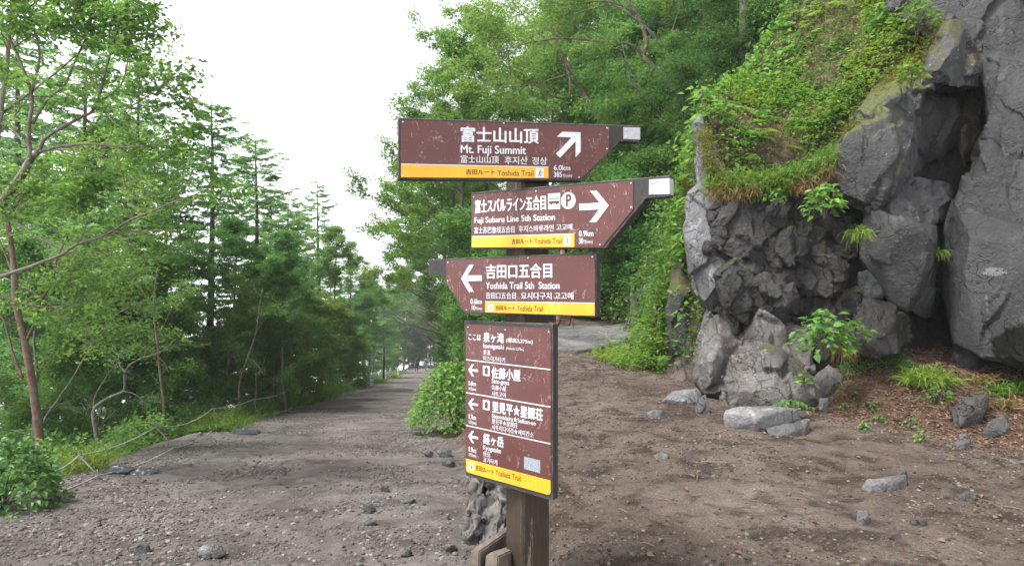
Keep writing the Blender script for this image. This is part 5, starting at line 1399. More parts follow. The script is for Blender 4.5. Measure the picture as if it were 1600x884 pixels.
# near birch whose branches cross the white sky, rooted outside the frame
gp = ground_py(-150, 7.6)
traced_tree('birch_tree', 'near birch reaching long pinkish branches across the white sky', 'birch', [
    ([(-150, gp + 10), (-120, 560), (-60, 400), (0, 322), (30, 280), (47, 250), (60, 237)], [7.6, 7.4, 7.2], 0.0792, 0.0324),
    ([(47, 250), (45, 200), (49, 145), (22, 75), (5, 40), (-5, -20)], [7.2, 7.3], 0.0259, 0.0086),
    ([(49, 145), (62, 85), (47, 20), (40, -40)], [7.2, 7.0], 0.0173, 0.0072),
    ([(60, 237), (75, 212), (122, 185), (150, 165), (175, 72), (195, 10), (200, -40)], [7.2, 6.9], 0.0245, 0.0072),
    ([(50, 195), (75, 155), (100, 135), (120, 90), (140, 45), (150, -10)], [7.25, 7.5], 0.0187, 0.0058),
    ([(60, 237), (105, 228), (150, 225), (200, 230), (250, 222), (285, 205)], [7.2, 7.0, 6.8], 0.0187, 0.0058),
    ([(122, 185), (150, 176), (190, 172), (230, 150), (270, 120)], [7.0, 6.8], 0.0130, 0.0043),
    ([(-40, 445), (0, 432), (50, 415), (90, 400), (120, 382), (160, 368), (200, 345), (250, 325), (300, 305), (335, 290)], [7.3, 7.0, 6.6], 0.0259, 0.0058),
    ([(120, 382), (135, 350), (128, 315), (140, 285)], [6.9, 6.9], 0.0086, 0.0036),
    ([(150, 165), (190, 130), (205, 60), (220, 20)], [7.0, 7.2], 0.0115, 0.0043),
    ([(22, 75), (60, 50), (110, 30), (170, 20)], [7.3, 7.0], 0.0101, 0.0043),
    ([(5, 40), (80, -10), (160, -30)], [7.3, 7.2], 0.0101, 0.0043),
    ([(-60, 400), (-20, 350), (10, 330), (70, 300), (110, 300)], [7.2, 7.6], 0.0144, 0.0043),
    ([(-30, 440), (20, 470), (80, 480), (140, 470), (200, 480)], [7.3, 7.6, 7.8], 0.0144, 0.0043),
], 61, G_BROAD, B_BIRCH, lpt=25, size=.074, sub=7, twg=5, sublen=.36, twlen=.30, spread=.075, leaf_from=.2, bare=(0,))
# second near tree behind it that thickens the leaves
gp = ground_py(-60, 9.6)
traced_tree('birch_tree', 'leafy birch behind the near branches at the frame edge', 'birch', [
    ([(-60, gp + 8), (-40, 520), (-20, 330), (0, 180), (15, 60), (20, -60)], [9.6, 9.8], 0.0648, 0.0216),
    ([(-20, 330), (60, 290), (140, 270), (210, 290)], [9.7, 9.3], 0.0216, 0.0058),
    ([(-15, 300), (40, 360), (120, 400), (180, 430)], [9.7, 9.4], 0.0216, 0.0058),
    ([(0, 180), (80, 120), (150, 60), (210, 40)], [9.8, 9.5], 0.0216, 0.0058),
    ([(0, 180), (50, 230), (110, 235), (170, 250), (230, 300)], [9.8, 9.3], 0.0202, 0.0058),
    ([(15, 60), (80, 10), (150, -20)], [9.8, 9.5], 0.0180, 0.0058),
    ([(-30, 420), (40, 450), (110, 500), (160, 540)], [9.6, 9.4], 0.0173, 0.0058),
], 62, G_BROAD, B_BIRCH, lpt=26, size=.072, sub=7, twg=5, sublen=.42, twlen=.4, spread=.10, leaf_from=.2)
gp = ground_py(64, 9.2)
traced_tree('birch_tree', 'red-barked peeling birch trunk rising behind the leafy bush', 'birch', [
    ([(66, gp + 6), (62, 690), (50, 600), (40, 540), (25, 475), (22, 420), (10, 340)], [9.2, 9.3], 0.0684, 0.0360),
    ([(40, 532), (55, 500), (64, 470), (82, 440), (90, 400), (110, 360)], [9.25, 9.0], 0.0245, 0.0086),
    ([(36, 590), (20, 550), (5, 500), (-20, 470)], [9.3, 9.5], 0.0252, 0.0086),
    ([(22, 430), (0, 380), (-30, 330)], [9.3, 9.4], 0.0216, 0.0072),
    ([(90, 400), (130, 390), (170, 400)], [9.0, 8.8], 0.0101, 0.0043),
    ([(10, 340), (40, 300), (60, 280)], [9.3, 9.3], 0.0216, 0.0072),
], 63, G_BROAD, B_RED, lpt=24, size=.068, sub=4, twg=3, sublen=.6, twlen=.4, leaf_from=.4, bare=(0,))
gp = ground_py(160, 10.4)
traced_tree('sapling', 'crooked grey sapling by the rope fence with a forked limb', 'sapling', [
    ([(162, gp + 4), (160, 732), (152, 690), (146, 651), (150, 635), (172, 620), (193, 610), (196, 580), (215, 562), (250, 550), (275, 530)], [10.4, 10.3, 10.2], 0.0396, 0.0086),
    ([(147, 650), (148, 620), (165, 590), (180, 570), (190, 550)], [10.3, 10.5], 0.0158, 0.0043),
    ([(193, 610), (210, 615), (230, 628)], [10.2, 10.0], 0.0086, 0.0029),
], 64, G_BROADB, B_GREY, lpt=16, size=.06, sub=4, twg=2, sublen=.5, twlen=.35, leaf_from=.45)
gp = ground_py(66, 9.0)
traced_tree('sapling', 'thin greenish stem leaning far over beside the red-barked birch', 'sapling', [
    ([(60, gp + 4), (66, 668), (90, 625), (112, 592), (140, 545), (170, 500), (205, 478), (240, 466)], [9.4, 9.6], 0.0216, 0.0058),
    ([(140, 545), (150, 510), (140, 470)], [9.5, 9.7], 0.0086, 0.0036),
], 65, G_BROADB, B_GREY, lpt=18, size=.06, sub=4, twg=2, sublen=.4, twlen=.35, leaf_from=.5)
gp = ground_py(266, 12.3)
traced_tree('sapling', 'thin brown trunk at the stone heap beside the rope fence', 'sapling', [
    ([(266, gp + 4), (265, 710), (258, 660), (252, 600), (246, 540), (240, 480), (246, 420)], [12.3, 12.5], 0.0396, 0.0144),
    ([(250, 575), (240, 555), (228, 548)], [12.4, 12.4], 0.0101, 0.0043),
    ([(246, 530), (270, 480), (290, 450)], [12.5, 12.3], 0.0130, 0.0043),
    ([(240, 480), (215, 440), (200, 410)], [12.5, 12.7], 0.0130, 0.0043),
], 66, G_BROADB, B_RED, lpt=26, size=.062, sub=5, twg=3, sublen=.5, twlen=.4, leaf_from=.3, bare=(0,))
gp = ground_py(377, 15.5)
traced_tree('sapling', 'pale slim sapling curving upward near the middle of the rope fence', 'sapling', [
    ([(378, gp + 4), (377, 656), (373, 620), (376, 590), (388, 555), (400, 520), (404, 490), (410, 450)], [15.5, 15.8], 0.0360, 0.0101),
    ([(376, 590), (368, 560), (352, 540)], [15.6, 15.4], 0.0101, 0.0043),
    ([(400, 520), (420, 490), (440, 480)], [15.7, 15.4], 0.0101, 0.0043),
], 67, G_BROAD, B_BIRCH, lpt=22, size=.062, sub=5, twg=3, sublen=.5, twlen=.4, leaf_from=.35)
# leaning birches over the right-hand path
traced_tree('birch_tree', 'leaning birch with a forked pinkish trunk above the second board', 'birch', [
    ([(1092, 200), (1078, 168), (1064, 150), (1050, 136), (1028, 112), (1004, 88)], [14.2, 13.6], 0.0792, 0.0612),
    ([(1004, 88), (1010, 66), (1003, 40), (994, 21), (983, 0), (975, -30), (960, -90)], [13.6, 13.4], 0.0576, 0.0216),
    ([(1004, 88), (994, 75), (978, 68), (962, 66), (924, 63), (895, 60), (864, 61), (833, 66), (810, 72), (785, 78), (750, 92)], [13.6, 13.0, 12.4], 0.0432, 0.0086),
    ([(994, 21), (960, 5), (930, 3), (880, 8), (850, 10)], [13.4, 12.8], 0.0252, 0.0072),
    ([(983, 0), (1010, -30), (1050, -70)], [13.4, 13.2], 0.0288, 0.0086),
    ([(924, 63), (900, 40), (880, 10), (870, -30)], [13.0, 12.8], 0.0158, 0.0058),
    ([(960, -90), (900, -130), (840, -150)], [13.4, 12.8], 0.0216, 0.0072),
], 71, G_BROAD, B_BIRCH, lpt=42, size=.070, sub=7, twg=5, sublen=.55, twlen=.5, spread=.13, leaf_from=.25, bare=(0, 1))
traced_tree('birch_tree', 'pale mottled birch crossing just behind the forked leaning birch', 'birch', [
    ([(1094, 190), (1085, 157), (1064, 122), (1050, 100), (1043, 84), (1026, 62), (1011, 45), (985, 25), (959, 7), (930, -20), (900, -60)], [14.8, 14.6], 0.0612, 0.0216),
    ([(1043, 84), (1050, 50), (1062, 10), (1066, -40)], [14.6, 14.8], 0.0216, 0.0072),
    ([(959, 7), (920, 15), (880, 30), (850, 50), (800, 60)], [14.6, 14.0], 0.0216, 0.0058),
], 72, G_BROAD, B_GREY, lpt=42, size=.070, sub=7, twg=5, sublen=.6, twlen=.5, spread=.13, leaf_from=.3, bare=(0,))
traced_tree('birch_tree', 'slim grey birch stem low on the slope beside the pale end of the second board', 'birch', [
    ([(1066, 240), (1064, 224), (1055, 205), (1043, 192), (1028, 172), (1011, 157), (998, 140), (987, 129), (983, 115), (980, 100), (972, 70)], [13.6, 13.2], 0.0432, 0.0144),
    ([(987, 129), (1000, 118), (1015, 112)], [13.2, 13.0], 0.0101, 0.0036),
    ([(980, 100), (960, 80), (930, 75)], [13.2, 12.8], 0.0144, 0.0058),
], 73, G_BROADB, B_GREY, lpt=28, size=.062, sub=5, twg=3, sublen=.5, twlen=.45, spread=.12, leaf_from=.4, bare=(0,))
traced_tree('birch_tree', 'broad-trunked pale birch leaning up right behind the topmost board', 'birch', [
    ([(950, 300), (938, 189), (930, 172), (920, 157), (908, 138), (896, 119), (884, 100), (875, 84), (868, 60), (860, 30), (856, -20)], [15.5, 15.2], 0.0936, 0.0432),
    ([(882, 119), (862, 124), (847, 129), (820, 134), (800, 136), (777, 136), (740, 120)], [15.2, 14.6], 0.0360, 0.0072),
    ([(880, 155), (864, 150), (845, 138), (826, 126), (805, 112), (780, 85)], [15.2, 14.6], 0.0360, 0.0086),
    ([(890, 155), (891, 130), (884, 100)], [15.2, 15.2], 0.0360, 0.0288),
    ([(875, 84), (840, 50), (815, 20), (790, -10)], [15.2, 14.8], 0.0288, 0.0086),
    ([(868, 60), (890, 20), (905, -20)], [15.2, 15.2], 0.0288, 0.0086),
    ([(780, 85), (775, 60), (760, 30)], [14.6, 14.2], 0.0115, 0.0043),
], 74, G_BROAD, B_BIRCH, lpt=42, size=.070, sub=7, twg=5, sublen=.6, twlen=.5, spread=.13, leaf_from=.25, bare=(0, 3))
# ------------------------------------------------------------------ ground cover (too much to count: stuff)
def tnormal(x, y, e=0.06):
    dx = (terr(x + e, y) - terr(x - e, y)) / (2 * e); dy = (terr(x, y + e) - terr(x, y - e)) / (2 * e)
    return unit(np.stack([-dx, -dy, np.ones_like(dx)], -1))
def surf_sample(r, n, x0, x1, y0, y1, ok=None):
    """points spread evenly over the sloping surface, not over its plan"""
    out = np.zeros((0, 2))
    while len(out) < n:
        x, y = r.uniform(x0, x1, 4 * n), r.uniform(y0, y1, 4 * n)
        nz = tnormal(x, y)[:, 2]
        k = r.random(4 * n) < np.clip(0.22 / np.maximum(nz, .05), 0, 1)
        if ok is not None: k &= ok(x, y)
        out = np.vstack([out, np.c_[x, y][k]])
    return out[:n, 0], out[:n, 1]
def hillside(x, y): return (x > x_right(y) + .05) & (y > y_cliff(x) + .12) & (y > 7.3 - (x - 2.2) * .3)
def blades(r, p, h, lean, width=0.006, droop=0.5, up=None):
    """curved three-piece blades growing from p"""
    n = len(p); h = np.broadcast_to(h, (n,))
    az = r.random(n) * 2 * PI; out = np.stack([np.cos(az), np.sin(az), np.zeros(n)], -1)
    d0 = unit(np.array([0, 0, 1.0]) + out * lean * r.random((n, 1)) * 2) if up is None else unit(up + out * lean * r.random((n, 1)))
    s_ = np.cross(d0, rdir(r, n, 1)); s_ = unit(s_) * (width * r.uniform(.6, 1.4, (n, 1)))
    P0 = p; P1 = p + d0 * h[:, None] * .4; P2 = P1 + (d0 + out * .25 - [0, 0, droop * .3]) * h[:, None] * .35
    P3 = P2 + (d0 * .5 + out * .6 - [0, 0, droop]) * h[:, None] * .35
    v = np.stack([P0 - s_, P0 + s_, P1 - s_, P1 + s_, P2 - s_ * .7, P2 + s_ * .7, P3], 1).reshape(-1, 3)
    k = (np.arange(n) * 7)[:, None]
    q = np.concatenate([k + np.array([0, 1, 3, 2]), k + np.array([2, 3, 5, 4])]); t = k + np.array([4, 5, 6])
    return v, t, q
r = np.random.default_rng(501)
def patchy(seed, sc, th): return lambda x, y: fbm(xyz(x * sc, y * sc), 3, seed) > th
# leafy herbs over the hillside: near slope above the cliff
def herb_cover(name, n, box, mat, size, hmax, label, ok, seed, aspect=.6, droop=.15):
    rr = np.random.default_rng(seed)
    m = max(1, n // 14)
    x, y = surf_sample(rr, m, *box, ok)
    nn = tnormal(x, y); z = ground_z(x, y)
    hv_ = np.clip(.55 + 1.3 * fbm(xyz(x * 1.4, y * 1.4), 3, seed + 60), .12, 1.4)[:, None]
    c = np.stack([x, y, z], -1) + nn * (hmax * hv_ * rr.random((m, 1)) ** 1.4)
    sc = rr.uniform(.7, 1.35, m)
    p = np.repeat(c, 14, 0) + rr.normal(size=(m * 14, 3)) * .055 * (size / .05)
    up = np.repeat(nn, 14, 0) * .6 + np.array([0, 0, .8])
    d = rr.normal(size=(m * 14, 3)); d[:, 2] = d[:, 2] * .4 - droop
    nrm = unit(up + rr.normal(size=(m * 14, 3)) * .45)
    v = leaf_quads(p, d + nrm * .1, nrm, size * np.repeat(sc, 14) * rr.uniform(.6, 1.25, m * 14), aspect, .09, .16)
    return tag(mk(name, v, quads=nquads(len(v) // 4), mat=mat), label, 'undergrowth', kind='stuff')
nearbox, farbox = (2.3, 8.5, 6.9, 11.5), (1.8, 9.0, 7.4, 24)
A_ = patchy(21, 1.0, -.02); B_m = patchy(22, 1.3, .02); C_m = patchy(23, 1.1, .06)
herb_cover('undergrowth', 46000, nearbox, G_COVER, .050, .16, 'bright green herbs in patches on the slope above the cliff', lambda x, y: hillside(x, y) & A_(x, y) & (y < 9.4 + .5 * np.sin(x * 2.1)), 1)
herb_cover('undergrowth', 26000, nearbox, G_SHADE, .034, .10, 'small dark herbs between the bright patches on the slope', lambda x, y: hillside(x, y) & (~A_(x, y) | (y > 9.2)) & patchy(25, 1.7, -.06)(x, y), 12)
herb_cover('undergrowth', 12000, nearbox, G_BUSH, .090, .26, 'larger soft leaves standing in clumps on the slope', lambda x, y: hillside(x, y) & B_m(x, y), 2, .7)
herb_cover('undergrowth', 9000, nearbox, G_GRASS, .060, .22, 'yellow-green leaf clumps on the slope', lambda x, y: hillside(x, y) & C_m(x, y), 13, .5)
herb_cover('undergrowth', 5000, nearbox, G_DRY, .06, .06, 'dead brown stems and leaves in the bare patches of the slope', lambda x, y: hillside(x, y) & ~A_(x, y) & patchy(28, 1.6, .05)(x, y), 15, .16)
herb_cover('undergrowth', 16000, nearbox, G_MOSS, .024, .03, 'moss cushions on the bare parts of the slope', lambda x, y: hillside(x, y) & patchy(24, 1.5, .02)(x, y), 14)
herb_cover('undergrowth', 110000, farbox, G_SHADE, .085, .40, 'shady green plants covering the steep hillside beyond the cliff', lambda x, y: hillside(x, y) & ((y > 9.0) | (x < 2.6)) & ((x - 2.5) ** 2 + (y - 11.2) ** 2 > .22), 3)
herb_cover('undergrowth', 30000, farbox, G_BROADB, .075, .50, 'lighter shrubs on the steep hillside beyond the cliff', lambda x, y: hillside(x, y) & (y > 9.5) & patchy(5, .6, .0)(x, y) & ((x - 2.5) ** 2 + (y - 11.2) ** 2 > .3), 4)
def mound(x, y): return ((x - 2.0) / .75) ** 2 + ((y - 8.9) / 1.0) ** 2 < 1
x_, y_ = None, None
herb_cover('undergrowth', 15000, (1.2, 3.0, 7.7, 10.2), G_COVER, .045, .30, 'green mound of small plants left of the cliff', lambda x, y: mound(x, y), 5)
herb_cover('undergrowth', 6000, (1.2, 3.4, 7.7, 10.4), G_MOSS, .03, .10, 'yellow moss around the green mound', lambda x, y: mound(x, y) & patchy(9, 2., .05)(x, y), 6)
# wood floor below the gravel trail
def below(x, y): return (x < x_left(y) - .5) & (x > x_left(y) - 14)
def flat_cover(name, n, sampler, mat, size, hmax, label, seed, aspect=.6):
    rr = np.random.default_rng(seed); x, y = sampler(rr, n // 12); m = len(x)
    c = np.stack([x, y, ground_z(x, y) + hmax * rr.random(m) ** 1.4], -1)
    p = np.repeat(c, 12, 0) + rr.normal(size=(m * 12, 3)) * .07
    v = leaf_quads(p, rdir(rr, m * 12, .5, .1), rnorm(rr, m * 12, .5), size * rr.uniform(.6, 1.3, m * 12), aspect)
    return tag(mk(name, v, quads=nquads(len(v) // 4), mat=mat), label, 'undergrowth', kind='stuff')
def s_below(rr, n):
    y = 5 + 45 * rr.random(n) ** 1.3; x = x_left(y) - .6 - rr.random(n) ** 1.5 * 10; return x, y
flat_cover('undergrowth', 90000, s_below, G_BROADB, .09, .6, 'shaded low plants on the wood floor below the trail', 7)
def s_bankc(rr, n):
    y = 11.5 + 60 * rr.random(n) ** 1.8; w_ = .5 + .25 * np.maximum(y - 8, 0)
    x = x_div(y) + (.25 + rr.random(n) * .9) * w_; k = ~((y < 15) & (x > -.3)); return x[k], y[k]
flat_cover('undergrowth', 80000, s_bankc, G_BROADB, .085, .7, 'leafy plants on the bank between the two trails', 8)
# grass verge along the far edge of the gravel trail
def s_verge(rr, n):
    y = 12.5 + 55 * rr.random(n) ** 1.6; return x_left(y) + rr.normal(size=n) * .28 - .10, y
rr = np.random.default_rng(9)
x, y = s_verge(rr, 16000)
v, t, q = blades(rr, np.stack([x, y, ground_z(x, y)], -1), rr.uniform(.10, .34, len(x)), .8, .010)
tag(mk('grass', v, tris=t, quads=q, mat=G_GRASS), 'bright grass verge along the far edge of the gravel trail', 'grass', kind='stuff')
flat_cover('undergrowth', 30000, lambda rr, n: (lambda y: (x_left(y) + rr.normal(size=n) * .3 - .35, y))(13 + 55 * rr.random(n) ** 1.5), G_GRASS, .06, .3, 'low weeds mixed into the grass verge', 10)
# grass and dry grass on the hillside and over the brink
x, y = surf_sample(rr, 6000, *nearbox, lambda x, y: hillside(x, y) & patchy(13, 1.1, -.05)(x, y))
nn = tnormal(x, y)
xf, yf = surf_sample(rr, 520, 2.1, 8.5, 7.0, 11.5, lambda x, y: hillside(x, y) & patchy(27, .9, .0)(x, y))
fp, fd, fn_, fs = [], [], [], []
for xx, yy, n0 in zip(xf, yf, tnormal(xf, yf)):           # fern fronds: a bent rib with paired leaflets
    L = rr.uniform(.18, .42); az = rr.random() * 6.28; o_ = np.array([math.cos(az), math.sin(az), 0]) + n0 * .9; o_ /= np.linalg.norm(o_)
    u = np.linspace(.1, 1, 13); rib = np.array([xx, yy, gz(xx, yy)]) + o_ * (u * L)[:, None] - np.array([0, 0, 1.]) * (.55 * L * u ** 2)[:, None]
    sd_ = np.cross(o_, [0, 0, 1.]); sd_ /= np.linalg.norm(sd_) + 1e-6
    for sg in (-1, 1):
        fp.append(rib); fd.append(np.tile(sd_ * sg + o_ * .35 - [0, 0, .2], (13, 1))); fn_.append(np.tile(n0 + [0, 0, .5], (13, 1))); fs.append(L * .34 * np.sin(np.pi * (u * .85 + .12)))
fv = leaf_quads(np.vstack(fp), np.vstack(fd), np.vstack(fn_), np.concatenate(fs), .26, .05, .1)
tag(mk('fern_undergrowth', fv, quads=nquads(len(fv) // 4), mat=G_COVER), 'fern fronds arching among the herbs on the slope', 'undergrowth', kind='stuff')
v, t, q = blades(rr, np.stack([x, y, ground_z(x, y)], -1), rr.uniform(.06, .17, len(x)), .9, .005, .6, up=nn * .6 + [0, 0, .5])
tag(mk('grass', v, tris=t, quads=q, mat=G_GRASS), 'thin grass among the herbs on the slope', 'grass', kind='stuff')
bp = spline([P(1118, 292, 6.9), P(1150, 300, 6.75), P(1190, 298, 6.65), P(1230, 290, 6.6), P(1270, 280, 6.5), P(1300, 256, 6.45)], 400)
pb = bp[rr.integers(0, 400, 2300)] + rr.normal(size=(2300, 3)) * [.05, .06, .05] - [0, 0, .03]
pb = pb[fbm(pb * 3.0, 2, 4) > .02]; N_ = len(pb)
hang = np.array([-.1, -.75, .15])
v, t, q = blades(rr, pb, rr.uniform(.06, .20, N_), .5, .004, 1.6, up=hang + rr.normal(size=(N_, 3)) * .15)
tag(mk('dry_grass', v, tris=t, quads=q, mat=G_DRY), 'brown dry grass hanging over the brink of the cliff', 'dry grass', kind='stuff')
pb = bp[rr.integers(0, 400, 6000)] + rr.normal(size=(6000, 3)) * [.06, .09, .07] + [0, .06, .05]
v, t, q = blades(rr, pb, rr.uniform(.05, .18, 6000), .6, .005, 1.2, up=hang * .8 + [0, 0, .35] + rr.normal(size=(6000, 3)) * .2)
tag(mk('grass', v, tris=t, quads=q, mat=G_GRASS), 'green grass fringe over the brink of the cliff', 'grass', kind='stuff')
pb = bp[rr.integers(0, 400, 5200)] + rr.normal(size=(5200, 3)) * [.05, .07, .06] + [0, .02, .03]
v = leaf_quads(pb, rdir(rr, 5200, .5, .3), unit(rr.normal(size=(5200, 3)) * .5 + [0, -.5, .8]), .045 * rr.uniform(.6, 1.4, 5200), .6)
tag(mk('undergrowth', v, quads=nquads(5200), mat=G_COVER), 'small herbs draping over the brink of the cliff', 'undergrowth', kind='stuff')
# moss cushions along the brink and around the cap rocks
mp_ = spline([P(1098, 205, 7.1), P(1108, 250, 6.95), P(1125, 285, 6.85)], 60)
mp2 = spline([P(1325, 205, 6.4), P(1345, 190, 6.4), P(1372, 150, 6.5), P(1400, 118, 6.6), P(1432, 95, 6.55), P(1470, 40, 6.6)], 120)
mp3 = spline([P(1068, 285, 8.1), P(1085, 292, 8.0), P(1088, 300, 7.9)], 40)
pm = np.vstack([mp_[rr.integers(0, 60, 2200)], mp2[rr.integers(0, 120, 6000)][:2600], mp3[rr.integers(0, 40, 1500)]])
pm = pm + rr.normal(size=pm.shape) * [.05, .09, .05]
v = leaf_quads(pm, rdir(rr, len(pm), .8, -.2), rnorm(rr, len(pm), .9), .03 * rr.uniform(.6, 1.4, len(pm)), .5)
tag(mk('moss', v, quads=nquads(len(pm)), mat=G_MOSS), 'yellow-green moss cushions along the rock brink', 'moss', kind='stuff')
# leaf litter and twigs on the bank under the cliff, bits on the path
def s_lit(rr, n):
    x, y = rr.uniform(2.9, 5.6, n), rr.uniform(4.1, 6.7, n)
    yt = np.interp(x, [2.5, 3.0, 3.6, 4.5, 6], [6.5, 6.0, 5.2, 4.5, 4.0])
    k = (y > yt - .35 + rr.normal(size=n) * .2) & (y < y_cliff(x) - .1); return x[k], y[k]
x, y = s_lit(rr, 9000)
x2, y2 = rr.uniform(0.2, 4.0, 900), 3 + 7 * rr.random(900)
x, y = np.r_[x, x2], np.r_[y, y2]
p = np.stack([x, y, ground_z(x, y) + .006 + .01 * rr.random(len(x))], -1)
v = leaf_quads(p, rdir(rr, len(x), .25), rnorm(rr, len(x), .45), rr.uniform(.012, .05, len(x)), .55, .18, .1)
tag(mk('leaf_litter', v, quads=nquads(len(x)), mat=G_LITTER), 'dry brown leaf litter on the bank under the cliff', 'leaf litter', kind='stuff')
a = Acc()
x, y = s_lit(rr, 420); x2, y2 = rr.uniform(0, 4, 200), 2.9 + 7 * rr.random(200)
for xx, yy in zip(np.r_[x, x2], np.r_[y, y2]):
    L = rr.uniform(.04, .20); az = rr.random() * 6.28; z = gz(xx, yy) + .008
    mid = np.array([xx, yy, z + rr.random() * .02])
    a.tube([mid - [L * .5 * math.cos(az), L * .5 * math.sin(az), .004], mid + [0, 0, .006], mid + [L * .5 * math.cos(az + .3), L * .5 * math.sin(az + .3), .004]], [.0035, .003, .0018], 4)
tag(a.obj('twig_litter', G_LITTER), 'thin dry twigs scattered over the bank and the dirt path', 'twigs', kind='stuff')

# ------------------------------------------------------------------ single plants
def bush(name, loc, w, d, h, n, size, mat, label, cat, seed, group=None, stems=9, droop=.25, origin_z=None):
    """leafy dome: stems fan out, broad leaves face up and outward"""
    rr = np.random.default_rng(seed)
    t = empty(name, loc, label, cat, group)
    a = Acc(); tips = []
    for k in range(stems):
        az = k * 2.4 + rr.normal() * .3; q_ = math.sqrt((k + .5) / stems)
        tip = np.array([math.cos(az) * w * .45 * q_, math.sin(az) * d * .45 * q_, h * (1 - .45 * q_ ** 2) * rr.uniform(.75, 1.0)])
        pts = spline([[0, 0, -.03], tip * [.3, .3, .5], tip], 7); a.tube(pts, np.linspace(.006 + .004 * h, .0025, 7), 5); tips.append(pts)
    a.obj('stem', B_TWIG, t, smooth=True)
    u = rr.random(n); az = rr.random(n) * 2 * PI; rad = np.sqrt(u) 
    lob = 1 + .22 * np.sin(az * 3 + seed) + .14 * np.sin(az * 5 + 2 * seed) + rr.normal(size=n) * .05
    zt = h * (1 - .86 * rad ** 2.6) * (1 - .55 * rr.random(n) ** 2.2)
    p = np.stack([np.cos(az) * w * .5 * rad * lob, np.sin(az) * d * .5 * rad * lob, zt], -1) + rr.normal(size=(n, 3)) * .04 * h
    p[:, 2] = np.maximum(p[:, 2], .02)
    outv = np.stack([np.cos(az) * rad, np.sin(az) * rad, .15 * np.ones(n)], -1)
    dr = unit(outv * .7 + rr.normal(size=(n, 3)) * [.55, .55, .25] - [0, 0, droop])
    nr = unit(outv * .7 + [0, 0, 1.0] + rr.normal(size=(n, 3)) * .35)
    v, tt, qq = leaf_oval(p, dr, nr, size * rr.uniform(.55, 1.25, n), .66)
    mk('foliage', v, tris=tt, quads=qq, mat=mat, parent=t)
    return t
G_BUSHD = mat_leaf('dark bush leaves', [(0.030, 0.095, 0.018), (0.045, 0.125, 0.024), (0.066, 0.160, 0.030), (0.09, 0.19, 0.04)], 0.33, 0.4)
def on_px(px, py): return hit(px, py)
g = on_px(698, 682)
bush('leafy_bush', (g[0] + .10, g[1] + .75, gz(g[0] + .1, g[1] + .75) - .05), 2.05, 1.7, 1.42, 3300, .10, G_BUSH, 'big-leaved bush spilling over the gravel trail beside the lowest board', 'bush', 1, stems=14)
g = on_px(676, 640)
bush('leafy_bush', (g[0] + 1.45, g[1] + 1.6, gz(g[0] + 1.45, g[1] + 1.6) - .05), 1.9, 2.2, 1.75, 3200, .085, G_BROADB, 'looser pale bush behind the big-leaved bush on the trail side', 'bush', 2, stems=14)
g = on_px(20, 806)
bush('leafy_bush', (g[0] - .42, g[1] + .35, gz(g[0] - .42, g[1] + .35) - .1), 1.25, .9, .86, 1300, .085, G_BUSHD, 'dense glossy bush at the start of the rope fence', 'bush', 3, stems=12)
g = on_px(90, 745)
bush('leafy_bush', (g[0] - .3, g[1] + .3, gz(g[0] - .3, g[1] + .3) - .05), .8, .7, .45, 420, .07, G_SHADE, 'low shaded bush behind the glossy bush by the rope', 'bush', 4)
def plant_at(px, py, Y, w, h, n, size, mat, label, seed, cat='plant', name='leafy_plant', d=None):
    p = P(px, py, Y); return bush(name, (p[0], p[1], p[2]), w, d or w * .8, h, n, size, mat, label, cat, seed, stems=6)
plant_at(1288, 338, 5.98, .36, .34, 190, .075, G_BUSH, 'bright leafy plant growing under the overhang block', 11)
plant_at(1212, 318, 6.35, .20, .14, 34, .055, G_BUSH, 'small sprig on the black lava by the dry grass fringe', 12)
plant_at(1288, 556, 5.70, .50, .46, 210, .085, G_BUSH, 'tall leafy plant in front of the black lava with light green leaves', 13)
plant_at(1334, 535, 5.80, .30, .24, 90, .07, G_GRASS, 'yellowish leafy plant right next to the tall leafy plant', 14)
plant_at(1240, 640, 5.48, .30, .10, 46, .07, G_BUSH, 'flat little plant on top of the long pale boulder', 15)
plant_at(1256, 600, 5.66, .14, .14, 24, .06, G_GRASS, 'pale sprig against the dark base rock', 16)
plant_at(1424, 136, 6.05, .28, .30, 90, .065, G_GRASS, 'light green plant beside the mossy cap boulder', 17)
plant_at(1432, 55, 6.75, .55, .40, 220, .075, G_GRASS, 'yellow-green plant clump under the upper wall', 18)
for i, (px, py, Y, s_) in enumerate([(1322, 614, 5.35, .20), (1362, 640, 5.15, .14), (1372, 660, 5.05, .12), (1425, 672, 4.95, .18), (1440, 690, 4.85, .12), (1318, 640, 5.2, .10), (1568, 640, 5.0, .16), (1350, 672, 5.0, .10)]):
    g = on_px(px, py)
    bush('seedling', (g[0], g[1], g[2]), s_, s_, s_ * .7, 34, .032, G_BUSH, 'small green seedling sprouting from the brown litter bank', 'seedling', 30 + i, 'seedlings on the litter bank', stems=5)
g = on_px(1482, 640)
bush('seedling', (g[0], g[1] + .1, gz(g[0], g[1] + .1)), .30, .2, .18, 80, .04, G_BUSH, 'small leafy clump behind the angular dark bank stone', 'plant', 45, stems=6)
def tuft(px, py, Y, n, h, w, mat, label, seed, name='grass_tuft', droop=1.0, up=None, loc=None, lean=1.0, bw=.006):
    rr = np.random.default_rng(seed); p = P(px, py, Y) if loc is None else np.asarray(loc, float)
    q_ = rr.normal(size=(n, 3)) * [w, w * .6, w * .25]
    v, t, q = blades(rr, q_, h * rr.uniform(.5, 1.2, n), lean, bw, droop, up=None if up is None else np.tile(np.array(up, float), (n, 1)) + rr.normal(size=(n, 3)) * .25)
    return tag(mk(name, v, tris=t, quads=q, mat=mat, origin=V(p)), label, 'grass tuft')
g = on_px(1462, 612)
tuft(0, 0, 0, 520, .28, .085, G_GRASS, 'bright arching grass tuft beside the pillar foot', 51, loc=(g[0], g[1] + .12, gz(g[0], g[1] + .12)), lean=1.2)
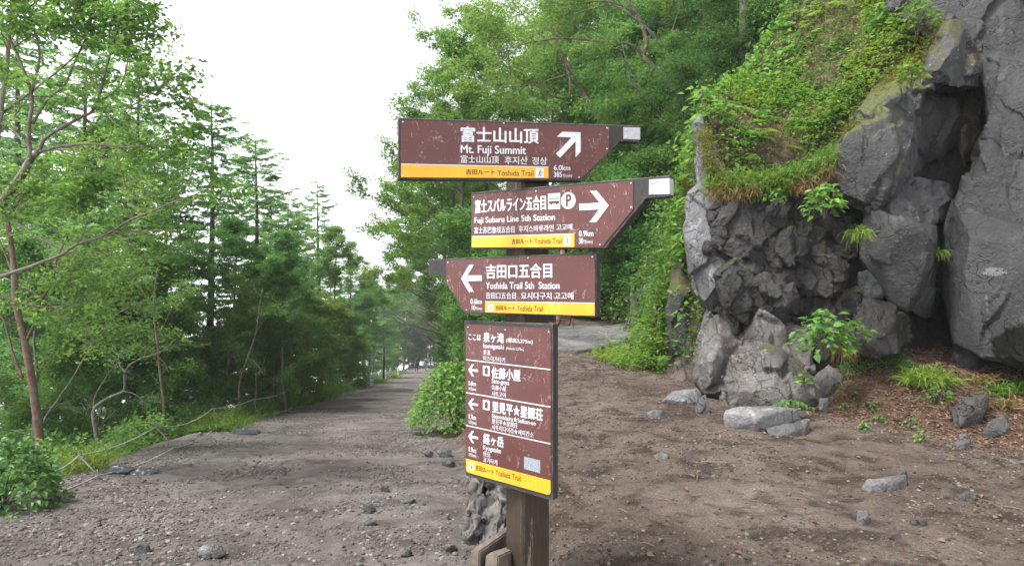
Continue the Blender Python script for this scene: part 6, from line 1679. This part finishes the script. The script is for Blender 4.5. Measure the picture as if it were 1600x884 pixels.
g = on_px(1596, 616)
tuft(0, 0, 0, 240, .26, .07, G_GRASS, 'yellowish grass tuft at the photo edge under the cliff', 52, loc=(g[0] + .05, g[1], g[2]), lean=1.2)
tuft(1340, 366, 5.96, 220, .15, .045, G_GRASS, 'yellow grass tuft hanging on the ledge between black lava and the middle column', 53, up=(-.15, -.7, .3), droop=1.8)
tuft(1466, 395, 6.18, 80, .14, .03, G_GRASS, 'grass tuft hanging in the dark chimney', 54, up=(-.1, -.7, .2), droop=1.9)
tuft(1312, 545, 5.78, 130, .15, .04, G_DRY, 'brown hanging grass tuft under the yellowish plant', 55, up=(0, -.6, .1), droop=1.8)
tuft(1080, 385, 7.7, 300, .22, .12, G_GRASS, 'yellow-green tuft over the dark lichen-spotted rock', 56, up=(-.1, -.4, .6), droop=1.3)
def creeping(px0, px1, py0, py1, n, label, seed):
    rr = np.random.default_rng(seed); t0 = on_px((px0 + px1) / 2, py1)
    px, py = rr.uniform(px0, px1, n), rr.uniform(py0, py1, n)
    x = t0[0] + (px - (px0 + px1) / 2) / F_PX * t0[1]; y = t0[1] + (py1 - py) / (py1 - py0) * .75
    z = ground_z(x, y) + .05 + .16 * rr.random(n) * np.sin(np.clip((px - px0) / (px1 - px0), 0, 1) * PI)
    c0 = np.array([t0[0], t0[1], t0[2]])
    p = np.stack([x, y, z], -1) - c0
    v = leaf_quads(p, rdir(rr, n, .5), rnorm(rr, n, .7), .022 * rr.uniform(.6, 1.3, n), .7)
    return tag(mk('creeping_plant', v, quads=nquads(n), mat=G_BROADB, origin=V(c0)), label, 'creeping plant')
creeping(1325, 1440, 545, 592, 4200, 'grey-green mat of tiny leaves under the hollow', 61)
for i, (px, py) in enumerate([(1560, 618), (1535, 600), (1580, 640)]):
    g = on_px(px, py)
    tuft(0, 0, 0, 60, .22, .05, G_DRY if i else G_GRASS, 'sparse wiry weed on the upper litter bank', 70 + i, 'weed', loc=g)['group'] = 'weeds on the litter bank'
# bent grass behind the rope near the first stake
g = on_px(140, 742)
tuft(0, 0, 0, 260, .55, .14, G_GRASS, 'tall loose grass behind the rope near its first stake', 75, loc=(g[0] - .35, g[1] + .4, gz(g[0] - .35, g[1] + .4)), lean=.8)

# ------------------------------------------------------------------ rope fence
M_ROPE = mat_plain('weathered rope', (0.36, 0.345, 0.315), .85, .2, 80)
M_STAKE = mat_plain('dull steel stake', (0.10, 0.10, 0.10), .5, .25, 40, .3)
fence_pts = [((123, 711), (153, 742)), ((244, 666), (271, 699)), ((332, 638), (345, 659)), ((398, 623), (400, 648)), ((457, 606), (458, 636))]
bases = [hit(b[0] + 6, b[1] + 8) for _, b in fence_pts]
f0 = bases[1]
FN = empty('rope_fence', f0, 'two-strand rope fence on thin steel stakes along the gravel trail', 'rope fence')
eyes, mids = [], []
for (e, m_), b in zip(fence_pts, bases):
    E = P(e[0], e[1], b[1] + .05); Mi = P(m_[0], m_[1], b[1] + .01)
    eyes.append(E); mids.append(Mi)
    a = Acc(); d = unit(Mi - E); a.tube([E, Mi, Mi + d * (b[2] - Mi[2]) / min(d[2], -.3) + d * .12], .011, 7)
    o = a.obj('stake', M_STAKE, FN, smooth=True)
    a2 = Acc(); th = np.linspace(-.6, 5.2, 14); rr_ = .035
    a2.tube(np.stack([E[0] + rr_ * np.cos(th), np.full(14, E[1]), E[2] + rr_ * .6 + rr_ * np.sin(th)], -1), .006, 6)
    l_ = a2.obj('eye_loop', M_STAKE, o, smooth=True)
    o.data.transform(Matrix.Translation(-V(f0))); l_.data.transform(Matrix.Translation(-V(f0)))
def rope(pts, sag, r_):
    a = Acc(); out = []
    for A, B in zip(pts[:-1], pts[1:]):
        u = np.linspace(0, 1, 10)[:-1, None]
        out.append(A + (B - A) * u - np.array([0, 0, 1.0]) * 4 * sag * np.linalg.norm(B - A) * u * (1 - u))
    out.append(np.array([pts[-1]])); a.tube(np.vstack(out), r_, 6)
    o = a.obj('rope', M_ROPE, FN, smooth=True); o.data.transform(Matrix.Translation(-V(f0)))
rope([P(78, 738, bases[0][1] - .9)] + eyes, .035, .0075)
rope([P(58, 778, bases[0][1] - 1.0)] + mids, .03, .0075)

# ------------------------------------------------------------------ white marker posts and the dark pole beside the trail
M_WPOST = mat_plain('white marker post', (0.62, 0.66, 0.70), .6, .15, 10)
M_WBAND = mat_plain('grey marker band', (0.25, 0.27, 0.30), .6, .1, 10)
M_POLE = mat_bark('dark pole timber', (.02, .018, .016), (.045, .04, .035), None, 8)
for i, (px, pt_, pb_, w_) in enumerate([(560, 589, 604, .15), (581, 584, 602, .18), (595, 579, 594, .18), (602, 578, 592, .16), (609.5, 577, 590, .18), (622, 574, 586, .18), (543, 594, 603, .06), (522, 592, 601, .06)]):
    b = hit(px, pb_ + 1); top = P(px, pt_, b[1])[2]; hgt = max(.3, top - b[2])
    lab = ['white marker post with a grey band nearest along the trail edge', 'thicker white marker post with grey bands second along the trail edge', 'white marker post just before the dark pole', 'white marker post hidden behind the dark pole', 'white marker post right after the dark pole', 'farthest small white marker post where the verge ends', 'thin pale stake in the grass before the first marker post', 'thin pale stake farthest from the marker posts in the grass'][i]
    t = empty('marker_post', b, lab, 'marker post')
    bm = bmesh.new(); bmesh.ops.create_cube(bm, size=1.0)
    for v_ in bm.verts: v_.co = Vector((v_.co.x * w_, v_.co.y * w_, (v_.co.z + .5) * (hgt + .1) - .1))
    bmesh.ops.bevel(bm, geom=list(bm.edges), offset=.02 * w_ / .18, segments=2, affect='EDGES')
    me = bpy.data.meshes.new('post'); bm.to_mesh(me); bm.free(); me.materials.append(M_WPOST)
    o = bpy.data.objects.new('post', me); COL.objects.link(o); o.parent = t
    if w_ > .1:
        for zz_ in ((.45,), (.35, .7), (.5,), (.5,), (.5,), (.5,))[i]:
            a = Acc(); a.box((0, 0, hgt * zz_), (w_ + .012, w_ + .012, .06)); a.obj('band', M_WBAND, t)
b = hit(599.5, 594); top = P(599.5, 540, b[1])
a = Acc(); a.tube([[0, 0, -.2], [0.01, 0, (top[2] - b[2]) * .5], [0, 0, top[2] - b[2]]], [.075, .07, .062], 9)
tag(a.obj('wooden_pole', M_POLE, smooth=True, origin=V(b)), 'thin dark upright pole among the white marker posts', 'pole')

# ------------------------------------------------------------------ bits by the rope: plastic sheet, fallen log
M_TARP = mat_plain('dark plastic sheet', (.035, .042, .052), .35, .3, 20, 0, .5)
for i, (px, py, w_, d_, lab) in enumerate([(186, 737, .36, .22, 'crumpled dark plastic sheet scrap under the first rope span'), (216, 740, .50, .25, 'flatter bluish plastic sheet scrap beside the crumpled one'), (384, 677, .55, .35, 'dark plastic sheet lump at the trail edge below the pale slim sapling')]):
    g = hit(px, py); n_ = 16
    uu, vv_ = np.meshgrid(np.linspace(-.5, .5, n_), np.linspace(-.5, .5, n_))
    hh = .10 * np.abs(fbm(xyz(uu * 4 + i * 9, vv_ * 4), 3, 5 + i)) * (1 - (2 * uu) ** 4) * (1 - (2 * vv_) ** 4) + .03
    ed = 1 + .2 * fbm(xyz(uu * 3, vv_ * 3 + i), 2, 9)
    top_v = np.stack([uu * w_ * ed, vv_ * d_ * ed, hh], -1).reshape(-1, 3)
    ix = np.arange(n_ - 1)[None] + np.arange(n_ - 1)[:, None] * n_
    qd = np.stack([ix, ix + 1, ix + n_ + 1, ix + n_], -1).reshape(-1, 4)
    bot = top_v.copy(); bot[:, 2] -= .02
    tag(mk('plastic_sheet', np.vstack([top_v, bot]), quads=np.vstack([qd, qd[:, ::-1] + n_ * n_]), mat=M_TARP, smooth=True, origin=V(g)), lab, 'plastic sheet')
a = Acc(); A = P(214, 712, 11.6); B_ = P(254, 727, 11.2)
a.tube(spline([A - A, (B_ - A) * .5 + [0, 0, .03], B_ - A], 8), [.07, .075, .07, .065, .06, .06, .055, .05], 9)
tag(a.obj('fallen_log', B_GREY, smooth=True, origin=V(A)), 'grey fallen log lying behind the rope fence', 'log')

# ------------------------------------------------------------------ weathered stump in the cut bank behind the post
B_STUMP = mat_bark('weathered root wood', (0.065, 0.054, 0.047), (0.20, 0.195, 0.19), (0.035, 0.027, 0.022), 11, (1, 1, .3), 1.0)
B_ROT = mat_bark('red rotten wood', (0.055, 0.022, 0.014), (0.13, 0.055, 0.036), None, 16, (1, 1, .5), .8)
sc_ = P(765, 800, 3.55)
ST = empty('tree_stump', (sc_[0], sc_[1], gz(sc_[0], sc_[1])), 'weathered grey stump root in the cut bank behind the signpost', 'tree stump')
rr = np.random.default_rng(88)
H_ = []
for k in range(7):
    px = 738 + k * 8.2; jx = rr.normal() * 2.5; w0 = rr.uniform(3, 6)
    y0_ = 745 + rr.uniform(-4, 8); y1_ = 842 + rr.uniform(-16, 6); dk = 3.52 + rr.uniform(-.05, .05)
    H_.append([P(px + 9 - w0, y0_, dk + .16), P(px + 9 + w0, y0_, dk + .16), P(px + jx - w0 * 1.1, 795, dk + .03), P(px + jx + w0 * 1.1, 795, dk + .03), P(px - 5 - w0 * .6, y1_, dk - .10), P(px - 5 + w0 * .6, y1_, dk - .10),
               P(px + 9, y0_, dk + .5), P(px - 3, y1_, dk + .4)])
rock('root', H_, .009, .016, 9, 5, B_STUMP, ST, ST.location, rough=1.5)
rock('heartwood', [[P(744, 752, 3.72), P(790, 750, 3.75), P(795, 830, 3.56), P(744, 835, 3.57), P(742, 750, 4.1), P(800, 750, 4.1), P(800, 840, 4.0), P(740, 840, 4.0)]], .012, .02, 8, 6, B_ROT, ST, ST.location, rough=1.5)

# ------------------------------------------------------------------ stone marker in the greenery beyond the path
M_MARK = mat_plain('old grey stone', (.12, .115, .11), .9, .3, 25)
M_NICHE_SHADE = mat_plain('painted niche shade', (.012, .012, .012), .9, .1)
Ym = float(hit(996.5, 481)[1]) - 0.42; mt = P(996.5, 459, Ym); w_ = .22
mz = P(996.5, 480, Ym)[2]; gm_ = gz(mt[0], mt[1])
SM = empty('stone_marker', (mt[0], mt[1], min(gm_, mz)), 'small grey stone marker with niche shade painted dark, in the greenery beyond the path', 'stone marker')
hb = mt[2] - SM.location.z
a = Acc(); a.box((0, 0, hb / 2 - .05), (w_, w_, hb + .02)); a.obj('pillar', M_MARK, SM)
a = Acc(); a.box((0, -.01, hb - .01), (w_ + .05, w_ + .05, .06)); a.obj('cap', M_MARK, SM)
a = Acc(); a.box((.02, -w_ / 2 - .002, hb - .17), (w_ * .55, .02, .18)); a.obj('niche', M_NICHE_SHADE, SM)  # dark plate on the pillar face paints the shade of a niche; nothing is hollowed
zs = P(987, 446, Ym)[2]; xs = P(987, 446, Ym)[0]
a = Acc(); a.tube([[0, 0, -.3], [0, 0, zs - gz(xs, Ym)]], .014, 6)
tag(a.obj('wooden_stake', B_GREY, origin=(xs, Ym, gz(xs, Ym))), 'thin pale stake beside the small stone marker', 'stake')
# ------------------------------------------------------------------ people
M_SKIN = mat_plain('skin', (.45, .28, .20), .55, .1)
M_HAIR = mat_plain('dark hair', (.018, .014, .012), .6, .2)
M_BLACK = mat_plain('black clothing', (.018, .018, .022), .85, .25)
M_LIGHT = mat_plain('pale grey jacket', (.46, .50, .54), .85, .1)
M_JEANS = mat_plain('faded grey-blue trousers', (.22, .28, .33), .85, .15)
M_NAVY = mat_plain('navy backpack cloth', (.03, .045, .08), .8, .2)
M_GREYT = mat_plain('grey hiking trousers', (.17, .165, .16), .85, .15)
M_REDB = mat_plain('dark red boots', (.14, .035, .03), .7, .25)
M_SOLE = mat_plain('shoe sole', (.02, .02, .02), .8, .1)
M_WCAP = mat_plain('white cap', (.72, .73, .76), .7, .05)
def person(loc, rz, label, cloth, stride=.0, elbow=.0, hair=True, lean=.04):
    """skinned figure, about 1.72 m tall; cloth = (jacket, trousers, shoes)"""
    J = {'pelvis': (0, 0, .95), 'spine': (0, lean * .4, 1.13), 'chest': (0, lean, 1.32), 'neck': (0, lean + .01, 1.47), 'throat': (0, lean + .02, 1.53),
         'head': (0, lean + .035, 1.61), 'crown': (0, lean + .025, 1.70)}
    RAD = {'pelvis': (.15, .11), 'spine': (.135, .10), 'chest': (.165, .115), 'neck': (.062, .06), 'throat': (.052, .055), 'head': (.078, .092), 'crown': (.055, .065)}
    E = [('pelvis', 'spine'), ('spine', 'chest'), ('chest', 'neck'), ('neck', 'throat'), ('throat', 'head'), ('head', 'crown')]
    for s_, sg in (('l', -1), ('r', 1)):
        f = stride * sg
        J.update({'hip' + s_: (.095 * sg, 0, .88), 'knee' + s_: (.10 * sg, .05 + f * .45, .49), 'ankle' + s_: (.10 * sg, f, .085 + (.05 if f < 0 else 0)), 'toe' + s_: (.115 * sg, f + .17, .04),
                  'sho' + s_: (.185 * sg, lean, 1.405), 'elb' + s_: (.245 * sg, lean - .04 - f * .25, 1.13), 'wri' + s_: (.25 * sg, lean + .05 - f * .4 + elbow * .24, .90 + elbow * .2)})
        RAD.update({'hip' + s_: (.088, .09), 'knee' + s_: (.06, .062), 'ankle' + s_: (.043, .046), 'toe' + s_: (.042, .03), 'sho' + s_: (.062, .06), 'elb' + s_: (.045, .045), 'wri' + s_: (.03, .026)})
        E += [('pelvis', 'hip' + s_), ('hip' + s_, 'knee' + s_), ('knee' + s_, 'ankle' + s_), ('ankle' + s_, 'toe' + s_), ('chest', 'sho' + s_), ('sho' + s_, 'elb' + s_), ('elb' + s_, 'wri' + s_)]
        # palm, thumb and four fingers, slightly curled
        w_ = np.array(J['wri' + s_]); 
        J['palm' + s_] = tuple(w_ + [0, .015, -.07]); RAD['palm' + s_] = (.036, .018); E.append(('wri' + s_, 'palm' + s_))
        for q_ in range(4):
            a_ = np.array(J['palm' + s_]) + [0, .03 - .02 * q_, -.035]; b_ = a_ + [-.012 * sg, .012, -.038 - .006 * (q_ in (1, 2))]
            J[f'f{q_}{s_}'] = tuple(a_); J[f'g{q_}{s_}'] = tuple(b_); RAD[f'f{q_}{s_}'] = (.0095, .0095); RAD[f'g{q_}{s_}'] = (.0075, .0075)
            E += [('palm' + s_, f'f{q_}{s_}'), (f'f{q_}{s_}', f'g{q_}{s_}')]
        J['t' + s_] = tuple(np.array(J['palm' + s_]) + [-.01 * sg, .05, -.015]); RAD['t' + s_] = (.01, .01); E.append(('palm' + s_, 't' + s_))
    names = list(J); idx = {n_: i for i, n_ in enumerate(names)}
    me = bpy.data.meshes.new('person'); me.from_pydata([J[n_] for n_ in names], [(idx[a_], idx[b_]) for a_, b_ in E], [])
    ob = bpy.data.objects.new('t', me); COL.objects.link(ob)
    md = ob.modifiers.new('s', 'SKIN'); md.use_smooth_shade = True
    for n_ in names:
        sv = me.skin_vertices[0].data[idx[n_]]; sv.radius = RAD[n_]; sv.use_root = (n_ == 'pelvis')
    sb = ob.modifiers.new('d', 'SUBSURF'); sb.levels = 2; sb.render_levels = 2
    dg = bpy.context.evaluated_depsgraph_get(); dg.update()
    m2 = bpy.data.meshes.new_from_object(ob.evaluated_get(dg)); bpy.data.objects.remove(ob)
    co = np.array([tuple(v_.co) for v_ in m2.vertices])
    # face: nose ridge, eye hollows and chin pushed into the head
    hc = np.array(J['head'])
    for (ox, oz, sx, sz, am) in ((0, .0, .016, .028, .022), (-.03, .02, .016, .012, -.010), (.03, .02, .016, .012, -.010), (0, -.075, .025, .02, .012), (0, -.045, .03, .008, -.005)):
        fr = co[:, 1] > hc[1] + .03
        wgt = np.exp(-((co[:, 0] - ox) / sx) ** 2 - ((co[:, 2] - hc[2] - oz) / sz) ** 2) * fr
        co[:, 1] += am * wgt
    for sg in (-1, 1):
        wgt = np.exp(-((co[:, 1] - hc[1] + .005) / .018) ** 2 - ((co[:, 2] - hc[2]) / .028) ** 2) * (np.sign(co[:, 0]) == sg)
        co[:, 0] += sg * .014 * wgt
    # flat soles
    low = co[:, 2] < .012; co[low, 2] = np.maximum(co[low, 2], 0.0)
    m2.vertices.foreach_set('co', co.astype(np.float32).ravel())
    m2.materials.clear()
    for m_ in (M_SKIN, cloth[0], cloth[1], cloth[2]): m2.materials.append(m_)
    seg = np.array([[J[a_], J[b_]] for a_, b_ in E])
    def cls(a_, b_):
        if b_[:4] in ('head', 'crow', 'thro') or b_[:4] == 'palm' or b_[0] in 'fgt': return 0
        if b_[:3] in ('kne',) or b_[:3] == 'hip': return 2
        if b_[:3] == 'toe': return 3
        if b_[:3] == 'ank': return 2
        return 1
    kl = np.array([cls(a_, b_) for a_, b_ in E])
    fc = np.array([tuple(p_.center) for p_ in m2.polygons])
    A_, D_ = seg[:, 0], seg[:, 1] - seg[:, 0]
    t_ = np.clip(((fc[:, None] - A_) * D_).sum(-1) / ((D_ ** 2).sum(-1) + 1e-9), 0, 1)
    dd = np.linalg.norm(fc[:, None] - (A_ + t_[..., None] * D_), axis=-1)
    mi = kl[dd.argmin(1)]
    for sg in (-1, 1):
        an = np.array(J['ankle' + 'lr'[(sg + 1) // 2]])
        mi[(np.abs(fc[:, 0] - an[0]) < .09) & (np.abs(fc[:, 1] - an[1]) < .12) & (fc[:, 2] < an[2] + .07)] = 3
        mi[(fc[:, 2] < .12) & (np.sign(fc[:, 0]) == sg)] = 3
    mi[(fc[:, 2] < 1.0) & (fc[:, 2] > .9) & (np.abs(fc[:, 0]) < .19) & (mi == 1)] = 1
    m2.polygons.foreach_set('material_index', mi.astype(np.int32)); m2.polygons.foreach_set('use_smooth', np.full(len(mi), True))
    m2.name = 'person'; m2.update()
    o = bpy.data.objects.new('person', m2); COL.objects.link(o)
    o.location = V(loc); o.rotation_euler = (0, 0, rz)
    tag(o, label, 'person')
    if hair:                                       # a cap of hair over the back and top of the head
        u_, v_ = np.meshgrid(np.linspace(0, PI * .62, 9), np.linspace(0, 2 * PI, 17)[:-1])
        hv = np.stack([.090 * np.sin(u_) * np.cos(v_), .106 * np.sin(u_) * np.sin(v_) - .016 - .02 * (u_ / 2), .128 * np.cos(u_) * 1.0], -1)
        keep_front = (hv[..., 1] > .045); hv[..., 2] = np.where(keep_front, np.maximum(hv[..., 2], .055), hv[..., 2])
        hv = hv.reshape(-1, 3) + np.array(J['head']) + [0, 0, .015]
        q_ = [[i * 9 + j, ((i + 1) % 16) * 9 + j, ((i + 1) % 16) * 9 + j + 1, i * 9 + j + 1] for i in range(16) for j in range(8)]
        mk('hair', hv, quads=q_, mat=M_HAIR, parent=o, smooth=True)
    return o, J
def at_far(px, py): 
    g = hit(px, py); return g
g = at_far(651, 580.5)
person((g[0], g[1], gz(g[0], g[1]) + .01), .15, 'person in black clothes walking away down the gravel trail', (M_BLACK, M_BLACK, M_SOLE), .16)
g2 = at_far(666, 580.5)
pb_, J = person((g2[0], g2[1], gz(g2[0], g2[1]) + .01), -.05, 'person in a pale jacket walking away beside the one in black', (M_LIGHT, M_JEANS, M_SOLE), -.18)
# backpack on the second walker
BP = empty('backpack', pb_.location, 'navy backpack on the back of the walker in the pale jacket', 'backpack', rz=-.05)
bm = bmesh.new(); bmesh.ops.create_cube(bm, size=1.0)
for v_ in bm.verts:
    tz = .86 if v_.co.z > 0 else 1.0
    v_.co = Vector((v_.co.x * .30 * tz, v_.co.y * .17 * tz - .155, v_.co.z * .44 + 1.24))
bmesh.ops.bevel(bm, geom=list(bm.edges), offset=.05, segments=3, affect='EDGES')
me = bpy.data.meshes.new('sack'); bm.to_mesh(me); bm.free(); me.materials.append(M_NAVY)
o = bpy.data.objects.new('sack', me); COL.objects.link(o); o.parent = BP
for sg in (-1, 1):
    a = Acc(); a.tube(spline([[.10 * sg, -.10, 1.42], [.115 * sg, .02, 1.475], [.12 * sg, .165, 1.38], [.12 * sg, .15, 1.18], [.13 * sg, -.08, 1.08]], 16), .016, 6)
    a.obj('strap', M_NAVY, BP, smooth=True)
# third hiker, mostly hidden by the boards
Yh = 12.3; xh = px_x(881, Yh); zh = .86 + .02
hz = max(zh, gz(xh, Yh) + .01)
hp, J = person((xh, Yh, hz), PI - .3, 'person in grey trousers and red boots coming up behind the boards', (M_LIGHT, M_GREYT, M_REDB), .10, .9, lean=.06)
hc = np.array(J['head'])
a = Acc(); u_, v_ = np.meshgrid(np.linspace(0, PI * .5, 7), np.linspace(0, 2 * PI, 17)[:-1])
hv = np.stack([.100 * np.sin(u_) * np.cos(v_), .116 * np.sin(u_) * np.sin(v_) - .01, .115 * np.cos(u_)], -1).reshape(-1, 3) + hc + [0, 0, .035]
a.add(hv, [[i * 7 + j, ((i + 1) % 16) * 7 + j, ((i + 1) % 16) * 7 + j + 1, i * 7 + j + 1] for i in range(16) for j in range(6)])
bv_ = np.array([[x_ * .085, .09 + .075 * (1 - x_ * x_), -.005 * abs(x_)] for x_ in np.linspace(-1, 1, 9)] + [[x_ * .085, .09 * (1 - .5 * x_ * x_), .004] for x_ in np.linspace(-1, 1, 9)]) + hc + [0, 0, .038]
a.add(bv_, [[i, i + 1, i + 10, i + 9] for i in range(8)])
cap = a.obj('cap', M_WCAP, smooth=True); cap.location = hp.location; cap.rotation_euler = hp.rotation_euler
tag(cap, 'white cap just showing between the second and third boards', 'cap')
for sg, s_ in ((-1, 'l'), (1, 'r')):
    w0 = np.array(J['palm' + s_]) + [0, .02, 0]
    pl_ = empty('trekking_pole', hp.location, 'thin trekking pole beside the ' + ('red boot nearer the lowest board' if sg > 0 else 'red boot farther from the lowest board'), 'trekking pole', rz=PI - .3)
    tip = np.array([w0[0] + .06 * sg, w0[1] + .12, 0.0])
    a = Acc(); a.tube([w0 + unit(w0 - tip) * .02, tip], [.008, .006], 6); a.obj('shaft', M_STAKE, pl_, smooth=True)
    a = Acc(); a.tube([w0 - unit(w0 - tip) * .08, w0 + unit(w0 - tip) * .06], [.014, .016], 8); a.obj('grip', M_SOLE, pl_, smooth=True)

# ------------------------------------------------------------------ thin mountain air
hm = bpy.data.materials.new('haze'); hm.use_nodes = True
hn, hl_ = hm.node_tree.nodes, hm.node_tree.links
hn.remove(hn['Principled BSDF'])
pv = hn.new('ShaderNodeVolumePrincipled')
pv.inputs['Color'].default_value = (0.93, 0.96, 1.0, 1); pv.inputs['Density'].default_value = 0.0008; pv.inputs['Anisotropy'].default_value = 0.0
hl_.new(pv.outputs[0], hn['Material Output'].inputs['Volume'])
lo_ = np.array([-176., -18., float(GZ.min()) - 1.0]); hi_ = np.array([176., 200., float(GZ.max()) + 22.0])
a = Acc(); a.box((lo_ + hi_) / 2, hi_ - lo_)
o = a.obj('haze', hm); tag(o, 'thin pale mountain haze over the whole place', 'haze', kind='stuff')
